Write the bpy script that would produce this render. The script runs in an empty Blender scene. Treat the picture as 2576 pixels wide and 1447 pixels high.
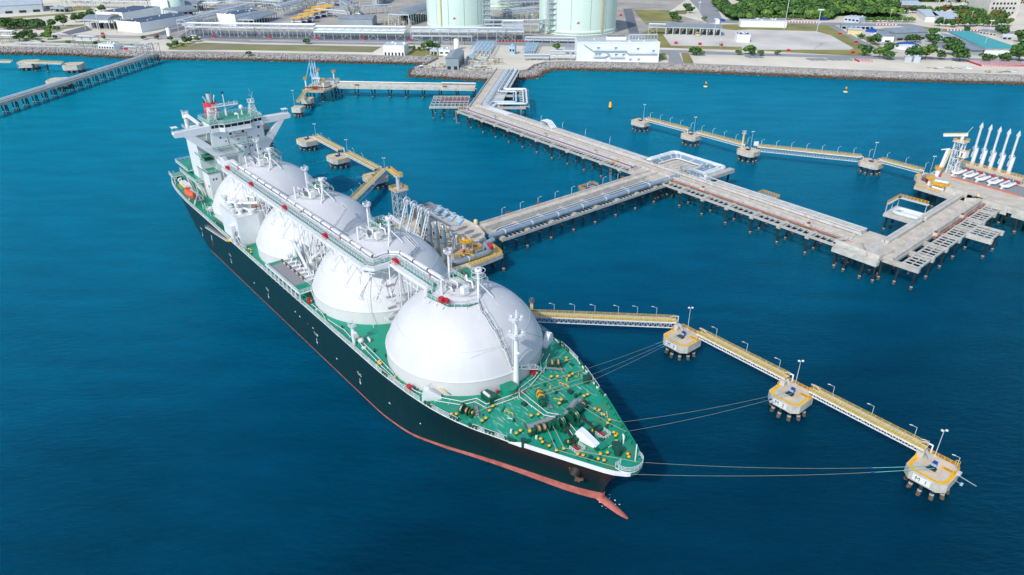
import bpy, math, random
from mathutils import Vector, Matrix
R = math.radians
PI = math.pi
rnd = random.Random(7)
scene = bpy.context.scene
col = scene.collection

# ------------------------------------------------------------------ camera
CAM_H = 116.4          # metres above the water
PITCH = R(28.54)       # below the horizontal
FPX = 1760.0           # focal length in pixels of a 2576 px wide frame
cam_d = bpy.data.cameras.new("camera")
cam_d.sensor_width = 36.0
cam_d.lens = 36.0 * FPX / 2576.0
cam_d.clip_start = 1.0
cam_d.clip_end = 12000.0
cam = bpy.data.objects.new("camera", cam_d)
cam.location = (0, 0, CAM_H)
cam.rotation_euler = (R(90) - PITCH, 0, 0)
col.objects.link(cam)
scene.camera = cam

# ------------------------------------------------------------------ light
SUN_EL = R(42)
SUN_DIR = Vector((-0.55, -0.83, 0)).normalized()      # horizontal direction towards the sun
SUN_VEC = Vector((SUN_DIR.x * math.cos(SUN_EL), SUN_DIR.y * math.cos(SUN_EL), math.sin(SUN_EL)))
world = bpy.data.worlds.new("World")
scene.world = world
world.use_nodes = True
wn = world.node_tree
wn.nodes.clear()
sky = wn.nodes.new("ShaderNodeTexSky")
sky.sky_type = 'NISHITA'
sky.sun_disc = False
sky.sun_elevation = SUN_EL
sky.sun_rotation = math.atan2(SUN_DIR.x, SUN_DIR.y)
bg = wn.nodes.new("ShaderNodeBackground")
bg.inputs[1].default_value = 0.15
wo = wn.nodes.new("ShaderNodeOutputWorld")
wn.links.new(sky.outputs[0], bg.inputs[0])
wn.links.new(bg.outputs[0], wo.inputs[0])
sl = bpy.data.lights.new("sun", 'SUN')
sl.energy = 2.45
sl.angle = R(0.5)
sl.color = (1.0, 0.965, 0.91)
so = bpy.data.objects.new("sun", sl)
so.rotation_euler = SUN_VEC.to_track_quat('Z', 'Y').to_euler()
so.location = (0, 0, 400)
col.objects.link(so)
scene.view_settings.view_transform = 'Standard'
scene.view_settings.look = 'None'
scene.view_settings.exposure = 0.38
scene.view_settings.gamma = 1.0

# ------------------------------------------------------------------ survey helper: photo pixel (2576 wide) on the level plane z -> world x, y
def W(x, y, z=0.0):
    dx = x - 1288.0
    dy = FPX * math.cos(PITCH) - (y - 723.5) * math.sin(PITCH)
    dz = -FPX * math.sin(PITCH) - (y - 723.5) * math.cos(PITCH)
    t = (CAM_H - z) / -dz
    return Vector((dx * t, dy * t))
def W3(x, y, z=0.0):
    p = W(x, y, z); return Vector((p.x, p.y, z))

# ------------------------------------------------------------------ materials
MATS = {}
def mat(name, c, rough=0.6, metal=0.0, var=0.12, sc=0.4, c2=None, bump=0.0, bsc=3.0, streak=None, detail=4):
    """procedural paint / stone / metal: base colour broken up by two noises at world scale"""
    m = bpy.data.materials.new(name); MATS[name] = m
    m.use_nodes = True
    n = m.node_tree; b = n.nodes["Principled BSDF"]
    b.inputs["Roughness"].default_value = rough
    b.inputs["Metallic"].default_value = metal
    geo = n.nodes.new("ShaderNodeNewGeometry")
    mp = n.nodes.new("ShaderNodeMapping")
    n.links.new(geo.outputs["Position"], mp.inputs[0])
    if streak: mp.inputs["Scale"].default_value = streak
    no = n.nodes.new("ShaderNodeTexNoise")
    no.inputs["Scale"].default_value = sc
    no.inputs["Detail"].default_value = detail
    no.inputs["Roughness"].default_value = 0.6
    n.links.new(mp.outputs[0], no.inputs["Vector"])
    ramp = n.nodes.new("ShaderNodeMapRange")
    ramp.inputs[1].default_value = 0.3; ramp.inputs[2].default_value = 0.7
    n.links.new(no.outputs["Fac"], ramp.inputs[0])
    mix = n.nodes.new("ShaderNodeMix"); mix.data_type = 'RGBA'
    ca = tuple(c)
    cb = tuple(c2) if c2 else tuple(max(0, v * (1 - 2 * var)) for v in c)
    mix.inputs[6].default_value = (*ca, 1); mix.inputs[7].default_value = (*cb, 1)
    n.links.new(ramp.outputs[0], mix.inputs[0])
    n.links.new(mix.outputs[2], b.inputs["Base Color"])
    if bump:
        n2 = n.nodes.new("ShaderNodeTexNoise"); n2.inputs["Scale"].default_value = bsc
        n.links.new(geo.outputs["Position"], n2.inputs["Vector"])
        bp = n.nodes.new("ShaderNodeBump"); bp.inputs["Strength"].default_value = bump
        n.links.new(n2.outputs["Fac"], bp.inputs["Height"]); n.links.new(bp.outputs[0], b.inputs["Normal"])
    return m

mat('white', (.74, .76, .77), .38, 0, .05, .25)
mat('white_dome', (.615, .62, .63), .55, 0, 0, .25, c2=(.56, .565, .575), streak=(1, 1, .25), detail=8)
mat('white_dirty', (.78, .78, .76), .5, 0, .12, .5, c2=(.60, .58, .52))
mat('green_deck', (.000, .30, .19), .42, 0, 0, .35, c2=(.01, .165, .095), detail=6)
mat('green_machine', (.006, .11, .062), .35, 0, .2, 1.5)
mat('green_dark', (.01, .085, .055), .4, 0, .2, 1.5)
mat('steel_grey', (.30, .32, .34), .45, .3, .15, .8)
mat('steel_light', (.60, .66, .69), .4, .2, .1, .6)
mat('grating', (.32, .33, .35), .7, .1, .2, 3)
mat('dark', (.02, .025, .03), .4)
mat('glass', (.012, .03, .04), .08, 0, .2, .5)
mat('red', (.52, .02, .03), .4, 0, .15, .6)
mat('funnel_red', (.75, .04, .06), .4, 0, .08, .4)
mat('orange', (.75, .12, .04), .4, 0, .15, .8)
mat('rust', (.30, .09, .035), .8, 0, .3, 1.5)
mat('brown', (.18, .10, .055), .7, 0, .3, 2)
mat('chain', (.06, .035, .03), .8, 0, .3, 3)
mat('yellow', (.88, .47, .01), .45, 0, .12, .8)
mat('yellow_rail', (.70, .50, .10), .5, 0, .15, .8)
mat('yellow_pale', (.80, .64, .30), .6, 0, .15, .8)
mat('blue', (.01, .05, .30), .4)
mat('blue_light', (.35, .55, .70), .4)
mat('concrete', (.50, .48, .43), .85, 0, .14, .35, bump=.15, bsc=1.5)
mat('concrete_pale', (.58, .57, .52), .85, 0, .10, .45, c2=(.40, .38, .34), bump=.1)
mat('concrete_deck', (.62, .555, .455), .9, 0, 0, .22, c2=(.42, .375, .31), detail=8)
mat('concrete_wall', (.62, .60, .56), .85, 0, 0, .5, c2=(.42, .41, .38), streak=(1, 1, .25))
mat('pile', (.025, .04, .05), .5, 0, .3, .8)
mat('pile_encrusted', (.16, .125, .10), .95, 0, .35, 2.5, bump=.6, bsc=4)
mat('pile_collar', (.5, .5, .48), .7)
mat('pipe_white', (.72, .77, .80), .33, .2, .05, .5)
mat('pipe_blue', (.32, .42, .50), .32, .35, .1, .4)
mat('pipe_dark', (.16, .22, .28), .4, .3, .1, .4)
mat('pipe_orange', (.60, .16, .07), .5, 0, .1, .8)
mat('pipe_red', (.42, .08, .10), .5, 0, .1, .8)
mat('rope_tan', (.36, .40, .30), .9)
mat('rope_cyan', (.20, .55, .52), .7)
mat('hawser_orange', (.70, .28, .14), .8, 0, .2, 6)
mat('rust_red', (.55, .05, .03), .6)
mat('hull_red', (.52, .165, .14), .7, 0, 0, .5, c2=(.33, .08, .06))

# ------------------------------------------------------------------ mesh builder
class MB:
    def __init__(s): s.v = []; s.f = []; s.m = []; s.sm = []
    def add(s, vs, fs, m=0, smooth=False):
        o = len(s.v); s.v.extend([tuple(p) for p in vs])
        for f in fs:
            s.f.append(tuple(i + o for i in f)); s.m.append(m); s.sm.append(smooth)
        return s
    def box(s, c, d, rz=0.0, m=0):
        cx, cy, cz = c; hx, hy, hz = d[0] / 2, d[1] / 2, d[2] / 2
        ca, sa = math.cos(rz), math.sin(rz); vs = []
        for z in (-hz, hz):
            for x, y in ((-hx, -hy), (hx, -hy), (hx, hy), (-hx, hy)):
                vs.append((cx + x * ca - y * sa, cy + x * sa + y * ca, cz + z))
        return s.add(vs, [(0, 3, 2, 1), (4, 5, 6, 7), (0, 1, 5, 4), (1, 2, 6, 5), (2, 3, 7, 6), (3, 0, 4, 7)], m)
    def bb(s, x0, x1, y0, y1, z0, z1, m=0):
        return s.box(((x0 + x1) / 2, (y0 + y1) / 2, (z0 + z1) / 2), (abs(x1 - x0), abs(y1 - y0), abs(z1 - z0)), 0, m)
    def beam(s, p, q, w, h=None, m=0):
        h = h or w; p = Vector(p); q = Vector(q); d = q - p
        if d.length < 1e-6: return s
        d.normalize(); up = Vector((0, 0, 1)) if abs(d.z) < .95 else Vector((1, 0, 0))
        a = d.cross(up).normalized() * (w / 2); b = a.cross(d).normalized() * (h / 2)
        vs = [p - a - b, p + a - b, p + a + b, p - a + b, q - a - b, q + a - b, q + a + b, q - a + b]
        return s.add(vs, [(0, 1, 2, 3), (7, 6, 5, 4), (0, 4, 5, 1), (1, 5, 6, 2), (2, 6, 7, 3), (3, 7, 4, 0)], m)
    def tube(s, pts, r, n=8, m=0, caps=True, r2=None):
        pts = [Vector(p) for p in pts]; N = len(pts); rings = []
        for i, p in enumerate(pts):
            if i == 0: d = pts[1] - p
            elif i == N - 1: d = p - pts[i - 1]
            else: d = (pts[i + 1] - p).normalized() + (p - pts[i - 1]).normalized()
            if d.length < 1e-6: d = pts[i] - pts[i - 1]
            d.normalize(); up = Vector((0, 0, 1)) if abs(d.z) < .9 else Vector((1, 0, 0))
            a = d.cross(up).normalized(); b = a.cross(d).normalized()
            k = 1.0
            if 0 < i < N - 1:
                c = (p - pts[i - 1]).normalized().dot(d); k = 1 / max(c, .6)
            rr = r if r2 is None else r + (r2 - r) * i / (N - 1)
            rings.append([p + (a * math.cos(t) * k + b * math.sin(t)) * rr for t in [2 * PI * j / n for j in range(n)]])
        vs = [v for rg in rings for v in rg]; fs = []
        for i in range(N - 1):
            for j in range(n):
                k = (j + 1) % n
                fs.append((i * n + j, i * n + k, (i + 1) * n + k, (i + 1) * n + j))
        s.add(vs, fs, m, n > 4)
        if caps: s.add(rings[0], [tuple(range(n))], m); s.add(rings[-1], [tuple(reversed(range(n)))], m)
        return s
    def lathe(s, c, prof, n=16, m=0, smooth=True, a0=0.0, a1=2 * PI):
        cx, cy, cz = c; full = abs(a1 - a0 - 2 * PI) < 1e-6; k = n if full else n + 1; vs = []
        for r, z in prof:
            for j in range(k):
                t = a0 + (a1 - a0) * j / n
                vs.append((cx + r * math.cos(t), cy + r * math.sin(t), cz + z))
        fs = []
        for i in range(len(prof) - 1):
            for j in range(n):
                q = (j + 1) % k
                fs.append((i * k + j, i * k + q, (i + 1) * k + q, (i + 1) * k + j))
        return s.add(vs, fs, m, smooth)
    def cyl(s, c, r, h, n=12, m=0, r2=None):
        r2 = r if r2 is None else r2
        s.lathe(c, [(r, 0), (r2, h)], n, m, n > 6)
        s.lathe(c, [(.001, 0), (r, 0)], n, m, False)
        return s.lathe(c, [(r2, h), (.001, h)], n, m, False)
    def prism(s, poly, z0, z1, m=0, mt=None):
        n = len(poly); vs = [(p[0], p[1], z0) for p in poly] + [(p[0], p[1], z1) for p in poly]
        s.add(vs, [(i, (i + 1) % n, n + (i + 1) % n, n + i) for i in range(n)], m)
        s.add(vs[:n], [tuple(reversed(range(n)))], m)
        return s.add(vs[n:], [tuple(range(n))], m if mt is None else mt)
    def ring(s, c, r, t, n=20, m=0, ax='z'):
        pts = []
        for j in range(n + 1):
            a = 2 * PI * j / n
            if ax == 'z': pts.append((c[0] + r * math.cos(a), c[1] + r * math.sin(a), c[2]))
            elif ax == 'x': pts.append((c[0], c[1] + r * math.cos(a), c[2] + r * math.sin(a)))
            else: pts.append((c[0] + r * math.cos(a), c[1], c[2] + r * math.sin(a)))
        return s.tube(pts, t, 4, m, False)
    def rail(s, pts, h=1.1, step=2.0, r=.05, rows=3, m=0, close=False):
        pts = [Vector(p) for p in pts]
        if close: pts.append(pts[0])
        for a, b in zip(pts, pts[1:]):
            L = (b - a).length; k = max(1, round(L / step))
            for i in range(k + 1):
                p = a.lerp(b, i / k); s.beam(p, p + Vector((0, 0, h)), r * 1.6, r * 1.6, m)
            for j in range(rows):
                z = Vector((0, 0, h * (j + 1) / rows)); s.beam(a + z, b + z, r * 1.4, r * 1.4, m)
        return s
    def build(s, name, mats, parent=None, loc=None):
        me = bpy.data.meshes.new(name); me.from_pydata(s.v, [], s.f)
        if not isinstance(mats, (list, tuple)): mats = [mats]
        for x in mats: me.materials.append(MATS[x] if isinstance(x, str) else x)
        me.polygons.foreach_set("material_index", s.m)
        me.polygons.foreach_set("use_smooth", s.sm)
        me.update()
        o = bpy.data.objects.new(name, me); col.objects.link(o)
        if parent: setp(o, parent)
        if loc is not None: o.location = loc
        return o

def bins(mb, edges, name, mats, parent, ax=0):
    """one part per stretch along x"""
    groups = {}
    for f, m, sm in zip(mb.f, mb.m, mb.sm):
        c = sum(mb.v[i][ax] for i in f) / len(f); k = sum(1 for e in edges if c > e); groups.setdefault(k, []).append((f, m, sm))
    out = []
    for k in sorted(groups):
        q = MB(); idx = {}
        for f, m, sm in groups[k]:
            g = []
            for i in f:
                if i not in idx: idx[i] = len(q.v); q.v.append(mb.v[i])
                g.append(idx[i])
            q.f.append(tuple(g)); q.m.append(m); q.sm.append(sm)
        out.append(q.build(name, mats, parent))
    return out

def tag(o, label=None, cat=None, group=None, kind=None):
    if label: o['label'] = label
    if cat: o['category'] = cat
    if group: o['group'] = group
    if kind: o['kind'] = kind
    return o
def thing(name, label, cat, loc=(0, 0, 0), rz=0.0, group=None):
    o = bpy.data.objects.new(name, None); col.objects.link(o)
    o.empty_display_size = 1
    o.location = loc; o.rotation_euler = (0, 0, rz)
    return tag(o, label, cat, group)
KIDS = {}
def setp(o, parent):
    o.parent = parent; KIDS.setdefault(parent.name, []).append(o)
def dup(o, loc=None, rz=None, label=None, sc=None, parent=None):
    """copy a thing with its parts and their sub-parts"""
    c = o.copy(); col.objects.link(c)
    if parent: setp(c, parent)
    if loc is not None: c.location = loc
    if rz is not None: c.rotation_euler = (0, 0, rz)
    if sc is not None: c.scale = (sc, sc, sc) if not isinstance(sc, tuple) else sc
    if label: c['label'] = label
    for ch in list(KIDS.get(o.name, [])): dup(ch, parent=c)
    return c
def text(name, body, size, m, parent, loc, rot, depth=.01, align='CENTER'):
    cu = bpy.data.curves.new(name, 'FONT'); cu.body = body; cu.size = size; cu.extrude = depth
    cu.align_x = align; cu.align_y = 'CENTER'; cu.resolution_u = 3
    t = bpy.data.objects.new(name, cu); col.objects.link(t)
    bpy.context.view_layer.update()
    me = bpy.data.meshes.new_from_object(t.evaluated_get(bpy.context.evaluated_depsgraph_get()))
    col.objects.unlink(t); bpy.data.objects.remove(t)
    me.name = name; me.materials.clear(); me.materials.append(MATS[m])
    o = bpy.data.objects.new(name, me); col.objects.link(o)
    if parent: setp(o, parent)
    o.location = loc; o.rotation_euler = rot
    return o
ORD = ['first', 'second', 'third', 'fourth', 'fifth', 'sixth', 'seventh', 'eighth', 'ninth', 'tenth', 'eleventh', 'twelfth', 'thirteenth', 'fourteenth', 'fifteenth', 'sixteenth', 'seventeenth', 'eighteenth', 'nineteenth', 'twentieth']
def smooth(x, tab):
    """monotone cubic through the table, for fair hull lines"""
    n = len(tab)
    if x <= tab[0][0]: return tab[0][1]
    if x >= tab[-1][0]: return tab[-1][1]
    for i in range(n - 1):
        if x <= tab[i + 1][0]: break
    sl_ = [(tab[k + 1][1] - tab[k][1]) / (tab[k + 1][0] - tab[k][0]) for k in range(n - 1)]
    def m(k):
        if k == 0 or k == n - 1: return sl_[0] if k == 0 else sl_[-1]
        a, b = sl_[k - 1], sl_[k]
        return 0 if a * b <= 0 else 2 * a * b / (a + b)
    h = tab[i + 1][0] - tab[i][0]; t = (x - tab[i][0]) / h
    return (2 * t ** 3 - 3 * t ** 2 + 1) * tab[i][1] + (t ** 3 - 2 * t ** 2 + t) * h * m(i) + (-2 * t ** 3 + 3 * t ** 2) * tab[i + 1][1] + (t ** 3 - t ** 2) * h * m(i + 1)
def interp(x, tab):
    if x <= tab[0][0]: return tab[0][1]
    for (a, b), (c, d) in zip(tab, tab[1:]):
        if x <= c: return b + (d - b) * (x - a) / (c - a)
    return tab[-1][1]
# ------------------------------------------------------------------ water
def water_mat():
    m = bpy.data.materials.new("sea_water"); MATS["sea_water"] = m; m.use_nodes = True
    n = m.node_tree; L = n.links.new; b = n.nodes["Principled BSDF"]
    b.inputs["Roughness"].default_value = .22
    b.inputs["IOR"].default_value = 1.333
    b.inputs["Specular IOR Level"].default_value = 0.0
    b.inputs["Subsurface Weight"].default_value = .75
    b.inputs["Subsurface Radius"].default_value = (1.0, 1.0, 1.0)
    b.inputs["Subsurface Scale"].default_value = 14.0
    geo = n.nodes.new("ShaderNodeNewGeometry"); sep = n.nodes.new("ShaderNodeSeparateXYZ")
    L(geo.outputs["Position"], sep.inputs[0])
    # sky reflection and vignetting painted into base colour: teal far left, navy near right
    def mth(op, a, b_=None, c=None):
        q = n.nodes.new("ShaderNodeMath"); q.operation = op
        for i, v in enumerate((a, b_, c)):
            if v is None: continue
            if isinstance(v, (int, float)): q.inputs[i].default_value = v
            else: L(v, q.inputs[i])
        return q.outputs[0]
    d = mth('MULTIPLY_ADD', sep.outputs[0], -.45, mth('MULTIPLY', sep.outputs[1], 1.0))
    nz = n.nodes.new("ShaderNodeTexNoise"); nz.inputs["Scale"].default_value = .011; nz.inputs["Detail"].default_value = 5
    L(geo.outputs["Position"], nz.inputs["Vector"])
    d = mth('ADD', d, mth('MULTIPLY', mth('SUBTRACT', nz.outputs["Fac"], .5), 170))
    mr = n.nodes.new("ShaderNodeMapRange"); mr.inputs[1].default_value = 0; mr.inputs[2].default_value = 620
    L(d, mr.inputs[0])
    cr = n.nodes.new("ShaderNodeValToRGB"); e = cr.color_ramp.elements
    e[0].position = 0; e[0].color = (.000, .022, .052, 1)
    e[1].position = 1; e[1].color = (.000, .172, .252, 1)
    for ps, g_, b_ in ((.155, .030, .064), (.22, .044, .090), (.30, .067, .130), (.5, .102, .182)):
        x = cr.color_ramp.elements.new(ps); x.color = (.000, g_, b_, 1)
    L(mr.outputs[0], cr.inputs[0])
    # fine mottling
    n3 = n.nodes.new("ShaderNodeTexNoise"); n3.inputs["Scale"].default_value = .07; n3.inputs["Detail"].default_value = 8
    mp = n.nodes.new("ShaderNodeMapping"); mp.inputs["Rotation"].default_value = (0, 0, .35); mp.inputs["Scale"].default_value = (.5, 1.6, 1)
    L(geo.outputs["Position"], mp.inputs[0]); L(mp.outputs[0], n3.inputs["Vector"])
    hv = n.nodes.new("ShaderNodeHueSaturation"); L(cr.outputs[0], hv.inputs["Color"])
    n6 = n.nodes.new("ShaderNodeTexNoise"); n6.inputs["Scale"].default_value = .42; n6.inputs["Detail"].default_value = 6; n6.inputs["Roughness"].default_value = .65
    mp6 = n.nodes.new("ShaderNodeMapping"); mp6.inputs["Rotation"].default_value = (0, 0, -.45); mp6.inputs["Scale"].default_value = (.45, 1.7, 1); L(geo.outputs["Position"], mp6.inputs[0]); L(mp6.outputs[0], n6.inputs["Vector"])
    L(mth('ADD', mth('MULTIPLY_ADD', n3.outputs["Fac"], .75, .40), mth('MULTIPLY', n6.outputs["Fac"], .46)), hv.inputs["Value"])
    L(hv.outputs[0], b.inputs["Base Color"])
    # waves
    w1 = n.nodes.new("ShaderNodeTexNoise"); w1.inputs["Scale"].default_value = .55; w1.inputs["Detail"].default_value = 8; w1.inputs["Roughness"].default_value = .62
    mq = n.nodes.new("ShaderNodeMapping"); mq.inputs["Rotation"].default_value = (0, 0, .5); mq.inputs["Scale"].default_value = (.55, 1.5, 1)
    L(geo.outputs["Position"], mq.inputs[0]); L(mq.outputs[0], w1.inputs["Vector"])
    bp = n.nodes.new("ShaderNodeBump"); bp.inputs["Strength"].default_value = 1.0; bp.inputs["Distance"].default_value = .6
    L(w1.outputs["Fac"], bp.inputs["Height"]); L(bp.outputs[0], b.inputs["Normal"])
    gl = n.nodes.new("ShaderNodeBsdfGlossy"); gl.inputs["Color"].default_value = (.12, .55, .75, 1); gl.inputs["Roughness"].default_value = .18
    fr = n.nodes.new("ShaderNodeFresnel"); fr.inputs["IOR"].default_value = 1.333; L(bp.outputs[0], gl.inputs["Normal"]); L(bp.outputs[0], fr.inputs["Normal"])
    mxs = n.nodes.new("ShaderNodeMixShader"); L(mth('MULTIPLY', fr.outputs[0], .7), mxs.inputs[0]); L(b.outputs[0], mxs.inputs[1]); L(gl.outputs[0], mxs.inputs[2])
    L(mxs.outputs[0], n.nodes["Material Output"].inputs["Surface"])
    return m
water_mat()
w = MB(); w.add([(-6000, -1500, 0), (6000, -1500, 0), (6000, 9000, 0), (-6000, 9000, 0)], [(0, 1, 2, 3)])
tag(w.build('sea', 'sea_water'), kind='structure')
# ------------------------------------------------------------------ LNG carrier, local x towards the bow, y towards port, origin under the forward tank
SHIP_RZ = math.atan2(-.77013, .63789)
SHIP_O = Vector((-12.4, 154.4, 0))
def SH(x, y, z=0):      # ship coordinates -> world
    ca, sa = math.cos(SHIP_RZ), math.sin(SHIP_RZ)
    return Vector((SHIP_O.x + x * ca - y * sa, SHIP_O.y + x * sa + y * ca, z))
DK = 14.0
ship = thing('gas_carrier', 'long black hulled gas carrier with green deck and four white domes moored at the jetty', 'ship', SHIP_O, SHIP_RZ)
WLT = [(0, .35), (3, 2.2), (7.6, 4.6), (14.7, 7.6), (21.8, 10.6), (29, 13.9), (38, 18.2), (47.5, 21.6), (60, 22.8), (400, 22.8)]
DKT = [(0, .3), (.5, 2.0), (1.4, 2.9), (3, 4.3), (7, 6.4), (12.8, 9.1), (21.8, 13.3), (26, 15.0), (36, 18.9), (46, 21.2), (56, 22.3), (68, 22.8), (400, 22.8)]
STW = [(0, .6), (8, 6), (18, 14), (30, 20.5), (42, 22.8), (400, 22.8)]
STD = [(0, 15.5), (.8, 17.0), (3, 18.3), (12, 20.9), (24, 22.2), (40, 22.8), (400, 22.8)]
ZS = [-1.5, 0, 1.2, 2.4, 4.5, 7, 9.5, 12, 14]
def stem(z): return interp(z, [(-2, 51.6), (0, 51.4), (3, 51.5), (6, 52.4), (9, 54.4), (12, 57.6), (14, 60.0)])
def sternx(z): return interp(z, [(-2, -172), (0, -176), (3, -184), (6, -189), (14, -191)])
def halfb(x, z):
    t = max(0, min(1, z / 14.0))
    if x > -40:
        d = stem(z) - x
        return smooth(d, WLT) * (1 - t ** 1.5) + smooth(d, DKT) * t ** 1.5
    d = x - sternx(z)
    return smooth(d, STW) * (1 - t ** .8) + smooth(d, STD) * t ** .8
def ztop(x): return smooth(x, [(-60, .25), (-20, .35), (10, .75), (30, 1.5), (45, 2.1), (60, 2.4)])
def loft(zf, m=0):
    mb = MB(); NS = 90; cols = []
    for i in range(NS + 1):
        s = i / NS
        s = (1 - math.cos(s * PI)) / 2 * .55 + s * .45
        st = []
        for k in range(len(zf(0))):
            # x is warped so that both ends follow the stem and stern profiles
            z0 = zf(-60)[k]; xa, xb = sternx(z0), stem(z0); x = xa + (xb - xa) * s
            z = zf(x)[k]; st.append((x, halfb(min(x, stem(z) - 1e-3), z), z))
        cols.append(st)
    K = len(cols[0])
    for sgn in (1, -1):
        vs = [(x, sgn * y, z) for st in cols for x, y, z in st]; fs = []
        for i in range(NS):
            for k in range(K - 1):
                q = (i * K + k, (i + 1) * K + k, (i + 1) * K + k + 1, i * K + k + 1)
                fs.append(q if sgn < 0 else tuple(reversed(q)))
        mb.add(vs, fs, m, True)
    st = cols[0]; vs = [(x, y, z) for x, y, z in st] + [(x, -y, z) for x, y, z in st]
    mb.add(vs, [(k, k + 1, K + k + 1, K + k) for k in range(K - 1)], m)
    st = cols[-1]; vs = [(x, y, z) for x, y, z in st] + [(x, -y, z) for x, y, z in st]
    mb.add(vs, [(k, K + k, K + k + 1, k + 1) for k in range(K - 1)], m, True)
    return mb
def hull_mat():
    m = mat('hull_black', (.002, .024, .028), .42, 0, 0, .2)
    n = m.node_tree; L = n.links.new; b = n.nodes["Principled BSDF"]
    # brown scuffed patches on the flared bow
    tc = n.nodes.new("ShaderNodeTexCoord"); sp = n.nodes.new("ShaderNodeSeparateXYZ"); L(tc.outputs["Object"], sp.inputs[0])
    mp = n.nodes.new("ShaderNodeMapping"); mp.inputs["Scale"].default_value = (.08, .3, .9); L(tc.outputs["Object"], mp.inputs[0])
    no = n.nodes.new("ShaderNodeTexNoise"); no.inputs["Scale"].default_value = 1.0; no.inputs["Detail"].default_value = 7; L(mp.outputs[0], no.inputs["Vector"])
    r1 = n.nodes.new("ShaderNodeMapRange"); r1.inputs[1].default_value = 20; r1.inputs[2].default_value = 42; L(sp.outputs[0], r1.inputs[0])
    r2 = n.nodes.new("ShaderNodeMapRange"); r2.inputs[1].default_value = 6; r2.inputs[2].default_value = 11; L(sp.outputs[2], r2.inputs[0])
    r3 = n.nodes.new("ShaderNodeMapRange"); r3.inputs[1].default_value = .38; r3.inputs[2].default_value = .6; L(no.outputs["Fac"], r3.inputs[0])
    a = n.nodes.new("ShaderNodeMath"); a.operation = 'MULTIPLY'; L(r1.outputs[0], a.inputs[0]); L(r2.outputs[0], a.inputs[1])
    c = n.nodes.new("ShaderNodeMath"); c.operation = 'MULTIPLY'; L(a.outputs[0], c.inputs[0]); L(r3.outputs[0], c.inputs[1])
    old = b.inputs["Base Color"].links[0].from_socket
    mx = n.nodes.new("ShaderNodeMix"); mx.data_type = 'RGBA'; L(c.outputs[0], mx.inputs[0]); L(old, mx.inputs[6]); mx.inputs[7].default_value = (.055, .022, .016, 1)
    L(mx.outputs[2], b.inputs["Base Color"])
    # vertical weathering streaks
    m3 = n.nodes.new("ShaderNodeMapping"); m3.inputs["Scale"].default_value = (1.2, 1.2, .05); L(tc.outputs["Object"], m3.inputs[0])
    n3 = n.nodes.new("ShaderNodeTexNoise"); n3.inputs["Scale"].default_value = 1; n3.inputs["Detail"].default_value = 5; L(m3.outputs[0], n3.inputs["Vector"])
    r4 = n.nodes.new("ShaderNodeMapRange"); r4.inputs[3].default_value = .3; r4.inputs[4].default_value = .6; L(n3.outputs["Fac"], r4.inputs[0]); L(r4.outputs[0], b.inputs["Roughness"])
hull_mat()
hull = loft(lambda x: [ztop(x)] + [max(z, ztop(x) + .02 * i) for i, z in enumerate(ZS) if z > 1.3]).build('hull', 'hull_black', ship)
loft(lambda x: [-1.5, 0, ztop(x) * .5, ztop(x)]).build('boot_top', 'hull_red', ship)
# bulbous bow, barely awash
bm_ = MB(); prof = []
for i in range(15):
    t = i / 14; prof.append((46 + 16.0 * t, 1.55 * math.sqrt(max(0.0, 1 - t ** 2.4)) + .02))
vs = []
for x, r in prof:
    for j in range(14):
        a = 2 * PI * j / 14; vs.append((x, r * math.cos(a), -1.0 + r * math.sin(a)))
fs = [(i * 14 + j, (i + 1) * 14 + j, (i + 1) * 14 + (j + 1) % 14, i * 14 + (j + 1) % 14) for i in range(14) for j in range(14)]
bm_.add(vs, fs, 0, True); bm_.build('bulbous_bow', 'hull_red', ship)
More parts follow.
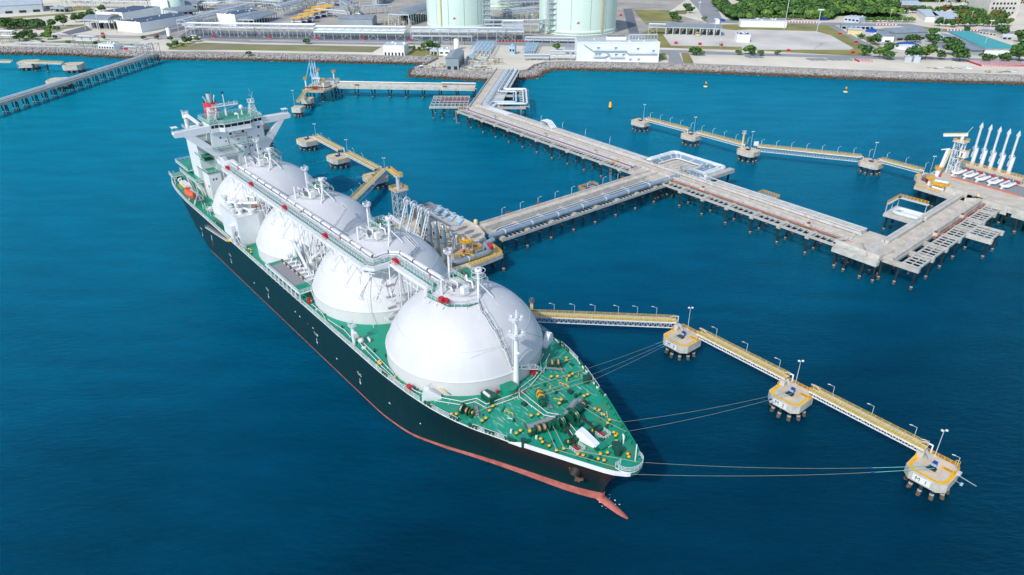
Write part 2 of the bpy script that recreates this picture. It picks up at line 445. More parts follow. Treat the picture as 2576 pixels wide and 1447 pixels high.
# deck
NX = 80; xs = [-190.6 + (59.6 + 190.6) * i / NX for i in range(NX + 1)] + [59.9]
dv = []
for x in xs:
    h = halfb(x, 14) - .03; dv += [(x, -h, DK), (x, h, DK)]
dk = MB(); dk.add(dv, [(2 * i, 2 * i + 2, 2 * i + 3, 2 * i + 1) for i in range(len(xs) - 1)])
def deck_mat():
    m = mat('deck_scuffed', (.000, .30, .19), .5, 0, 0, .12, c2=(.012, .22, .135), detail=9)
    n = m.node_tree; L = n.links.new; b = n.nodes["Principled BSDF"]
    tc = n.nodes.new("ShaderNodeTexCoord"); sp = n.nodes.new("ShaderNodeSeparateXYZ"); L(tc.outputs["Object"], sp.inputs[0])
    mp = n.nodes.new("ShaderNodeMapping"); mp.inputs["Rotation"].default_value = (0, 0, .55); mp.inputs["Scale"].default_value = (.32, 2.2, 1); L(tc.outputs["Object"], mp.inputs[0])
    no = n.nodes.new("ShaderNodeTexNoise"); no.inputs["Scale"].default_value = 1.3; no.inputs["Detail"].default_value = 6; no.inputs["Distortion"].default_value = .4; L(mp.outputs[0], no.inputs["Vector"])
    r3 = n.nodes.new("ShaderNodeMapRange"); r3.inputs[1].default_value = .57; r3.inputs[2].default_value = .66; L(no.outputs["Fac"], r3.inputs[0])
    r1 = n.nodes.new("ShaderNodeMapRange"); r1.inputs[1].default_value = 17; r1.inputs[2].default_value = 22; L(sp.outputs[0], r1.inputs[0])
    r2 = n.nodes.new("ShaderNodeMapRange"); r2.inputs[1].default_value = 38; r2.inputs[2].default_value = 34; L(sp.outputs[0], r2.inputs[0])
    a = n.nodes.new("ShaderNodeMath"); a.operation = 'MULTIPLY'; L(r1.outputs[0], a.inputs[0]); L(r2.outputs[0], a.inputs[1])
    c = n.nodes.new("ShaderNodeMath"); c.operation = 'MULTIPLY'; L(a.outputs[0], c.inputs[0]); L(r3.outputs[0], c.inputs[1])
    d = n.nodes.new("ShaderNodeMath"); d.operation = 'MULTIPLY'; d.inputs[1].default_value = .85; L(c.outputs[0], d.inputs[0])
    old = b.inputs["Base Color"].links[0].from_socket
    mx = n.nodes.new("ShaderNodeMix"); mx.data_type = 'RGBA'; L(d.outputs[0], mx.inputs[0]); L(old, mx.inputs[6]); mx.inputs[7].default_value = (.45, .52, .42, 1)
    # rusty mud under the windlasses
    n5 = n.nodes.new("ShaderNodeTexNoise"); n5.inputs["Scale"].default_value = .25; n5.inputs["Detail"].default_value = 5; L(tc.outputs["Object"], n5.inputs["Vector"])
    r5 = n.nodes.new("ShaderNodeMapRange"); r5.inputs[1].default_value = .5; r5.inputs[2].default_value = .68; r5.inputs[4].default_value = .5; L(n5.outputs["Fac"], r5.inputs[0])
    r6 = n.nodes.new("ShaderNodeMapRange"); r6.inputs[1].default_value = 36; r6.inputs[2].default_value = 40; L(sp.outputs[0], r6.inputs[0])
    e_ = n.nodes.new("ShaderNodeMath"); e_.operation = 'MULTIPLY'; L(r5.outputs[0], e_.inputs[0]); L(r6.outputs[0], e_.inputs[1])
    m2 = n.nodes.new("ShaderNodeMix"); m2.data_type = 'RGBA'; L(e_.outputs[0], m2.inputs[0]); L(mx.outputs[2], m2.inputs[6]); m2.inputs[7].default_value = (.12, .17, .07, 1)
    L(m2.outputs[2], b.inputs["Base Color"])
deck_mat()
dk.build('main_deck', 'deck_scuffed', ship)
# white bulwark round the bow
bw = MB()
for sgn in (1, -1):
    px_ = [38.5, 42, 46, 50, 53, 55.5, 57.2, 58.4, 59.2, 59.6]
    a = []
    for x in px_:
        h = halfb(x, 14); a.append(Vector((x, sgn * (h + .02), 0)))
    for p, q in zip(a, a[1:]):
        n_ = Vector((0, -sgn, 0))
        vo = [(p.x, p.y, 13.95), (q.x, q.y, 13.95), (q.x, q.y, 15.05), (p.x, p.y, 15.05)]
        vi = [(v[0], v[1] - sgn * .25, max(v[2], 14.01)) for v in vo]
        bw.add(vo, [(0, 1, 2, 3)], 0); bw.add(vi, [(3, 2, 1, 0)], 1)
        bw.add([vo[3], vo[2], vi[2], vi[3]], [(0, 1, 2, 3)], 0 if sgn < 0 else 1)
        d = (q - p); k = max(1, int(d.length / 1.6))
        for i in range(k):
            c = p + d * (i / k); bw.beam((c.x, c.y - sgn * .25, 15.0), (c.x, c.y - sgn * 1.1, 14.02), .12, .3, 1)
    bw.add([(38.5, a[0].y, 13.75), (38.5, a[0].y, 15.2), (35.5, sgn * (halfb(35.5, 14) + .02), 14.0), (35.5, sgn * (halfb(35.5, 14) + .02), 13.75)], [(0, 1, 2, 3)], 0)
bins(bw, [0], 'bow_bulwark', ['white', 'green_deck'], ship, 1)
# bow tip platform with curved rail
bp_ = MB(); arc = [(57.6 + 2.5 * math.cos(t), 3.1 * math.sin(t), 15.2) for t in [R(-95 + 190 * i / 10) for i in range(11)]]
bp_.prism([(56.6, -3.2)] + [(x, y) for x, y, z in arc] + [(56.6, 3.2)], 14.9, 15.2, 0, 1)
bp_.rail(arc, 1.2, 1.0, .06, 3); bp_.rail([(56.6, -3.2, 15.2), (56.6, -1.6, 15.2)], 1.2, 1, .05); bp_.build('bow_platform', ['white', 'green_deck'], ship)
fm = MB(); fm.tube([(58.0, 1.3, 15.2), (58.0, 1.3, 19.6)], .14, 8); fm.build('jackstaff', 'white', ship)
# side rails
for sgn, nm in ((-1, 'starboard'), (1, 'port')):
    rl = MB(); xs_ = [-189 + i * 4.0 for i in range(57)] + [37.5]
    pts = [(x, sgn * (halfb(x, 14) - .25), DK) for x in xs_]
    skip = 0
    for i, (a, b) in enumerate(zip(pts, pts[1:])):
        if a[0] > 8 and i % 3 == 2: continue            # gaps at the fairleads
        rl.rail([a, b], 1.25, 2.0, .055, 3)
    bins(rl, [10.9, 22.9, 34.9], 'deck_rail', 'white', ship)
    # waterway bar, a pale line along the deck edge
    wl = MB()
    for a, b in zip(pts, pts[1:]):
        wl.beam((a[0], a[1] + sgn * .2, DK + .1), (b[0], b[1] + sgn * .2, DK + .1), .22, .2)
    wl.build('gunwale_bar', 'white_dirty', ship)
# transom rail
tr = MB(); tr.rail([(-190.3, -15, DK), (-190.3, 15, DK)], 1.25, 2.5, .055); tr.build('stern_rail', 'white', ship)

# --- tank domes
TX = [0.0, -42.2, -84.5, -126.7]
TR = 20.3
dome_me = None
for i, tx in enumerate(TX):
    prof = [(TR + .0, 17.9)]
    a0 = math.asin((17.9 - 12.8) / 19.8)
    for k in range(0, 25):
        t = a0 + (PI / 2 - a0) * k / 24
        prof.append(((TR + .62) * math.cos(t) if k else TR, 12.8 + 19.8 * math.sin(t)))
    d = MB(); d.lathe((tx, 0, 0), prof[1:], 72)
    do = d.build('tank_dome', 'white_dome', ship)
    s_ = MB(); s_.lathe((tx, 0, 0), [(TR, DK), (TR, 17.9)], 72); s_.lathe((tx, 0, 0), [(TR + .12, 17.8), (TR + .12, 18.0), (TR - .2, 18.05)], 72)
    s_.build('dome_skirt', 'white_dome', do)
    zs = 24.3; rs = (TR + .62) * math.sqrt(1 - ((zs - 12.8) / 19.8) ** 2)
    q = MB(); q.ring((tx, 0, zs), rs + .03, .07, 96); q.build('seam_band', 'steel_light', do)
    lg = MB()
    for k in range(16):
        t = 2 * PI * k / 16; lg.tube([(tx + rsk * math.cos(t), rsk * math.sin(t), zk) for rsk, zk in prof[1:22:3]], .035, 4, 0, False)
    lg.build('weld_seam', 'white', do)
def domez(tx, x, y):
    r2 = ((x - tx) ** 2 + y ** 2) / (TR + .62) ** 2
    return 12.8 + 19.8 * math.sqrt(max(0, 1 - r2)) if r2 < .95 else DK

# --- fittings on the crown of each dome
def crown(tx, i):
    o = Vector((tx, 0, 0)); Z = 32.3
    cr = MB()
    cx, cy = tx - 1.0, 1.0
    cr.lathe((cx, cy, 31.4), [(6.3, -1.2), (6.3, .3), (6.1, .35), (3.4, .9), (.01, 1.0)], 28, 0)
    cr.rail([(cx + 6.4 * math.cos(t), cy + 6.4 * math.sin(t), 32.4) for t in [2 * PI * k / 16 for k in range(17)]], 1.1, 2.4, .045)
    cro = cr.build('dome_crown', 'white_dirty', ship)
    # green platform over the liquid dome
    g = MB(); z = 34.2
    g.bb(cx - 4.6, cx + 2.4, cy - .2, cy + 4.4, z - .15, z, 1)
    g.rail([(cx - 4.6, cy - .2, z), (cx + 2.4, cy - .2, z), (cx + 2.4, cy + 4.4, z), (cx - 4.6, cy + 4.4, z), (cx - 4.6, cy - .2, z)], 1.1, 1.4, .045)
    for x in (-4.4, 2.2):
        for y in (0, 4.2): g.beam((cx + x, cy + y, 32), (cx + x, cy + y, z - .15), .15)
    g.build('valve_platform', ['white', 'green_deck'], cro)
    p = MB()
    p.tube([(cx - 2.2, cy + 1.2, 34.1), (cx - 2.2, cy + 1.2, 35.1), (cx - 1.6, cy + 1.3, 35.3), (cx + .5, cy + .6, 34.9)], .32, 8, 1)
    p.tube([(cx + .5, cy + .6, 35.2), (cx + 1.9, cy - .2, 34.6), (cx + 3.2, cy + .3, 34.6), (cx + 3.8, cy + .3, 33)], .28, 8)
    p.tube([(cx + .8, cy + 3, 34.2), (cx + .8, cy + 3, 35.5), (cx + 2.6, cy + 3, 35.5)], .4, 8, 1)
    p.tube([(cx - 6, cy - 3, 33), (cx - 2, cy - 3.4, 33.2), (cx + 1.5, cy - 4.4, 33)], .28, 8)
    p.tube([(cx - 3.4, cy - 2.2, 32.6), (cx - 3.4, cy - 2.2, 34), (cx + .6, cy - 2.2, 34), (cx + .6, cy - 2.2, 32.6)], .22, 8)
    p.tube([(cx + 3.2, cy + 3.4, 32.8), (cx + 4.6, cy + 2.2, 33.6), (cx + 5.4, cy + .8, 32.6)], .35, 8)
    for k in range(9):
        x = cx + rnd.uniform(-5, 4); y = cy + rnd.uniform(-4.5, -.6); p.cyl((x, y, 32.3), rnd.uniform(.15, .4), rnd.uniform(.5, 1.3), 8, rnd.choice((0, 0, 1, 2)))
    for k in range(8):
        x = cx + rnd.uniform(-6, 4); y = cy + rnd.uniform(-5.0, 4); p.beam((x, y, 32.4), (x, y, 34.6), .08, .08); p.beam((x, y, 34.4), (x + rnd.uniform(-2, 2), y + rnd.uniform(-1, 1), 34.4), .08)
    p.build('crown_piping', ['white', 'brown', 'steel_light'], cro)
    w_ = MB(); w_.bb(cx + 3.4, cx + 4.9, cy - 3.4, cy - 1.8, 32.6, 34.6); w_.build('control_cabinet', 'white', cro)
    # grey side walkway
    k_ = MB(); k_.bb(cx - 3.2, cx + .8, cy - 4.2, cy - 3.0, 33.5, 33.6); k_.rail([(cx - 3.2, cy - 4.2, 33.6), (cx + .8, cy - 4.2, 33.6)], 1.1, 1.3, .045, 3, 1); k_.beam((cx - 3, cy - 4, 32.2), (cx - 3, cy - 4, 33.5), .12, .12, 1); k_.beam((cx + .6, cy - 4, 32), (cx + .6, cy - 4, 33.5), .12, .12, 1)
    k_.build('side_walkway', ['grating', 'white'], cro)
    # vent mast with cap and two rings
    vx, vy = tx + 4.6, 1.6
    v = MB(); v.tube([(vx, vy, 31.5), (vx, vy, 38.2)], .52, 14, 0, False, .42)
    v.lathe((vx, vy, 37.8), [(.45, 0), (.9, .5), (.95, 1.0), (.75, 1.25), (.3, 1.2)], 16)
    v.ring((vx, vy, 38.6), 1.75, .07, 20); v.ring((vx, vy, 37.2), 1.75, .07, 20)
    for t in range(4):
        a = t * PI / 2; v.beam((vx, vy, 38.6), (vx + 1.75 * math.cos(a), vy + 1.75 * math.sin(a), 38.6), .07); v.beam((vx, vy, 37.2), (vx + 1.75 * math.cos(a), vy + 1.75 * math.sin(a), 37.2), .07)
    v.tube([(vx, vy, 35.2), (vx + 2.8, vy - 2.4, 31.2)], .18, 8); v.tube([(vx, vy, 35.2), (vx + 2.6, vy + 2.6, 31.2)], .18, 8)
    for t in range(16): v.beam((vx - .9, vy - .25, 32 + t * .35), (vx - .9, vy + .25, 32 + t * .35), .05)
    v.beam((vx - .9, vy - .25, 31.6), (vx - .9, vy - .25, 38), .06); v.beam((vx - .9, vy + .25, 31.6), (vx - .9, vy + .25, 38), .06)
    v.build('vent_mast', 'white', ship)
    # short post and lamp mast with ladder cage
    s = MB(); s.tube([(tx - 1.0, -5.6, 31.2), (tx - 1.0, -5.6, 36.0)], .34, 10); s.build('short_post', 'white', ship)
    lx, ly = (tx - 9.0, 2.2)
    zl = domez(tx, lx, ly)
    l = MB(); l.tube([(lx, ly, zl - .5), (lx, ly, 38.3)], .3, 10)
    l.bb(lx - .9, lx + .9, ly - .9, ly + .9, 38.0, 38.1)
    l.rail([(lx - .9, ly - .9, 38.1), (lx + .9, ly - .9, 38.1), (lx + .9, ly + .9, 38.1), (lx - .9, ly + .9, 38.1)], 1.0, 1.0, .045, 2, 0, True)
    for k in range(8): l.ring((lx + .75, ly, 33 + k * .7), .42, .04, 8)
    for t in (0, 90, 180): l.beam((lx + .75 + .42 * math.cos(R(t)), ly + .42 * math.sin(R(t)), 32.6), (lx + .75 + .42 * math.cos(R(t)), ly + .42 * math.sin(R(t)), 38.4), .05)
    for a in (0, 120, 240): l.lathe((lx + 1.0 * math.cos(R(a)), ly + 1.0 * math.sin(R(a)), 38.7), [(.01, -.3), (.3, -.2), (.3, .15), (.01, .2)], 8)
    l.tube([(lx, ly, 38), (lx, ly, 40)], .06, 4)
    l.build('lamp_mast', 'white', ship)
for i, tx in enumerate(TX): crown(tx, i)

# --- longitudinal catwalk and pipe bridge, z about 31.5
CZ = 31.5
path = [(-134.5, -10.8), (-29.4, -10.8), (-27.6, -9.6), (-27.6, -4.6), (-26.6, -3.7), (-6.6, -3.7), (-5.0, -5.0), (-4.8, -7.0), (-3.0, -7.9), (3.6, -6.8), (6.6, -3.2), (6.9, -.6)]
P3 = [Vector((x, y, CZ)) for x, y in path]
def offset(pts, d):
    out = []
    for i, p in enumerate(pts):
        a = (pts[i] - pts[i - 1]).normalized() if i else (pts[1] - pts[0]).normalized()
        b = (pts[i + 1] - pts[i]).normalized() if i < len(pts) - 1 else a
        n1 = Vector((-a.y, a.x, 0)); n2 = Vector((-b.y, b.x, 0)); n_ = (n1 + n2).normalized(); out.append(p + n_ * (d / max(.5, n_.dot(n1))))
    return out
cwm = MB(); Lp, Rp = offset(P3, .62), offset(P3, -.62)
for i in range(len(P3) - 1):
    v = [Lp[i], Lp[i + 1], Rp[i + 1], Rp[i]]
    cwm.add(v + [x - Vector((0, 0, .12)) for x in v], [(3, 2, 1, 0), (4, 5, 6, 7), (0, 1, 5, 4), (2, 3, 7, 6)], 0)
cat = cwm.build('catwalk', 'green_deck', ship)
cr_ = MB(); cr_.rail(Lp, 1.1, 1.5, .05, 3); cr_.rail(Rp, 1.1, 1.5, .05, 3); cr_.build('catwalk_rail', 'white', cat)
# wide white girder shelf outboard of the walkway
gi = MB(); O1, O2 = offset(P3[:7], -.75), offset(P3[:7], -1.9)
for i in range(6):
    v = [O1[i], O1[i + 1], O2[i + 1], O2[i]]; v = [x - Vector((0, 0, .35)) for x in v]
    gi.add(v + [x - Vector((0, 0, .25)) for x in v], [(3, 2, 1, 0), (4, 5, 6, 7), (0, 1, 5, 4), (2, 3, 7, 6)], 0)
    gi.beam(O2[i] - Vector((0, 0, .8)), O2[i + 1] - Vector((0, 0, .8)), .35, .9)
    gi.beam(O1[i] - Vector((0, 0, 2.6)), O1[i + 1] - Vector((0, 0, 2.6)), .25, .3)
gi.rail([x - Vector((0, 0, .2)) for x in O2], 1.0, 2.0, .045, 2)
gi.build('bridge_girder', 'white', cat)
# inboard pipes
pp = MB(); I1 = offset(P3[:6], 1.5); I2 = offset(P3[:6], 2.6); I3 = offset(P3[:6], 3.5)
for a, b in zip(I2, I2[1:]):
    d = b - a; k = max(1, round(d.length / 6))
    for j in range(k):
        s0 = a + d * (j / k); s1 = a + d * ((j + .93) / k)
        pp.tube([s0 + Vector((0, 0, .75)), s1 + Vector((0, 0, .75))], .42, 10); pp.tube([s1 + Vector((0, 0, .75)), a + d * ((j + 1) / k) + Vector((0, 0, .75))], .52, 10, 1)
for off, r, zz in ((I1, .2, .5), (I3, .28, .4)):
    for a, b in zip(off, off[1:]):
        d = b - a; k = max(1, round(d.length / 5))
        for j in range(k):
            pp.tube([a + d * (j / k) + Vector((0, 0, zz)), a + d * ((j + .95) / k) + Vector((0, 0, zz))], r, 8); pp.tube([a + d * ((j + .95) / k) + Vector((0, 0, zz)), a + d * ((j + 1) / k) + Vector((0, 0, zz))], r * 1.35, 8, 2)
for x in range(-132, -8, 3):
    y = -10.8 if x < -29 else -3.7
    pp.beam((x, y + .8, CZ - .1), (x, y + 3.9, CZ - .1), .16, .2)
pp.build('cargo_pipes', ['white', 'brown', 'steel_light'], cat)
# struts down to the domes
sp_ = MB()
def strut(x, y0, y1, tx, r=.10):
    z = domez(tx, x, y1); sp_.tube([(x, y0, CZ - .6), (x, y1, z)], r, 6)
    sp_.ring((x, y1, z + .1), .75, .06, 10)
for tx in TX[1:]:
    for dx in (-15, -8, -1, 6, 13):
        x = tx + dx
        if x < -133 or x > -28: continue
        strut(x, -13.2, -13.6, tx)
        if abs(dx) < 12: strut(x + 2, -12.4, -15.4, tx, .08)
        sp_.beam((x, -13.2, CZ - .6), (x + 4.5, -13.2, domez(tx, min(tx + 17, x + 4.5), -13.6) if abs(dx) > 9 else CZ - 2.8), .13)
for x in (-63.4, -105.6):     # trestles standing in the gaps between the tanks
    for dx in (-5, -2.2, 2.2, 5):
        for y in (-13.2, -9.6): sp_.tube([(x + dx, y, CZ - .6), (x + dx * .8, y, DK + (0 if abs(dx) < 3 else 9))], .17, 6)
    for k in range(3):
        z = 15 + k * 5; sp_.beam((x - 2.4, -13.2, z), (x + 2.4, -13.2, z + 5), .14); sp_.beam((x + 2.4, -13.2, z), (x - 2.4, -13.2, z + 5), .14)
for x, y1 in ((-29.0, -16.2), (-25.4, -13.6), (-23.6, -10.5), (-27.6, -8.2), (-24.6, -7.0), (-20.4, -9)):
    z = domez(TX[1], x, y1) if (x - TX[1]) ** 2 + y1 ** 2 < 400 else 24
    sp_.tube([(max(-29, min(-26, x)), -12 if y1 < -10 else -6, CZ - .6), (x, y1, z)], .13, 6); sp_.ring((x, y1, z + .15), .95, .06, 12)
for x in (-21.1,):
    for dy in (-1.2, 1.2): sp_.tube([(x, -4.6 + dy, CZ - .6), (x, -4.6 + dy, DK)], .2, 8)
    for k in range(22): sp_.beam((x, -5.8, 15 + k * .75), (x, -3.4, 15 + k * .75 + (.7 if k % 2 else -.7)), .07)
for k in range(7):
    x = -19.5 + k * 1.7; sp_.beam((x, -5.2, CZ - .4), (x + 1.2, -5.2, CZ - 3.4 - abs(3 - k) * .2), .12); sp_.beam((x + 1.2, -5.2, CZ - 3.4), (x + 1.7, -5.2, CZ - .4), .12)
sp_.beam((-20, -5.2, CZ - 3.4), (-7.5, -5.2, CZ - 3.4), .16)
for x in (-16, -12, -8): sp_.tube([(x, -5.2, CZ - .5), (x, -6.5, domez(0 if x > -14 else TX[1], x, -6.5))], .12, 6)
for x, y in ((-4.4, -8.3), (-1.5, -9), (1.0, -8.6), (3.2, -8.2), (5.2, -6.2), (7.0, -4)):
    sp_.tube([(x, y, CZ - .1), (x * 1.06, y * 1.06, domez(0, x * 1.06, y * 1.06))], .11, 6)
bins(sp_, [-105.6, -84.5, -63.4, -42.2, -30.5, -22.5, -18, -6.4, -2.5, .2, 2.6], 'bridge_strut', 'white', cat)
rb = None
for x, y in ((-130, -12.0), (-107.8, -12.0), (-80, -12.0), (-51.7, -12.0), (-24.2, -4.9)):
    b = MB(); b.bb(x - .7, x + .7, y - .6, y + .6, CZ + .1, CZ + 1.3); b.bb(x + .72, x + 1.2, y - .5, y + .5, CZ + .2, CZ + 1.1); b.build('hose_box', 'red', cat)
b = MB(); b.bb(2.0, 3.4, -8.7, -7.6, CZ + .9, CZ + 2.2); b.bb(3.45, 4.7, -8.0, -7.2, CZ + 1.2, CZ + 2.2); b.build('hose_box', 'red', cat)
for x, y in ((-126, -9.6), (-73, -9.6), (-47, -9.6), (-11, -2.6)):
    b = MB(); b.lathe((x, y, CZ + .7), [(.01, -.35), (.35, -.3), (.38, .2), (.01, .35)], 10); b.build('hose_reel', 'red', cat)
# stairs down the forward dome
def stair(pts, name, w=.8, parent=ship, m='white', side=None):
    s = MB()
    for a, b in zip(pts, pts[1:]):
        a = Vector(a); b = Vector(b); d = b - a; h = Vector((d.x, d.y, 0)); n_ = Vector((-h.y, h.x, 0)).normalized() * (w / 2)
        for sg in (1, -1):
            s.beam(a + n_ * sg, b + n_ * sg, .06, .2); s.beam(a + n_ * sg + Vector((0, 0, 1)), b + n_ * sg + Vector((0, 0, 1)), .07)
            k = max(1, int(d.length / 1.5))
            for i in range(k + 1): q = a.lerp(b, i / k) + n_ * sg; s.beam(q, q + Vector((0, 0, 1)), .06)
        k = max(2, int(d.length / .45))
        for i in range(k): q = a.lerp(b, (i + .5) / k); s.beam(q - n_, q + n_, .28, .06, 1)
    return s.build(name, [m, 'grating'], parent)
stair([(7.0, -.2, 31.5), (10.9, -1.8, 30.4), (11.6, -1.8, 30.4), (14.6, -1.7, 27.8), (15.3, -1.7, 27.8), (17.8, -1.3, 23.8), (18.3, -1.2, 23.8), (19.9, -.6, 19.5), (20.8, 1.6, 18.4), (20.9, 4.2, 17.2), (21.5, 6.2, 16.6), (21.0, 8.7, 14.1)], 'dome_stair')
stair([(-74.5, -9.4, 31.4), (-72.5, -9.3, 29.2), (-70.4, -8.0, 27.6), (-67.5, -6, 24.5)], 'dome_stair')
stair([(-37.5, 6.5, 31.8), (-32.5, 7.2, 29.5), (-32, 6.6, 29.5), (-29.8, 2.8, 29.4), (-27.0, 0, 27.3)], 'dome_stair')
stair([(-71, 3.5, 31.8), (-70.0, 4.4, 30.4), (-69.4, 3.6, 30.4), (-66.3, -1.8, 27.5)], 'dome_stair')
# inter-tank platforms and lattice between the domes
for x0 in (-21.1, -63.4, -105.6):
    g = MB()
    for k in range(4):
        z = 17 + k * 3.4; g.bb(x0 - .6, x0 + .6, -10, -7.5, z, z + .1, 1); g.rail([(x0 - 1, -11, z + .1), (x0 + 1, -11, z + .1)], 1, 1, .05)
        g.beam((x0 - 1, -11, z), (x0 + 1, -7.5, z + 3.4), .12)
    if x0 < -30: g.tube([(x0 + 1.2, -14, 15), (x0 + 1.2, -13.6, 19.5), (x0 + .6, -12, 21), (x0 + .4, -8, 21.5)], .6, 10)
    g.build('intertank_piping', ['white', 'grating'], ship)
# ------------------------------------------------------------------ accommodation block
ab = MB()
ab.bb(-170, -150.0, -.8, 12.0, DK, 34.5)              # lower block, port half
ab.bb(-170, -152.5, -9.4, -.8, DK, 29.0)              # lower block, starboard half set back
ab.bb(-168, -149.9, -9.8, 10.9, 34.5, 40.4)           # upper block
ab.bb(-168, -151.5, -9.6, -.8, 29, 34.5)
ab.bb(-186, -170, -9, 11, DK, 26)
ab.bb(-169, -156, -14, -9.4, DK, 39.0)                # starboard casing tower
ab.bb(-169, -156, 12.0, 16, DK, 39.0)
blk = ab.build('accommodation_block', 'white', ship)
wh = MB()
fp = [(-149.6, -9.4), (-149.6, -6.2), (-148.0, -4.6), (-148.0, 5.6), (-149.6, 7.2), (-149.6, 10.9), (-158.5, 10.9), (-158.5, -9.4)]
wh.prism(fp, 40.4, 43.3)
wo_ = [(-149.1, -9.7), (-149.1, -6.4), (-147.5, -4.8), (-147.5, 5.8), (-149.1, 7.4), (-149.1, 11.2), (-163, 11.2), (-163, -9.7)]
wh.prism(wo_, 43.3, 43.6, 0, 1)
wh.prism([(x - .3 if x > -150 else x, y) for x, y in wo_], 40.05, 40.4, 0)
wh.prism([(-147.7, -4.9), (-149.2, -6.5), (-149.2, -9.5), (-148.9, -9.5), (-148.9, -6.4), (-147.4, -4.8)][::-1], 40.4, 41.4)
wheel = wh.build('wheelhouse', ['white', 'green_deck'], ship)
rr = MB(); rr.rail([(x * 1 + (0.35 if x < -155 else -.3), y * .975, 43.6) for x, y in wo_], 1.1, 1.4, .045, 3, 0, True); rr.build('roof_rail', 'white', wheel)
def winf(p, q, z0, z1, out=.03):
    m_ = MB(); p = Vector(p); q = Vector(q); d = (q - p).normalized(); n_ = Vector((d.y, -d.x, 0)) * out
    a, b = p + n_, q + n_
    m_.add([(a.x, a.y, z0), (b.x, b.y, z0), (b.x, b.y, z1), (a.x, a.y, z1), (p.x - n_.x, p.y - n_.y, z0), (q.x - n_.x, q.y - n_.y, z0), (q.x - n_.x, q.y - n_.y, z1), (p.x - n_.x, p.y - n_.y, z1)],
           [(0, 1, 2, 3), (4, 0, 3, 7), (1, 5, 6, 2), (7, 3, 2, 6), (4, 5, 1, 0)])
    return m_
segs = [((-149.6, -9.1), (-149.6, -8.0)), ((-149.6, -7.7), (-149.6, -6.4)), ((-149.4, -6.0), (-148.2, -4.8)), ((-148, -4.4), (-148, -2.2)), ((-148, -1.9), (-148, .3)), ((-148, .6), (-148, 2.8)), ((-148, 3.1), (-148, 5.4)),
        ((-148.2, 5.8), (-149.4, 7.0)), ((-149.6, 7.4), (-149.6, 8.9)), ((-149.6, 9.2), (-149.6, 10.6))]
for a, b in segs: winf((*a, 0), (*b, 0), 41.9, 42.95, .05).build('bridge_window', 'glass', wheel)
# front windows of the block
for y, z, w, h in ((-6.4, 37.9, .6, .7), (-2.3, 38.7, .9, .8), (2.6, 38.9, .9, .8), (9.0, 39.4, .9, .9), (4.6, 36.0, .45, .6), (5.5, 36.0, .45, .6), (8.3, 36.0, .5, .6), (-4.6, 36.2, .6, .4)):
    m_ = MB(); m_.bb(-149.95, -149.85, y - w / 2, y + w / 2, z - h / 2, z + h / 2); m_.build('porthole_window', 'glass', blk)
for y, z in ((2.6, 32.4), (4.6, 32.6), (5.4, 32.6), (6.4, 30.4), (8.2, 30.6), (.8, 29.0), (1.6, 29.0), (3.4, 29.4), (1.2, 26), (4, 26), (7, 26.3), (9.5, 26.5)):
    m_ = MB(); m_.bb(-150.05, -149.95, y - .25, y + .25, z - .33, z + .33); m_.build('porthole_window', 'glass', blk)
text('no_smoking_lettering', 'NO SMOKING', .95, 'rust_red', blk, (-149.86, .3, 37.35), (R(90), 0, R(90)))
e_ = MB(); e_.add([(-149.86, .3 + .45 * math.cos(t), 36.3 + .18 * math.sin(t)) for t in [2 * PI * k / 12 for k in range(12)]], [tuple(range(12))]); e_.bb(-149.87, -149.85, -.1, .7, 35.75, 35.95); e_.build('blue_emblem', 'blue', blk)
pl = MB()
pl.tube([(-149.8, -.7, 40.2), (-149.8, -.7, 38.7), (-149.8, -.2, 38.3), (-149.8, 3.6, 38.3), (-149.8, 3.9, 38), (-149.8, 3.9, 34.7), (-149.9, 4.0, 32.6), (-149.9, 4.0, 28)], .06, 5); pl.tube([(-149.8, -3.7, 37.6), (-149.8, -3.5, 34.7)], .08, 5); pl.build('wall_cable', 'dark', blk)
# ledge decks
ld = MB()
ld.bb(-149.9, -148.6, -10.6, 12.6, 34.3, 34.5, 0); ld.bb(-149.9, -148.7, -10.5, 12.5, 34.5, 34.53, 1)
ld.bb(-168, -152, -13.2, -9.8, 34.2, 34.5, 1); ld.bb(-160, -151, 10.9, 15.5, 34.2, 34.5, 1)
ld.bb(-165, -152, -13.6, -9.4, 29.2, 29.5, 1); ld.bb(-165, -152, 12.0, 15.5, 29.2, 29.5, 1)
ld.bb(-163, -152.5, -13.4, -9.4, 24.9, 25.1, 1)
ld.rail([(-148.7, -10.5, 34.5), (-148.7, 12.5, 34.5)], 1.1, 1.6, .045); ld.rail([(-166, -13.1, 34.5), (-150, -13.1, 34.5), (-148.7, -10.5, 34.5)], 1.1, 1.6, .045)
ld.rail([(-160, 15.4, 34.5), (-150.5, 15.4, 34.5), (-149, 12.5, 34.5)], 1.1, 1.6, .045); ld.rail([(-165, -13.5, 29.5), (-152, -13.5, 29.5)], 1.1, 1.6, .045)
ld.build('ledge_deck', ['white', 'green_deck'], blk)
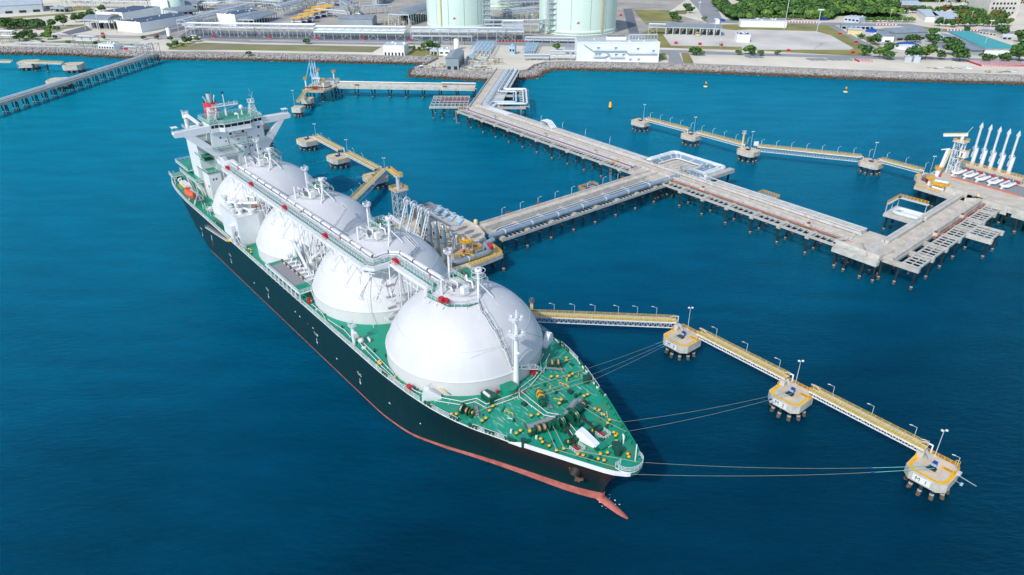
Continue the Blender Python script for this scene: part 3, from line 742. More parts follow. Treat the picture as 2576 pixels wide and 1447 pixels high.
# triangular landing towards the catwalk
tl_ = MB(); z = 31.4
tl_.bb(-149.9, -146.0, -.9, .4, 34.0, 34.2, 0)
pts = [(-149.5, -1.2), (-140.0, -1.4), (-139.4, -3.0), (-139.4, -11.2), (-140.8, -11.2), (-140.8, -3.2), (-149.5, -3.0)]
tl_.prism(pts[::-1], 33.7, 33.85, 0, 1); tl_.rail([(*p, 33.85) for p in pts[:4]], 1.1, 1.5, .045); tl_.rail([(*p, 33.85) for p in pts[4:]], 1.1, 1.5, .045)
tl_.beam((-139.8, -11, 33.6), (-134.6, -10.8, 31.5), 1.2, .12); tl_.beam((-140, -2.4, 33.6), (-140, -2.4, 26), .2); tl_.beam((-140, -10.9, 33.6), (-140, -10.9, 24), .2)
tl_.bb(-149.6, -141, -9.6, -3.4, 28.6, 28.8, 0); tl_.bb(-149.6, -141, -9.6, -9.4, 28.8, 30.4, 0); tl_.bb(-141.2, -141, -9.6, -3.4, 28.8, 30.0, 0)
for k in range(5): tl_.tube([(-148, -9 + k, 29), (-143, -8.6 + k, 29.4)], .15, 6)
tl_.build('landing_bridge', ['white', 'green_deck'], blk)
# bridge wings and their diagonal frames
for sg in (-1, 1):
    y0 = -9.6 if sg < 0 else 10.9; w_ = MB()
    yt = 22.6 * sg
    for xa, xb in ((-151.6, -149.9),):
        pf = [(y0, 43.0), (y0, 40.5), (15.5 * sg, 40.3), (17.6 * sg, 40.5), (20.2 * sg, 40.6), (yt, 40.7), (yt + .4 * sg, 42.0), (yt, 42.6)]
        n_ = len(pf); vs = [(xa, a, b) for a, b in pf] + [(xb, a, b) for a, b in pf]
        fs = [tuple(range(n_)), tuple(reversed(range(n_, 2 * n_)))] + [(i, (i + 1) % n_, n_ + (i + 1) % n_, n_ + i)[::-1] for i in range(n_)]
        w_.add(vs, fs)
    w_.bb(-153.6, -151.6, min(y0, yt), max(y0, yt), 41.2, 41.3, 1)
    w_.bb(-153.75, -153.6, min(y0, yt), max(y0, yt), 41.2, 42.4, 0)
    w_.rail([(-151.5, y0, 42.7), (-151.5, yt, 42.5)], .5, 1.6, .05, 1)
    c = yt - sg * 1.0
    for x in (-153.4, -151.6):
        for y in (c - .8, c + .8): w_.beam((x, y, 42.4), (x, y, 44.0), .08)
    w_.bb(-153.7, -151.3, c - 1.1, c + 1.1, 44.0, 44.15)
    wing = w_.build('bridge_wing', ['white', 'green_deck'], wheel)
    f = MB(); xa, xb = -151.2, -149.95
    if sg > 0:
        outer = [(20.2, 40.6), (12.6, 31.5), (10.6, 28.2), (10.6, 22)]
        inner = [(17.4, 40.5), (10.9, 34.6), (9.9, 31.6), (9.0, 22)]
    else:
        outer = [(-19.6, 40.6), (-10.4, 31.4), (-7.4, 29.0), (-6.4, 26.0)]
        inner = [(-15.6, 40.4), (-9.2, 34.4), (-6.0, 31.6), (-4.4, 26.0)]
    for i in range(3):
        q = [outer[i], outer[i + 1], inner[i + 1], inner[i]]
        vs = [(xb, a, b) for a, b in q] + [(xa, a, b) for a, b in q]
        f.add(vs, [(0, 1, 2, 3), (7, 6, 5, 4), (0, 4, 5, 1), (1, 5, 6, 2), (2, 6, 7, 3), (3, 7, 4, 0)])
    f.build('wing_support', 'white', wing)
    # balcony decks tying the frame to the side of the block
    g = MB(); ya, yb = (11, 15) if sg > 0 else (-14.5, -9.9)
    for z in ((35.9, 31.0)): g.bb(-160, -151.3, ya, yb, z, z + .15, 1); g.rail([(-160, ya if sg < 0 else yb, z + .15), (-151.3, ya if sg < 0 else yb, z + .15)], 1.1, 1.5, .045)
    g.build('balcony', ['white', 'green_deck'], blk)
# low green-roofed house in front of the casing
lh = MB(); lh.bb(-162, -149, -14, -9.3, DK, 25.0); lh.bb(-162.2, -148.8, -14.2, -9.3, 25.0, 25.15, 1)
lh.rail([(-162, -14, 25.15), (-149, -14, 25.15), (-149, -9.6, 25.15)], 1.1, 1.5, .045)
low = lh.build('side_house', ['white', 'green_deck'], ship)
for y in (-12.4, -11.3): m_ = MB(); m_.bb(-149, -148.93, y - .25, y + .25, 22.2, 22.9); m_.build('porthole_window', 'glass', low)
for x in (-151.5, -150.5): m_ = MB(); m_.bb(x - .25, x + .25, -14.07, -13.98, 19.0, 19.9); m_.build('porthole_window', 'glass', low)
# aft side platforms
ap = MB()
ap.bb(-184, -168, -16.5, -9, 21.6, 21.9, 0); ap.bb(-184, -168, -16.4, -9, 21.9, 21.93, 1)
ap.bb(-178, -157, -17.0, -14, 19.5, 19.8, 0); ap.bb(-178, -157, -16.9, -14, 19.8, 19.83, 1)
ap.bb(-182, -177, -20.6, -12, 17.5, 17.9, 0); ap.bb(-182, -177, -20.5, -12, 17.9, 17.93, 1)
ap.rail([(-184, -9, 21.9), (-184, -16.4, 21.9), (-168, -16.4, 21.9)], 1.1, 1.8, .05); ap.rail([(-178, -16.9, 19.8), (-157, -16.9, 19.8), (-157, -14, 19.8)], 1.1, 1.8, .05)
ap.rail([(-177, -12, 17.9), (-177, -20.5, 17.9), (-182, -20.5, 17.9)], 1.1, 1.5, .05)
for x, y in ((-181.5, -20), (-177.5, -20), (-177.5, -14), (-170, -16.5), (-160, -16.5), (-185, -18), (-175, -18)): ap.beam((x, y, DK), (x, y, 19.5 if y > -17 else 17.6), .3)
ap.bb(-176, -166, -19, -16.6, 15.0, 16.2, 0); ap.beam((-170, -19.4, 16.4), (-160, -17.8, 16.4), .25, .25, 2)
ap.build('aft_platform', ['white', 'green_deck', 'yellow'], ship)
ap2 = MB(); ap2.bb(-172, -163.5, 16, 21.8, 21.8, 22.0, 0); ap2.bb(-172, -163.5, 16, 21.8, 22.0, 22.03, 1); ap2.rail([(-163.6, 16, 22), (-163.6, 21.7, 22), (-172, 21.7, 22)], 1.1, 1.4, .05); ap2.beam((-164, 21.4, DK), (-164, 21.4, 21.8), .25); ap2.build('port_platform', ['white', 'green_deck'], ship)
stair([(-166, -17.6, 19.8), (-158, -17.6, 14.1)], 'side_stair'); stair([(-160, -15.6, 19.8), (-154, -15.6, 14.1)], 'side_stair')
# mooring winch drums on the quarter
for x in (-179.5, -176.5):
    m_ = MB(); m_.tube([(x - 1.1, -17.8, 15.6), (x + 1.1, -17.8, 15.6)], 1.1, 14); m_.tube([(x - 1.3, -17.8, 15.6), (x - 1.1, -17.8, 15.6)], 1.4, 14, 1); m_.tube([(x + 1.1, -17.8, 15.6), (x + 1.3, -17.8, 15.6)], 1.4, 14, 1); m_.bb(x - 1.4, x + 1.4, -18.4, -17.2, DK, 14.6, 1); m_.build('rope_drum', ['white', 'green_machine'], ship)
m_ = MB()
for k in range(3): m_.bb(-178, -171, -19.6 + k * .7, -19.35 + k * .7, 14.01, 14.05)
m_.build('deck_marking', 'yellow', ship)
# funnel
fu = MB(); fx, fy = -171.5, -1.3
def oval(r, z, k=1.25): return [(fx + r * k * math.cos(t), fy + r * math.sin(t), z) for t in [2 * PI * j / 28 for j in range(28)]]
def ovl(mb, levels, m=0):
    vs = []
    for r, z in levels: vs += oval(r, z)
    mb.add(vs, [(i * 28 + j, i * 28 + (j + 1) % 28, (i + 1) * 28 + (j + 1) % 28, (i + 1) * 28 + j) for i in range(len(levels) - 1) for j in range(28)], m, True)
ovl(fu, [(2.9, 26), (2.75, 40.5)], 1); ovl(fu, [(2.75, 40.5), (2.6, 46.0)], 0); ovl(fu, [(2.68, 46.0), (2.68, 46.9)], 0); ovl(fu, [(2.68, 46.9), (2.3, 46.95), (2.2, 46.4), (.01, 46.4)], 2)
fun = fu.build('funnel', ['funnel_red', 'white', 'dark'], ship)
ex = MB(); ex.tube([(fx, fy, 46.2), (fx, fy, 50.4)], .95, 16, 0, False); ex.tube([(fx, fy, 50.4), (fx, fy, 50.3), (fx, fy, 47.4)], .86, 16, 1, False); ex.add([(fx + .86 * math.cos(t), fy + .86 * math.sin(t), 49.6) for t in [2 * PI * j / 12 for j in range(12)]], [tuple(range(12))], 1)
ex.build('exhaust_pipe', ['steel_light', 'dark'], fun)
for dy, dx in ((-1.9, .8), (-1.7, -.6), (1.7, .8), (1.9, -.4)):
    q = MB(); q.tube([(fx + dx, fy + dy * .85, 46.2), (fx + dx, fy + dy * .85, 47.8), (fx + dx, fy + dy * 1.0, 48.4), (fx + dx - .3, fy + dy * 1.25, 49.2)], .22, 8); q.build('exhaust_pipe', 'steel_light', fun)
# white letter K on the funnel
def onfun(a, z, o=.05):
    r = 2.75 - .15 * (z - 40.5) / 5.5 + o; t = R(a); return (fx + r * 1.25 * math.cos(t), fy + r * math.sin(t), z)
k_ = MB()
for (a0, z0), (a1, z1), wd in (((-62, 41.5), (-50, 45.4), 9), ((-52, 43.2), (-34, 45.4), 8), ((-52, 43.6), (-30, 41.4), 8)):
    for i in range(5):
        t0, t1 = i / 5, (i + 1) / 5; A0 = a0 + (a1 - a0) * t0; A1 = a0 + (a1 - a0) * t1; Z0 = z0 + (z1 - z0) * t0; Z1 = z0 + (z1 - z0) * t1
        k_.add([onfun(A0 - wd / 2, Z0), onfun(A0 + wd / 2, Z0), onfun(A1 + wd / 2, Z1), onfun(A1 - wd / 2, Z1)], [(0, 1, 2, 3)])
k_.build('funnel_letter', 'white', fun)
# masts on the wheelhouse roof
ms = MB(); ms.tube([(-158, .1, 43.5), (-158, .1, 48.3)], .5, 12, 0, False, .35); ms.tube([(-158, .1, 48.3), (-158, .1, 52.3)], .16, 8)
ms.lathe((-158, .1, 52.3), [(.01, 0), (.45, .1), (.45, .8), (.2, 1.1), (.01, 1.1)], 8, 1)
ms.bb(-158.6, -157.4, -4.8, 5.2, 47.6, 47.75); ms.rail([(-158.6, -4.8, 47.75), (-158.6, 5.2, 47.75), (-157.4, 5.2, 47.75), (-157.4, -4.8, 47.75)], .9, 1.3, .045, 2, 0, True)
ms.beam((-158, -4.6, 47.5), (-158, .1, 46.2), .14); ms.beam((-158, 5, 47.5), (-158, .1, 46.2), .14)
for y in (-3, 2, 4): ms.beam((-158, y, 47.7), (-158, y, 49.4), .12)
ms.beam((-158, -2.4, 48.6), (-158, -.6, 48.6), .3, .2)
ms.build('radar_mast', ['white', 'dark'], wheel)
def lattice(x, y, z0, z1, w, name):
    m_ = MB()
    for a, b in ((-1, -1), (1, -1), (1, 1), (-1, 1)): m_.beam((x + a * w, y + b * w, z0), (x + a * w * .45, y + b * w * .45, z1), .13)
    k = 4
    for i in range(k):
        f0, f1 = i / k, (i + 1) / k; wa = w * (1 - .55 * f0); wb = w * (1 - .55 * f1); za = z0 + (z1 - z0) * f0; zb = z0 + (z1 - z0) * f1
        c0 = [(x - wa, y - wa, za), (x + wa, y - wa, za), (x + wa, y + wa, za), (x - wa, y + wa, za)]; c1 = [(x - wb, y - wb, zb), (x + wb, y - wb, zb), (x + wb, y + wb, zb), (x - wb, y + wb, zb)]
        for j in range(4): m_.beam(c0[j], c1[(j + 1) % 4], .09); m_.beam(c1[j], c1[(j + 1) % 4], .09); m_.beam(c0[(j + 1) % 4], c1[j], .09)
    m_.bb(x - w * .7, x + w * .7, y - w * .7, y + w * .7, z1, z1 + .1); m_.rail([(x - w * .7, y - w * .7, z1), (x + w * .7, y - w * .7, z1), (x + w * .7, y + w * .7, z1), (x - w * .7, y + w * .7, z1)], .9, .9, .045, 2, 0, True)
    m_.tube([(x, y, z1), (x, y, z1 + 1.3)], .28, 8)
    return m_
m_ = lattice(-154, 9.2, 43.6, 48.3, 1.5, ''); m_.bb(-154.15, -153.85, 7.6, 10.6, 49.6, 49.85); m_.tube([(-154, 9.8, 49.8), (-154.6, 10.6, 52.2)], .03, 4); m_.tube([(-154, 9.8, 49.8), (-154, 9.2, 53.8)], .03, 4); m_.tube([(-154, 9.8, 49.8), (-154, 8.6, 51.8)], .03, 4); m_.build('scanner_tower', 'white', wheel)
m_ = lattice(-154, -7.0, 43.6, 47.2, 1.5, ''); m_.beam((-154, -9, 48.6), (-154, -4.6, 49.0), .22, .2); m_.build('scanner_tower', 'white', wheel)
m_ = lattice(-156.5, -4.0, 43.6, 45.9, .8, ''); m_.lathe((-156.5, -4.0, 47), [(.01, .5), (.4, .3), (.4, -.2), (.01, -.3)], 8); m_.build('antenna_stand', 'white', wheel)
m_ = MB(); m_.tube([(-156, 5.6, 43.6), (-156, 5.6, 46)], .22, 8); m_.lathe((-156, 5.6, 46.7), [(.6, -.8), (.85, -.4), (.85, .2), (.55, .75), (.01, .95)], 16)
for a in (0, 120, 240): m_.beam((-156 + 1.0 * math.cos(R(a)), 5.6 + 1.0 * math.sin(R(a)), 43.6), (-156, 5.6, 45), .08)
m_.build('satellite_dome', 'white', wheel)
m_ = MB(); m_.tube([(-152, 2.6, 43.6), (-152, 2.6, 45)], .25, 8, 0, False, .15); m_.lathe((-152, 2.6, 45.1), [(.01, -.1), (.5, 0), (.5, .2), (.01, .3)], 8); m_.lathe((-157, 3.6, 44.1), [(.01, -.5), (.7, -.3), (.75, .3), (.01, .6)], 10); m_.build('compass_stand', 'white', wheel)
# provisions crane aft of the starboard wing
cn = MB(); cn.tube([(-166.2, -13, 39), (-166.2, -13, 44.0)], .95, 12); cn.lathe((-166.2, -13, 43.2), [(1.0, 0), (1.35, .4), (1.2, 1.4), (.01, 1.6)], 12)
cn.bb(-167.4, -165.4, -14, -12, 44.4, 45.6); cn.rail([(-167.4, -14, 45.6), (-165.2, -14, 45.6), (-165.2, -12, 45.6)], .9, 1, .05, 2)
cn.beam((-165.6, -13, 44.8), (-156.5, -11.2, 42.6), 1.0, .9); cn.beam((-165.6, -13, 45.8), (-156.5, -11.2, 43.4), .12, .12)
cn.build('provisions_crane', 'white_dirty', ship)
m_ = MB(); m_.bb(-170, -155.6, -14.4, -9.8, 39.0, 39.2, 1); m_.rail([(-155.7, -14.3, 39.2), (-170, -14.3, 39.2), (-170, -9.8, 39.2)], 1.1, 1.5, .05); m_.bb(-162, -159.5, -13.6, -11.2, 39.2, 41.2, 0); m_.build('casing_roof', ['white', 'green_deck'], ship)
# davit and free lifeboat
dv_ = MB()
for x in (-155.6, -149.2):
    dv_.beam((x, -21.6, DK), (x + .4, -19.6, 18.5), .45, .5); dv_.beam((x + .4, -19.6, 18.5), (x + .4, -21.6, 20.6), .4, .45); dv_.beam((x, -18.6, DK), (x + .4, -19.6, 18.5), .3, .35)
dv_.bb(-157, -148, -20.2, -18.0, 15.6, 15.75, 1)
dv_.rail([(-157, -18, 15.75), (-148, -18, 15.75)], 1.1, 1.5, .05)
dv_.build('boat_davit', ['white', 'grating'], ship)
lb = thing('lifeboat', 'orange enclosed lifeboat hanging in its davit on the aft starboard side of the ship', 'lifeboat', SH(-152.6, -21.3, 16.4), SHIP_RZ)
l = MB(); N = 14; vs = []
for i in range(N + 1):
    t = i / N * 2 - 1; w_ = 1.55 * (1 - abs(t) ** 2.6) ** .5 + .05
    for z, k in ((-.0, .12), (.35, .72), (.95, 1.0), (1.5, 1.0), (2.3, .72), (2.75, .25)):
        vs.append((t * 4.3, -w_ * k, z + .35 * abs(t) ** 3))
    for z, k in reversed(((-.0, .12), (.35, .72), (.95, 1.0), (1.5, 1.0), (2.3, .72), (2.75, .25))):
        vs.append((t * 4.3, w_ * k, z + .35 * abs(t) ** 3))
l.add(vs, [(i * 12 + j, i * 12 + (j + 1) % 12, (i + 1) * 12 + (j + 1) % 12, (i + 1) * 12 + j) for i in range(N) for j in range(12)], 0, True)
l.build('boat_hull', 'orange', lb)
l = MB(); l.bb(-3.0, -1.6, -.7, .7, 2.6, 3.3); l.build('steering_hatch', 'orange', lb)
l = MB(); l.tube([(-4.2, -1.0, 1.3), (-2, -1.6, 1.2), (2, -1.6, 1.2), (4.2, -.9, 1.3)], .05, 5); l.build('grab_line', 'dark', lb)
for x in (-2.6, 2.6): l = MB(); l.beam((x, 0, 2.7), (x, .8, 4.0), .07); l.build('fall_wire', 'dark', lb)
# ------------------------------------------------------------------ compressor house, manifold, cranes
ch = MB(); fpz = [(-114.5, -21.9), (-98.6, -21.9), (-98.4, -14.5), (-102.0, -9.4), (-109, -9.4), (-114.7, -15.5)]
ch.prism(fpz, DK + .8, 24.6); ch.prism([(x * 1, y) for x, y in fpz], 24.6, 24.75, 1)
for x in (-113.5, -99.6): ch.bb(x - .6, x + .6, -21.4, -15, DK, DK + .8)
chs = ch.build('compressor_house', ['white', 'white_dirty'], ship)
cr2 = MB(); cr2.rail([(*p, 24.75) for p in fpz], 1.1, 1.6, .045, 3, 0, True)
for x, y, r, h in ((-112.9, -20.2, .9, 3.2), (-107.6, -18.2, .8, 2.8), (-109, -20.6, .8, 1.6), (-106.2, -21.0, .7, 1.4), (-103.5, -21, .65, 1.4), (-102.4, -19.0, .7, 1.2), (-100, -16, .9, 1.1)):
    cr2.cyl((x, y, 24.7), r, h, 12); cr2.cyl((x, y, 24.7 + h), r * 1.35, .5, 12); cr2.ring((x, y, 24.7 + h + .9), r * 1.5, .04, 12)
cr2.tube([(-111.5, -19.8, 26.4), (-105, -16.8, 27.2), (-101, -13, 27.6)], .5, 10); cr2.tube([(-105, -16.8, 27.1), (-104.7, -16.7, 27.15)], .56, 10, 1)
cr2.tube([(-107, -14, 25), (-107, -14, 28.4), (-104, -12.5, 28.4), (-104, -12.5, 25)], .42, 10); cr2.tube([(-103, -17.5, 26.2), (-99.6, -15.6, 25.6)], .35, 8)
cr2.tube([(-109, -13, 25), (-109, -13, 28)], .3, 8); cr2.tube([(-105.4, -19, 25.4), (-103, -18.4, 25.4)], .6, 10); cr2.tube([(-102.4, -15, 26), (-101, -12.4, 26.6)], .5, 10, 1)
for k in range(14):
    x = rnd.uniform(-111, -101); y = rnd.uniform(-17, -10.5); cr2.beam((x, y, 24.7), (x, y, 24.7 + rnd.uniform(1.5, 3.6)), .1); cr2.beam((x, y, 26.5), (x + rnd.uniform(-2, 2), y + rnd.uniform(-1, 1), 26.5), .1)
for x, y in ((-112, -18.6), (-108.6, -19.4), (-104.6, -17.2)): cr2.bb(x - 1, x + 1, y - .5, y + .5, 25.2, 25.3, 2)
cr2.build('roof_machinery', ['white', 'rust', 'green_deck'], chs)
m_ = MB(); m_.bb(-104.0, -101.6, -23.2, -22.0, 16.4, 21.4); m_.bb(-103.2, -102.2, -22.9, -22.3, DK, 16.4); m_.build('elevator_box', 'white', chs)
m_ = MB(); m_.bb(-101.2, -99.0, -21.98, -21.9, 15.2, 17.4); m_.build('doorway', 'dark', chs)
stair([(-99.4, -22.6, 20.2), (-103, -22.4, 16.8)], 'side_stair', .7); stair([(-99.4, -22.3, 17), (-96.4, -21.4, 14.1)], 'side_stair', .7)
mf = MB(); mz = 17.6
mf.bb(-74.5, -49.5, -23.2, -18.0, mz - .35, mz, 0); mf.bb(-72, -55, -22.9, -18.4, mz, mz + .04, 1); mf.bb(-74.3, -72, -22.9, -18.2, mz, mz + .03, 2); mf.bb(-55, -49.7, -22.9, -18.2, mz, mz + .03, 2)
mf.rail([(-74.4, -23.1, mz), (-49.6, -23.1, mz), (-49.6, -18, mz)], 1.1, 1.4, .05)
for k in range(9): mf.beam((-74 + k * 3, -22.9, DK), (-74 + k * 3, -22.9, mz - .3), .25)
man = mf.build('manifold_platform', ['white', 'grating', 'green_deck'], ship)
for k in range(6):
    x = -70.6 + k * 3.0; m_ = MB()
    m_.tube([(x, -19.0, mz + 1.4), (x, -15.6, mz + 1.4)], .42, 10); m_.tube([(x, -19.1, mz + 1.4), (x, -18.8, mz + 1.4)], .62, 12, 1); m_.tube([(x, -17, mz + 1.4), (x, -17, mz + 2.8)], .3, 8); m_.ring((x, -17, mz + 2.8), .5, .07, 10)
    m_.tube([(x + 1.3, -18, mz + .8), (x + 1.3, -15.4, mz + .8)], .2, 8); m_.bb(x - .5, x + .5, -18.2, -16.6, DK, mz + .9)
    m_.rail([(x - .9, -15.8, mz + 1.6), (x + 1, -15.8, mz + 1.6)], 1.0, 1, .045, 2); m_.build('loading_manifold', ['white', 'brown'], ship)
m_ = MB()
for k in range(8): m_.cyl((-50.6 + (k % 4) * .75, -17.6 + (k // 4) * .8, mz), .32, 1.0, 10, k % 3)
m_.build('drum_rack', ['white', 'blue', 'red'], ship)
stair([(-49.6, -19.2, 17.6), (-45.4, -19.6, 14.1)], 'side_stair')
# hose crane
hc = MB(); hc.cyl((-68.6, -15.2, DK), 1.2, 6.0, 14); hc.cyl((-68.6, -15.2, 20.0), 1.75, .15, 16, 1); hc.tube([(-68.6, -15.2, 20), (-68.6, -15.2, 25)], .8, 12, 0, False, .6); hc.rail([(-68.6 + 1.7 * math.cos(t), -15.2 + 1.7 * math.sin(t), 20.15) for t in [2 * PI * k / 10 for k in range(11)]], 1.0, 1, .045, 2)
hc.bb(-69.6, -67.6, -16, -14.4, 24.6, 25.6); hc.beam((-68, -15.4, 25.2), (-55.6, -15.6, 16.4), .7, .8); hc.beam((-68, -15.4, 26.0), (-55.6, -15.6, 17.2), .1); hc.beam((-55.4, -15.6, DK), (-55.4, -15.6, 20.6), .3); hc.beam((-55.4, -16.4, DK), (-55.4, -14.8, 20), .16)
hc.build('hose_crane', ['white', 'green_deck'], ship)
m_ = MB(); m_.tube([(-20.6, -21.4, DK), (-20.6, -21.4, 20.0)], .45, 10); m_.bb(-21.6, -19.8, -22.2, -20.6, 19.6, 19.7); m_.rail([(-21.6, -22.2, 19.7), (-19.8, -22.2, 19.7), (-19.8, -20.6, 19.7), (-21.6, -20.6, 19.7)], 1, .9, .05, 2, 0, True); m_.bb(-20.2, -18.8, -22.2, -21.0, 17.0, 18.2); m_.lathe((-19.4, -20.0, 15.4), [(.01, -.8), (.8, -.5), (.8, .4), (.01, .8)], 10); m_.build('light_post', 'white', ship)
# accommodation ladder stowed on the hull side
m_ = MB(); a = Vector((-132.2, -23.3, 10.9)); b = Vector((-108.5, -23.3, 13.6)); m_.beam(a, b, .9, .25); 
for o_ in (-.42, .42): m_.rail([a + Vector((0, o_, .1)), b + Vector((0, o_, .1))], 1.0, 1.2, .05, 2, 1)
m_.build('accommodation_ladder', ['white_dirty', 'steel_grey'], ship)
m_ = MB(); m_.bb(-109.4, -106.6, -23.6, -22.4, DK - .1, DK + .15); m_.build('ladder_platform', 'yellow', ship)
m_ = MB(); m_.bb(-129.95, -129.55, -22.9, -22.84, 6.2, 8.2, 0); m_.bb(-129.95, -129.55, -22.9, -22.84, 4.2, 6.2, 1); m_.build('pilot_mark', ['white', 'red'], ship)
for k, x in enumerate((-141.7, -111.2, -77.9, -42.6, -16.8)):
    yh = -(halfb(x, 6.4) + .05); text('tug_lettering', 'TUG', 1.15, 'white', ship, (x, yh, 7.0), (R(90), 0, 0)); 
    m_ = MB(); m_.bb(x - .1, x + .1, yh - .02, yh + .03, 4.0, 5.6); m_.add([(x - .5, yh, 4.4), (x, yh, 3.6), (x + .5, yh, 4.4)], [(0, 1, 2)]); m_.build('tug_arrow', 'white', ship)
for k in range(9):
    x = (-56, -53, -47.5, -44, -41.5, -90, -30, -2, 9)[k]; z = (8.5, 8.2, 8.2, 8.4, 7.2, 4.4, 5, 6, 5.5)[k]; yh = -(halfb(x, z) + .06)
    m_ = MB(); m_.bb(x - .35, x + .35, yh - .02, yh + .02, z - .12, z + .2); m_.build('draft_mark', 'red' if k == 2 else 'white', ship)
# green pipework and lattice along the after starboard edge
m_ = MB()
for k in range(26):
    x = -128 + k * 1.1; m_.beam((x, -21.6, DK), (x + .7, -20.6, DK + 1.5), .12); m_.beam((x, -20.6, DK), (x, -20.6, DK + 1.5), .12)
m_.beam((-128, -20.6, DK + 1.5), (-99, -20.6, DK + 1.5), .18); m_.beam((-128, -21.4, DK + .7), (-99, -21.4, DK + .7), .12); m_.build('pipe_rack', 'green_machine', ship)
m_ = MB()
for k in range(40):
    x = rnd.uniform(-145, -128); y = rnd.uniform(-20.5, -16); h = rnd.uniform(.6, 2.6); m_.beam((x, y, DK), (x, y, DK + h), .16, .16, k % 3); 
    if k % 2: m_.tube([(x, y, DK + h), (x + rnd.uniform(-2, 2), y + rnd.uniform(-1, 1), DK + h)], .14, 6, k % 3)
m_.tube([(-137, -19, 15.6), (-136.4, -19, 15.6)], 1.1, 12, 1); m_.build('quarter_machinery', ['white', 'white_dirty', 'green_machine'], ship)
# white curbed deck walkway lines
def curb(pts, name='deck_pipe', z=.55, r=.09, m='white', legs=True):
    c_ = MB(); P = [Vector((x, y, DK + z)) for x, y in pts]; c_.tube(P, r, 6)
    for a, b in zip(P, P[1:]):
        k = max(1, int((b - a).length / 3))
        for i in range(k + 1): q = a.lerp(b, i / k); c_.beam(q, (q.x, q.y, DK), .1)
    return c_.build(name, m, ship)
curb([(20.2, 10.6), (22.0, 6.4), (24.0, 1.6), (24.1, -1.0), (34.0, -1.5), (36.6, .3), (40.6, -.4), (44.6, -1.4)])
curb([(19.6, 9.4), (21.8, 5.0), (23.0, -.8), (25.4, -2.6), (34.2, -2.7), (36.6, -1.1), (40.4, -1.4), (43.8, -2.6)])
curb([(24.0, -1.6), (22.6, -10.4), (19.4, -10.8), (18.2, -14.2), (13.0, -17.6), (9.0, -20.0), (2.4, -21.6), (-6, -21.3), (-14, -20.8), (-20, -20.3)])
curb([(25.2, -3.0), (23.8, -11.2), (20.2, -11.9), (19.2, -15.0), (13.8, -18.9)])
curb([(16.4, 15.2), (18.4, 12.2), (20.2, 10.6)]); curb([(15.4, 14.0), (17.4, 11.0), (19.6, 9.4)])
curb([(-19.4, -19.5), (-12, -19.9), (-2, -20.6)]); curb([(-36, -21.3), (-28, -20.4), (-21, -21.0)]); curb([(-47, -20.9), (-40, -21.0), (-36, -21.9)])
# ------------------------------------------------------------------ foredeck gear
def bollard(x, y, r=.42, h=.95, name='bollard'):
    b = MB(); b.cyl((x, y, DK), r * .8, h * .75, 12, 1); b.lathe((x, y, DK + h * .75), [(r * .8, 0), (r * 1.25, .1), (r * 1.3, .28), (r * .9, .36), (.01, .38)], 14, 0); return b.build(name, ['yellow', 'green_machine'], ship)
BOL = [(39.9, -8.8), (40.9, -9.2), (42.7, -8.9), (44.8, -8.7), (45.4, -7.1), (48.5, -6.0), (49.5, -5.4), (52.3, -3.7), (53.4, -3.1), (51.5, -2.2), (52.2, -.8), (55.2, 2.2), (56, 1.7), (48.6, 5), (49.6, 4.5), (50.9, 3.3), (40.1, 7.7), (41.1, 8.1), (42.9, 7.8), (45, 7.4), (45.5, 6.3), (35.2, 10.3), (35.1, 9.2), (32.7, 4.1), (33.4, 2.8), (33.3, -3.7), (32.6, -5.2), (35, -10.4), (35.1, -11.7), (20.6, -18.9), (21.3, -18), (26.9, -14.9), (26.7, -13.7), (24.3, -9.8), (25.1, -11.4), (24.4, 8.5), (25.3, 9.8), (27, 12.1), (26.9, 13.3), (20.8, 17), (21.7, 16.2),
       (-22.6, -19.2), (-21.6, -19.4), (-8.4, -20.8), (-7.4, -21.0), (-95, -20.8), (-93.8, -20.6), (-92, -21.2)]
for x, y in BOL: bollard(x, y, .29, .8)
def drumwinch(ax, ay, ux, uy, parts, name='mooring_winch', z=1.35, extra=None):
    """drums along the unit direction (ux, uy); parts = [(offset, width, radius, material index)]"""
    w_ = MB(); mats_ = ['green_machine', 'hawser_orange', 'yellow', 'blue', 'white', 'grating']
    for o_, wd, r, mi in parts:
        p = Vector((ax + ux * o_, ay + uy * o_, DK + z)); d = Vector((ux, uy, 0)) * wd / 2
        w_.tube([p - d, p + d], r, 16, mi)
        if mi in (1, 3, 4):
            for sg in (-1, 1): q = p + d * sg; w_.tube([q - Vector((ux, uy, 0)) * .07, q + Vector((ux, uy, 0)) * .07], r * 1.35, 16, 0)
        w_.box((p.x, p.y, DK + z * .4), (.35, 1.3, z * .8), math.atan2(uy, ux), 0)
    if extra: extra(w_)
    return w_.build(name, mats_, ship)
dx, dy = .78, .62
drumwinch(37.2, -8.6, .28, .96, [(-.9, .5, .35, 2), (0, .8, .55, 0), (1.1, .85, .75, 1), (2.4, .85, .75, 1), (3.6, .5, .9, 0), (4.5, 1.2, .35, 0), (5.6, .5, 1.35, 0), (6.4, .8, .6, 0), (7.2, .45, 1.3, 0)], 'windlass')
drumwinch(39.4, .6, -.28, .96, [(-.6, .5, 1.3, 0), (.4, .8, .6, 0), (1.2, .5, 1.35, 0), (2.3, .8, .4, 0), (3.2, .5, .85, 0), (4.2, .8, .72, 3), (5.4, .8, .72, 1), (6.5, .5, .6, 3), (7.2, .4, .35, 2)], 'windlass')
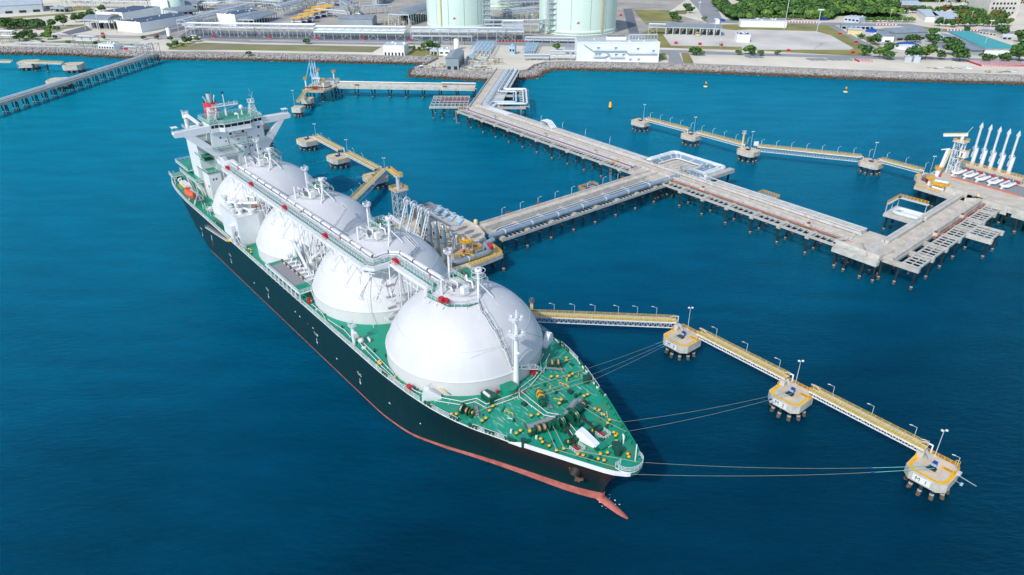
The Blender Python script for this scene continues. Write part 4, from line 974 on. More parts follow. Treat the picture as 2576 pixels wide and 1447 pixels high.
for cx_, cy_, sgn in ((39.0, -2.6, 1), (39.6, 1.1, 1)):     # chain gypsy wheels with spokes
    m_ = MB(); m_.ring((cx_ + .3, cy_, DK + 1.7), 1.45, .22, 20, 0, 'y'); m_.ring((cx_ + .3, cy_ + .5, DK + 1.7), 1.45, .18, 20, 0, 'y')
    for a in range(6): t = a * PI / 3; m_.beam((cx_ + .3, cy_ + .2, DK + 1.7), (cx_ + .3 + 1.4 * math.cos(t), cy_ + .2, DK + 1.7 + 1.4 * math.sin(t)), .16)
    m_.bb(cx_ - 1.6, cx_ + 1.7, cy_ - .9, cy_ - .6, DK, DK + 1.3); m_.bb(cx_ + 1.6, cx_ + 2.6, cy_ - .6, cy_ + .8, DK, DK + 1.0); m_.build('chain_gypsy', 'green_machine', ship)
for pts in ([(39.8, -2.2, 15.9), (41.6, -2.7, 15.0), (44.4, -3.7, 14.7), (46.4, -4.3, 14.2)], [(40.6, 2.2, 15.9), (42.4, 2.5, 15.0), (45.0, 2.9, 14.7), (46.6, 3.1, 14.2)]):
    m_ = MB(); pts = [Vector(p) for p in pts]
    for a, b in zip(pts, pts[1:]):
        k = int((b - a).length / .42)
        for i in range(k):
            q = a.lerp(b, (i + .5) / k); d = (b - a).normalized() * .26
            if i % 2: m_.beam(q - d, q + d, .5, .16)
            else: m_.beam(q - d, q + d, .16, .42)
    m_.build('anchor_chain', 'chain', ship)
for x, y in ((44.4, -3.9), (45.2, 2.7)):
    m_ = MB(); m_.bb(x - .8, x + .8, y - 1.5, y - .6, DK, DK + .9); m_.bb(x - .8, x + .8, y + .5, y + 1.4, DK, DK + .9); m_.beam((x - .2, y - 1.4, DK + 1.1), (x - .2, y + 1.4, DK + 1.1), .35, .3); m_.cyl((x + .2, y - 1.2, DK + .9), .2, .4, 8, 1); m_.build('chain_stopper', ['green_machine', 'yellow'], ship)
for x, y in ((47.0, -4.5), (47.3, 3.1)):
    m_ = MB(); m_.rail([(x - 1.3, y - 1.2, DK), (x - 1.3 + 2.4, y - 1.2, DK), (x + 1.1, y + 1.2, DK), (x - 1.0, y + 1.2, DK)], 1.0, .9, .05, 3); m_.build('hawse_rail', 'white', ship)
    m_ = MB(); m_.bb(x - 1.0, x + .2, y - .4, y + .4, DK, DK + .35); m_.build('hawse_cover', 'red', ship)
def plates(pts, name='grating_platform', z=14.45):
    m_ = MB(); m_.prism(pts, DK + z - 14 - .08, DK + z - 14, 0); 
    for p in pts: m_.beam((p[0], p[1], DK), (p[0], p[1], DK + z - 14), .1)
    m_.rail([(*p, DK + z - 14) for p in pts[:2]], .9, 1, .04, 2, 1); return m_.build(name, ['grating', 'green_machine'], ship)
plates([(34.2, -7.8), (35.6, -.4), (36.8, -.6), (35.6, -7.0), (37.8, -8.6), (37.0, -9.4)][::-1]); plates([(36.4, 1.2), (34.2, 6.6), (35.0, 8.2), (36.3, 7.8), (35.8, 6.4), (37.8, 1.6)][::-1])
drumwinch(27.6, 1.6, .86, -.5, [(-.8, .3, .35, 2), (.2, .7, .6, 1), (.9, .25, .9, 2), (1.6, .7, .6, 1), (2.4, .3, .95, 2), (3.3, 1.0, .9, 0), (4.4, .8, .6, 0)]); plates([(31.6, .6), (33.0, .0), (33.4, .8), (32.0, 1.4)])
drumwinch(21.2, -16.2, .6, .2, [(0, .9, .9, 4), (.2, .6, .7, 1), (2.2, .9, .7, 1), (3.6, .5, .85, 0), (4.4, .4, .35, 2)]); plates([(21.0, -13.0), (24.0, -14.8), (24.6, -14.0), (21.6, -12.2)])
drumwinch(20.6, 12.0, .55, .8, [(-1.0, .6, .5, 0), (0, .7, .8, 1), (1.6, .7, .8, 1), (2.6, .5, .5, 0)]); plates([(20.0, 10.4), (23.4, 13.4), (23.9, 12.8), (20.5, 9.8)])
# white breakwater wedges and the tall white hood by the bow
def wedge(x, y, rz, L=5.0, wd=2.0, h=2.6, name='vent_hood'):
    m_ = MB(); ca, sa = math.cos(rz), math.sin(rz)
    P = [(-L / 2, -wd / 2, 0), (L / 2, -wd * .35, 0), (L / 2, wd * .35, 0), (-L / 2, wd / 2, 0), (-L * .35, -wd * .4, h), (-L * .1, -wd * .3, h), (-L * .1, wd * .3, h), (-L * .35, wd * .4, h), (L / 2, -wd * .3, .7), (L / 2, wd * .3, .7)]
    P = [(x + a * ca - b * sa, y + a * sa + b * ca, DK + c) for a, b, c in P]
    m_.add(P, [(0, 1, 8, 5, 4), (3, 7, 6, 9, 2), (0, 4, 7, 3), (4, 5, 6, 7), (5, 8, 9, 6), (1, 2, 9, 8)]); return m_.build(name, 'white', ship)
wedge(12.0, -18.6, R(60), 4.6, 2.2, 2.9); wedge(12.0, 18.2, R(-62), 4.6, 2.2, 2.9); wedge(46.2, -1.0, R(8), 6.0, 2.4, 2.2)
m_ = MB(); m_.cyl((21.6, -2.9, DK), 2.0, 1.5, 20); m_.cyl((21.6, -2.9, DK + 1.5), 2.1, .15, 20); m_.build('round_hatch', 'green_deck', ship)
m_ = MB(); m_.bb(19.4, 23.0, -9.6, -7.6, DK, DK + 1.8, 0); m_.bb(20, 22.4, -9.4, -9.0, DK + 1.8, DK + 2.3, 1); m_.build('winch_cover', ['green_machine', 'white'], ship)
for x, y, r, h in ((53.4, 1.2, .9, 1.6), (51.8, 2.1, .8, 1.2), (30.9, 14.2, .9, 1.5), (33.5, 8, .4, .7), (29.4, 5.4, .35, .6), (38.6, -12.6, .6, 1.6), (31, -9, .3, .6), (-14, -19, .25, .8), (-10, -18, .25, .7), (-30, -20, .25, .7)):
    m_ = MB(); m_.cyl((x, y, DK), r, h, 12); m_.cyl((x, y, DK + h), r * 1.15, .15, 12); m_.build('deck_vent', 'green_dark', ship)
for x, y in ((31.5, 8.2), (36.5, 3.2), (28.0, -3.4)): m_ = MB(); m_.bb(x - .6, x + .6, y - .5, y + .5, DK, DK + .7); m_.bb(x - .5, x + .5, y - .4, y + .4, DK + .7, DK + .8); m_.build('deck_locker', 'green_dark', ship)
m_ = MB(); m_.bb(48.6, 50.6, -.9, 1.1, DK, DK + .5); m_.build('covered_hatch', 'green_deck', ship)
for a, b in (((27.2, -8.6), (29.4, -7.9)), ((27.4, 8.4), (29.8, 9.2))):
    m_ = MB(); m_.rail([(*a, DK), (*b, DK)], .7, 1.2, .09, 1); m_.build('rope_guide', 'yellow', ship)
for x, y in ((6.3, -21.0), (20.4, 6.2), (-48.6, -20.8)):
    m_ = MB(); m_.bb(x - .8, x + .5, y - .5, y + .5, DK + .2, DK + 1.6); m_.tube([(x + .9, y, DK), (x + .9, y, DK + 1.4), (x + 1.6, y, DK + 1.4)], .09, 5, 1); m_.build('hose_box', ['red', 'white'], ship)
for x, y in ((19.4, 3.4), (20.6, -5.6)): m_ = MB(); m_.cyl((x, y, DK), .25, .7, 8); m_.lathe((x, y, DK + .9), [(.01, -.4), (.4, -.1), (.4, .2), (.01, .5)], 8); m_.build('fire_monitor', 'red', ship)
m_ = MB(); m_.tube([(51.8, 4.6, DK), (51.8, 4.6, DK + 1.8), (51.2, 5.0, DK + 1.9)], .18, 8); m_.build('goose_neck_vent', 'white', ship)
m_ = MB(); m_.tube([(-20, -17.6, DK), (-20, -17.6, DK + 1.0), (-18.6, -17.8, DK + 1.0), (-18.6, -17.8, DK + .4)], .25, 8); m_.build('goose_neck_vent', 'white', ship)
for k, (x, sg) in enumerate(((14, -1), (22, -1), (27, -1), (31, -1), (35.6, -1), (14.5, 1), (17.5, 1), (27.0, 1), (30, 1), (33.4, 1), (36.4, 1), (25, 1), (-3, -1))):
    y = sg * (halfb(x, 14) - .3); m_ = MB(); rz = math.atan2(sg * (halfb(x + 1, 14) - halfb(x - 1, 14)), 2); ca, sa = math.cos(rz), math.sin(rz)
    for q in (-.9, 0, .9): m_.cyl((x + q * ca, y + q * sa, DK), .28, .8, 10, 1 if (sg > 0 and q and k % 2) else 0)
    m_.box((x, y, DK + .85), (2.6, .5, .16), rz, 0); m_.build('fairlead', ['green_machine', 'white_dirty'], ship)
# small green fittings, pads and lashing points scattered over the deck
rf_ = random.Random(21)
for k in range(70):
    if k < 46: x = rf_.uniform(22, 52); y = rf_.uniform(-1, 1) * max(1, halfb(x, 14) - 2.5)
    else: x = rf_.uniform(-130, 15); y = -20.9 + rf_.uniform(-.8, .6)
    m_ = MB(); q = rf_.random()
    if q < .4: m_.cyl((x, y, DK), rf_.uniform(.12, .3), rf_.uniform(.3, .9), 8)
    elif q < .75: m_.box((x, y, DK + .2), (rf_.uniform(.4, 1.2), rf_.uniform(.3, .8), .4), rf_.uniform(0, 3))
    else: a = rf_.uniform(0, 3); m_.tube([(x, y, DK + .3), (x + 2.2 * math.cos(a), y + 2.2 * math.sin(a), DK + .3)], .1, 5)
    m_.build('deck_fitting', rf_.choice(('green_machine', 'green_dark', 'green_machine', 'white_dirty', 'yellow', 'rust')), ship)
# foremast
m_ = MB(); m_.tube([(20.9, .1, DK), (20.9, .1, 33.0)], .75, 14, 0, False, .4); m_.tube([(20.9, .1, 33), (20.9, .1, 35.2)], .22, 8)
for z, w in ((32.6, 1.3), (28.4, 1.6)):
    m_.bb(20.9 - w, 20.9 + w, -w, w, z, z + .1); m_.rail([(20.9 - w, -w, z + .1), (20.9 + w, -w, z + .1), (20.9 + w, w, z + .1), (20.9 - w, w, z + .1)], 1.0, 1.0, .045, 2, 0, True)
    for a in (60, 200, 320): m_.lathe((20.9 + w * math.cos(R(a)), w * math.sin(R(a)), z + .7), [(.01, -.3), (.35, -.2), (.35, .2), (.01, .3)], 8)
m_.lathe((21.9, -.1, 24.0), [(.01, -.3), (.45, -.2), (.45, .2), (.01, .3)], 10); 
for k in range(36): m_.beam((20.1, -.55, 15 + k * .45), (20.1, -.1, 15 + k * .45), .05)
m_.beam((20.1, -.55, 14.5), (20.3, -.4, 32), .07)
m_.build('foremast', 'white', ship)
for a, b in (((20.9, 0, 30), (8.6, -20.6, 14.6)), ((20.9, 0, 30), (13.6, 18.8, 15.8))):
    m_ = MB(); m_.tube([a, b], .04, 4, 0, False); m_.build('mast_stay', 'steel_grey', ship)
m_ = MB(); m_.bb(11.6, 14.8, -20.0 + 3.4, -19.8 + 3.8, 16.0, 16.1); m_.build('skirt_step', 'yellow_pale', ship)
# anchor in its hawse pocket
an = MB(); y = -(halfb(47.5, 9.5)); an.beam((46.4, y - .25, 9.4), (49.4, y - .1, 7.4), .5, .5, 0); an.beam((46.6, y - .5, 9.9), (47.0, y - .2, 7.9), .4, .5, 0); an.beam((48.2, y - .4, 7.2), (49.9, y + .4, 8.2), .4, .5, 0); an.tube([(48.2, y + 1.2, 12.0), (47.9, y - .45, 8.8)], 1.15, 12, 1)
an.build('anchor', ['brown', 'hull_black'], ship)
# ------------------------------------------------------------------ piers, dolphins, walkways
def pile_mesh(zt, r=.42):
    b = MB(); b.lathe((0, 0, 0), [(r, zt), (r, 1.6)], 10, 0); b.lathe((0, 0, 0), [(r * 1.14, 1.3), (r * 1.16, 1.1)], 10, 2); b.lathe((0, 0, 0), [(.01, 1.3), (r * 1.14, 1.3)], 10, 2)
    b.lathe((0, 0, 0), [(r * 1.16, 1.1), (r * 1.2, .5), (r * 1.12, -1.2)], 10, 1)
    o = b.build('pile', ['pile', 'pile_encrusted', 'pile_collar']); me = o.data
    bpy.data.objects.remove(o); return me
PM = {}
def piles(parent, pts, zt, r=.42, rake=.10):
    key = (round(zt, 1), r)
    if key not in PM: PM[key] = pile_mesh(zt, r)
    for i, (x, y) in enumerate(pts):
        o = bpy.data.objects.new('pile', PM[key]); col.objects.link(o); setp(o, parent)
        k = (-1, 1, .3, -.4, .8)[i % 5] * rake; k2 = (.4, .2, -.8, .6, -.2)[i % 5] * rake
        o.rotation_euler = (k2, k, 0); o.location = (x - k * zt, y + k2 * zt, 0)
def frame(ox, oy, dx, dy):
    return Vector((ox, oy, 0)), math.atan2(dy, dx)
def tow(o, rz, x, y, z=0):
    ca, sa = math.cos(rz), math.sin(rz); return Vector((o.x + x * ca - y * sa, o.y + x * sa + y * ca, z))
def trestle(name, label, o, rz, L, road, z=9.0, walls=(1, 1), capstep=12.0, capy=None, npile=3, extra=None, cat='pier', zt=None, haunch=False, gaps=()):
    t = thing(name, label, cat, o, rz); y0, y1 = road
    d = MB(); d.bb(0, L, y0, y1, z - .55, z, 0)
    for sg, yy in ((0, y0), (1, y1)):
        d.bb(0, L, yy - .25, yy + .25, z - 1.5, z - .55, 1)
    d.build('deck_slab', ['concrete_deck', 'concrete'], t)
    for sg, yy, on in ((1, y0, walls[0]), (-1, y1, walls[1])):
        if not on: continue
        w_ = MB(); segs = [(0, L)]
        for g0, g1 in gaps:
            segs = [s for (a, b) in segs for s in (((a, g0), (g1, b)) if a < g0 < b and on == 2 else ((a, b),))]
        for a, b in segs: w_.bb(a, b, yy, yy + sg * .3, z, z + .95)
        for k in range(int(L / 6)): w_.bb(k * 6 - .02, k * 6 + .06, yy - sg * .02, yy + sg * .32, z, z + .97, 1)
        w_.build('parapet', ['concrete_wall', 'steel_grey'], t)
    cy0, cy1 = capy or (y0 - .6, y1 + .6)
    n_ = max(1, int(L / capstep)); zc = z - .56
    for k in range(n_ + 1):
        x = min(L - 1, 1 + k * (L - 2) / n_)
        c = MB(); c.bb(x - .8, x + .8, cy0, cy1, zc - 1.5, zc - .01)
        if haunch: c.prism([(x - 2.2, y0 - .3), (x + 2.2, y0 - .3), (x + .8, y0 + .4), (x - .8, y0 + .4)], zc - .7, zc - .02)
        c.build('pile_cap', 'concrete', t)
        piles(t, [(x + (.5 if i % 2 else -.5), cy0 + .8 + (cy1 - cy0 - 1.6) * i / max(1, npile - 1)) for i in range(npile)], zc - 1.4)
    return t
def ladder_grid(parent, x0, x1, y0, y1, z, step=1.7, name='open_grid', step2=None, mats=('concrete', 'concrete_pale')):
    g = MB()
    for yy in (y0, y1): g.bb(x0, x1, yy - .25, yy + .25, z - .9, z, 0)
    if step2:
        k = max(1, round((y1 - y0) / step2))
        for j in range(1, k): yy = y0 + (y1 - y0) * j / k; g.bb(x0, x1, yy - .15, yy + .15, z - .6, z - .02, 0)
    k = max(1, round((x1 - x0) / step))
    for i in range(k + 1): xx = x0 + (x1 - x0) * i / k; g.bb(xx - .16, xx + .16, y0 - .35, y1 + .35, z - .25, z + .06, 1)
    return g.build(name, list(mats), parent)
def pipe(label, pts, r=.45, m='pipe_white', group=None, saddles=0, name='pipeline', cat='pipeline', bend=1.2):
    P = [Vector(p) for p in pts]; Q = [P[0]]
    for a, b, c in zip(P, P[1:], P[2:]):
        d1 = (a - b); d2 = (c - b); k = min(bend, d1.length * .45, d2.length * .45); d1.normalize(); d2.normalize()
        for t in (1, .6, .25): pass
        p0 = b + d1 * k; p2 = b + d2 * k
        for t in (0, .25, .5, .75, 1): Q.append(p0 * (1 - t) ** 2 + b * 2 * t * (1 - t) + p2 * t ** 2)
    Q.append(P[-1]); o = Q[0].copy(); o.z = 0
    b_ = MB(); b_.tube([q - o for q in Q], r, 10, 0)
    if saddles:
        for a, b in zip(P, P[1:]):
            k = int((b - a).length / saddles)
            for i in range(1, k + 1):
                q = a.lerp(b, (i - .5) / max(1, k)) - o; d = (b - a).normalized() * .18; b_.tube([q - d, q + d], r * 1.12, 10, 1)
    e = b_.build(name, [m, 'white'], None, o); tag(e, label, cat, group); return e

# --- main trestle A
AO, ARZ = frame(-27.5, 426.0, .621, -.784)
A = trestle('trestle_pier', 'long straight concrete trestle with open grid side running from the shore bend past the junction', AO, ARZ, 245, (0, 7.2), 9.0, (1, 1), 12.2, (-7.6, 13.2), 4)
ladder_grid(A, 0, 142, -7.4, -3.2, 8.5, 2.4); ladder_grid(A, 161, 246, -7.0, -2.6, 8.5, 2.4)
cv = MB()
for a, b in ((8.0, 9.3), (9.8, 11.05), (11.6, 12.8)): cv.bb(2, 135, a, b, 8.2, 9.75)
for a, b in ((8.6, 10.4), (11.0, 12.9)): cv.bb(176, 244, a, b, 8.3, 9.7)
cv.bb(0, 244, 7.3, 13.1, 7.8, 8.2); cv.build('pipe_trench_cover', 'concrete_pale', A)
cr = MB()
for y, z, r, m_ in ((-2.4, 8.9, .24, 0), (-1.7, 8.8, .2, 1), (-1.1, 8.8, .2, 1)): cr.tube([(4, y, z), (141, y, z)], r, 6, m_)

for y, z, r, m_ in ((-3.0, 8.8, .2, 2), (-.5, 9.0, .24, 2), (7.75, 9.7, .22, 2), (13.0, 9.5, .2, 2)): cr.tube([(4, y, z), (138, y, z)], r, 6, m_)
cr.build('service_pipes', ['pipe_red', 'steel_grey', 'pipe_white'], A)
cr = MB(); cr.bb(2, 244, .3, 1.5, 9.0, 9.22, 0); cr.bb(2, 244, 6.2, 6.35, 9.0, 9.15, 1); cr.bb(2, 244, 5.3, 6.0, 9.0, 9.1, 0); cr.build('kerb_strip', ['concrete_pale', 'rust'], A)
cr = MB(); cr.tube([(163, -.5, 9.0), (246, -.5, 9.0)], .16, 6); cr.tube([(163, 8.3, 9.8), (244, 8.3, 9.8)], .2, 6); cr.tube([(163, 13.1, 9.6), (244, 13.1, 9.6)], .2, 6); cr.build('service_pipes', 'pipe_white', A)
cr = MB(); cr.tube([(160, -1.6, 8.6), (166, -1.6, 9.0), (246, -1.6, 9.0)], .22, 6); cr.build('fire_main', 'pipe_orange', A)
lr = MB(); lr.rail([(4, -.6, 8.6), (141, -.6, 8.6)], .9, 2.5, .05, 2); lr.rail([(161, -.8, 8.6), (246, -.8, 8.6)], .9, 2.5, .05, 2); lr.build('pipe_rack_rail', 'steel_grey', A)
for x in (29, 74, 112, 178, 228): b = MB(); b.bb(x - 1.1, x + 1.1, -1.3, .4, 8.4, 9.0, 0); b.bb(x - 1.3, x + 1.3, -1.5, .2, 9.0, 10.0, 0); b.bb(x - .5, x + .5, -1.1, -.2, 10.0, 10.5, 1); b.build('hydrant_bay', ['concrete_wall', 'rust' if x > 150 else 'steel_grey'], A)
def rails3(t, pts, name='yellow_rail', h=1.2, m='yellow'): b = MB(); b.rail(pts, h, 1.4, .07, 3); return b.build(name, m, t)
rails3(A, [(-3, -5, 8.6), (-3, .5, 8.6), (3, .5, 9)]); rails3(A, [(128, -6.8, 8.6), (128, 0, 8.6), (132, 0, 8.6)]); rails3(A, [(204, 13.4, 9), (204, 17, 9), (196, 17, 9), (196, 13.4, 9)]); b = MB(); b.bb(196, 204, 13.2, 17, 8.7, 9.0); b.build('side_platform', 'grating', A)
for x in (-2.6, 128.4):
    b = MB()
    for q in (0, .9): b.beam((x + q, -7, 8.4), (x + q, -6.4, .2), .1)
    for k in range(5): b.beam((x, -7 + k * .1, 8 - k * 1.6), (x + .9, -6.9 + k * .1, 7.2 - k * 1.6), .08)
    b.build('boat_ladder', 'steel_light', A)
# --- junction and corner slabs
JB = thing('junction_deck', 'paved concrete junction deck where the berth trestle meets the long trestle', 'pier', tow(AO, ARZ, 148, 0), ARZ)
b = MB(); b.prism([(-6, -9), (12, -9), (13, -7), (13, -.3), (-6, -.3)], 8.2, 9.03, 1, 0); b.build('deck_slab', ['concrete_deck', 'concrete'], JB)
b = MB(); b.bb(-6.2, -5.9, -8.4, -.4, 9, 10); b.bb(12.9, 13.2, -6.8, -.4, 9, 10); b.build('parapet', 'concrete_wall', JB)
piles(JB, [(-5, -8), (3, -8), (11, -8), (-5, -3), (11, -3)], 8)
CO = tow(AO, ARZ, 256, 0)
cd = thing('corner_deck', 'broad stained concrete corner deck where the trestle turns towards the far berth', 'pier', CO, ARZ)
b = MB(); b.prism([(-11, -.3), (-13.5, -6.5), (3, -7.5), (4.2, 3), (3.4, 10), (-1, 14.6), (-5, 13.2), (-11, 13.2)], 8.0, 9.05, 1, 0); b.bb(-13, 3.6, -9.6, -7.4, 6.6, 8.2, 1); b.build('deck_slab', ['concrete_deck', 'concrete_pale'], cd)
b = MB(); b.beam((-14, -6.4, 9.6), (3, -7.4, 9.6), .3, 1.1); b.beam((-14, -6.4, 9.6), (-12, -.2, 9.6), .3, 1.1); b.beam((3, -7.4, 9.6), (3.4, 2, 9.6), .3, 1.1); b.build('parapet', 'concrete_wall', cd)
piles(cd, [(-12, -8.4), (-7, -8.6), (-1, -8.6), (3, -8.8), (-9, -2), (-2, -2), (2.4, -2), (-10, 6), (-4, 8), (-1, 4)], 7)
# --- approach A1 from shore
A1O, A1RZ = frame(-21.6, 426.5, .125, .992)
A1 = trestle('approach_pier', 'concrete approach road on piles leading from the shore to the bend beside the pipe loop', A1O, A1RZ, 118, (-1.2, 4.8), 9.0, (0, 1), 12, (-13, 5.4), 4)
b = MB(); b.bb(6, 118, -13, -1.4, 7.6, 7.9)
for k in range(52): b.bb(8 + k * 2.1, 8.5 + k * 2.1, -12.8, -1.6, 7.9, 8.25, 1)
b.build('pipe_rack', ['concrete', 'steel_light'], A1)
b = MB()
for y in (-5.0, -5.9): b.beam((10, y, 9.6), (100, y, 9.6), .12, .2)
for k in range(60): b.beam((10 + k * 1.5, -5.0, 9.6), (10 + k * 1.5, -5.9, 9.6), .12)
for k in range(15): b.beam((10 + k * 6, -5.4, 8), (10 + k * 6, -5.4, 9.6), .15)
b.build('cable_tray', 'steel_light', A1)
b = MB(); b.prism([(-6, -6), (8, -2), (8, 5), (2, 5.2), (-8, 1)], 8.0, 9.02, 1, 0); b.build('bend_slab', ['concrete_deck', 'concrete'], A1)
bm2 = MB(); bm2.beam((8, 5, 9.5), (-6, 4.8, 9.5), .3, 1); bm2.build('parapet', 'concrete_wall', A1)
def A1p(y, x, z=8.9): return tow(A1O, A1RZ, y, x, z)
# left open grid platform
G1 = thing('grid_platform', 'open concrete grid platform carrying red service pipes left of the approach road', 'platform', (-50.5, 432.6, 0), 0)
ladder_grid(G1, 0, 23, .4, 26.4, 8.5, 2.6, step2=6.5); b = MB()
for y in (9, 14, 19): b.tube([(6, y, 8.75), (24, y, 8.75)], .2, 6)
b.tube([(6, 9, 8.75), (6, 19, 8.75)], .2, 6); b.build('service_pipes', 'pipe_red', G1); b = MB(); b.bb(-.6, 23, -.8, .2, 7.2, 8.5); b.bb(-.6, 23, 26.4, 27.2, 7.2, 8.5); b.build('edge_beam', 'concrete', G1)
piles(G1, [(1, 0), (8, 0), (15, 0), (1.5, 13), (8, 13), (15, 13), (2, 26), (10, 26), (18, 26)], 7.4)
ladder_grid(G1, 18, 24, -8, -.8, 8.5, 1.6)
# pipe loop platform 1
G2 = thing('pipe_loop_platform', 'concrete deck on piles under the rectangular pipe loop near the shore bend', 'platform', (-12, 432.5, 0), 0)
b = MB(); b.bb(0, 20.5, -1.2, .4, 6.9, 8.2); b.bb(0, 23, 30, 31.6, 6.9, 8.2); b.bb(0, 23, 44, 45.4, 6.9, 8.2)
for k in range(9): b.bb(17 + .0, 22.8, 1 + k * 5, 1.5 + k * 5, 7.8, 8.2, 1)
for x in (17.2, 20.0, 22.6): b.bb(x - .2, x + .2, 0, 45, 7.3, 7.8)
b.build('edge_beam', ['concrete', 'concrete_pale'], G2); piles(G2, [(2, 0), (9, 0), (16, 0), (20, 0), (20, 15), (20, 31), (22, 44), (10, 44), (8, 31)], 7)
# pipelines along the approach, through the loop and down the trestle
grp = 'white pipelines of the approach pier'
off = [(-2.0, .4), (-2.95, .4), (-3.9, .4), (-4.75, .3)]
for i, (o_, r) in enumerate(off):
    k = 1.2 + i * .9
    e = AO + Vector((0, 0, 0)); pts = [A1p(118, o_), A1p(12 - i * .4, o_), tow(AO, ARZ, 6, 8.6 + i * .9, 9.4), tow(AO, ARZ, 30, 8.6 + i * .9, 9.75)]
    pipe(f'{["first","second","third","fourth"][i]} white pipeline from the road side on the approach pier, running straight round the bend', pts, r, 'pipe_white', None, 10)
lp = [(-7.0, 46.0, 6.0, 19.5), (-8.0, 43.6, 3.6, 17.0), (-9.4, 50.0, 1.0, 22.0)]
L1 = [(-6.8, 469.4, 440.6, 2.6, 437.8), (-8.0, 467.2, 442.6, 1.0, 440), (-9.8, 476.6, 435.8, 9.4, 434), (-10.9, 474.2, 437.6, 7.2, 436)]
for i, (o_, yn, ys, xe, _) in enumerate(L1):
    s0 = A1p(118, o_, 9.1); x0 = A1p((yn - 426.5) / .992, o_).x; x1 = A1p((ys - 426.5) / .992, o_).x
    pts = [s0, (x0, yn, 9.1), (xe, yn, 9.1), (xe, ys, 9.1), (x1, ys, 9.1), tow(AO, ARZ, 7 + i, 10.4 + i * .6, 9.2), tow(AO, ARZ, 14, 10.4 + i * .6, 9.2)]
    pipe(['inner white pipeline loop beside the approach pier', 'innermost pipeline loop with grey cladding beside the approach pier', 'outermost thick white pipeline loop beside the approach pier', 'second outermost white pipeline loop beside the approach pier'][i], pts, (.5, .42, .62, .5)[i], 'pipe_blue' if i == 1 else 'pipe_white', None, 9, bend=2)
# pipe bridge hump halfway along
for i in range(4):
    x = 51.5 + i * .9; pipe(f'{ORD[i]} arch of white pipe humped over the far edge of the long trestle', [tow(AO, ARZ, 59, 9 + i * 1.1, 9.8), tow(AO, ARZ, 59, 9 + i * 1.1, 12.6), tow(AO, ARZ, 64, 9 + i * 1.1, 12.6), tow(AO, ARZ, 68, 9 + i * 1.1, 9.8)], .32, 'pipe_white', None, 0, 'pipe_arch')
# pipe loop platform 2 behind the junction
G3 = thing('pipe_loop_platform', 'concrete deck on piles under the pipe loop behind the trestle junction', 'platform', tow(AO, ARZ, 137, 13), ARZ)
b = MB(); b.bb(-2, 30, 0, 18, 7.4, 8.1); b.bb(29.5, 32.4, -1, 21, 6.9, 8.6, 1)
for k in range(9): b.bb(2 + k * 3, 2.6 + k * 3, 1, 15, 8.1, 8.3, 1)
b.build('deck_slab', ['concrete_deck', 'concrete'], G3); piles(G3, [(31, 2), (31, 10), (31, 19), (10, 17), (0, 17), (10, 3), (20, 17)], 7.2, .5)
for i, (a, c, r, m_) in enumerate(((0, 18.8, .75, 'pipe_white'), (1.8, 17.2, .6, 'pipe_white'), (3.6, 15.2, .8, 'pipe_blue'), (5.6, 13.2, .6, 'pipe_blue'), (7.2, 11.6, .35, 'pipe_white'))):
    P_ = lambda x, y, z=9.0: tow(AO, ARZ, 137 + x, 13 + y, z)
    pipe(['outermost fat white loop pipe behind the junction', 'second white loop pipe behind the junction', 'blue grey fat loop pipe third from outside behind the junction', 'blue grey loop pipe fourth from outside behind the junction', 'innermost thin white loop pipe behind the junction'][i],
         [P_(-14 + i * 1.2, -1.6 + i * .0 - i * .25, 9.0), P_(-2 + a, -1.2, 9.0), P_(-2 + a, c, 9.0), P_(29 - a * 1.1, c, 9.0), P_(29 - a * 1.1, -1.5 + i * .3, 9.0), P_(36, -2.0, 9.2)][(0 if i < 2 else 1):], r, m_, None, 6, bend=2.4)
b = MB()
for x in range(8): b.beam((20 + x * 1.8, -3.0, 9), (20 + x * 1.8, -3.0, 11.2), .16); b.beam((20 + x * 1.8, -.5, 9), (20 + x * 1.8, -.5, 11.2), .16); b.beam((20 + x * 1.8, -3.0, 11.2), (20 + x * 1.8, -.5, 11.2), .16)
for y in (-3, -.5): b.beam((20, y, 11.2), (32.8, y, 11.2), .16)
for y in (-2.4, -1.7, -1): b.tube([(19, y, 9), (19.4, y, 11.6), (32, y, 11.6), (34, y, 9.2)], .25, 6)
b.build('pipe_bridge', 'steel_light', G3)
# --- trestle B to berth 1
BO, BRZ = frame(-12.7, 248.2, .778, .628)
B = trestle('berth_trestle', 'concrete trestle with a fat blue grey pipe linking the junction to the near loading berth', BO, BRZ, 100, (-4.6, .0), 9.0, (1, 1), 12.2, (-14.4, .9), 3)
b = MB(); b.bb(0, 92, -9.6, -5.0, 7.4, 7.7, 0)
for k in range(47): b.bb(k * 2 + .1, k * 2 + .5, -14.0, -9.4, 7.5, 7.85, 0)
b.bb(0, 100, -14.6, -14.1, 6.9, 7.9, 0); b.bb(0, 100, -9.8, -9.4, 6.9, 7.9, 0); b.build('pipe_rack', 'concrete', B)
b = MB()
for y in (-6.0, -6.8, -7.6, -8.4): b.tube([(2, y, 7.3), (5, y, 8.3), (86, y, 8.3), (89, y - .6, 8.6)], .2, 6, 1 if y in (-6.0, -7.6) else 0)
b.build('service_pipes', ['pipe_dark', 'pipe_white'], B)
pipe('fat blue grey pipeline running along the near side of the berth trestle', [tow(BO, BRZ, -4, -12.2, 9.4), tow(BO, BRZ, 103, -12.6, 9.4)], .95, 'pipe_blue', None, 12)
for k in range(13): b = MB(); b.bb(6 + k * 7, 6.9 + k * 7, 0.2, 1.9, 8.5, 8.75); b.build('side_bracket', 'concrete_pale', B)
for x in (14, 30, 58, 80): b = MB(); b.bb(x, x + 1.6, .1, 1.2, 9, 10.2); b.build('hydrant_box', 'rust', B)
rails3(B, [(57, 1.4, 9), (57, 4.6, 9), (66, 4.6, 9), (66, 1.4, 9)])
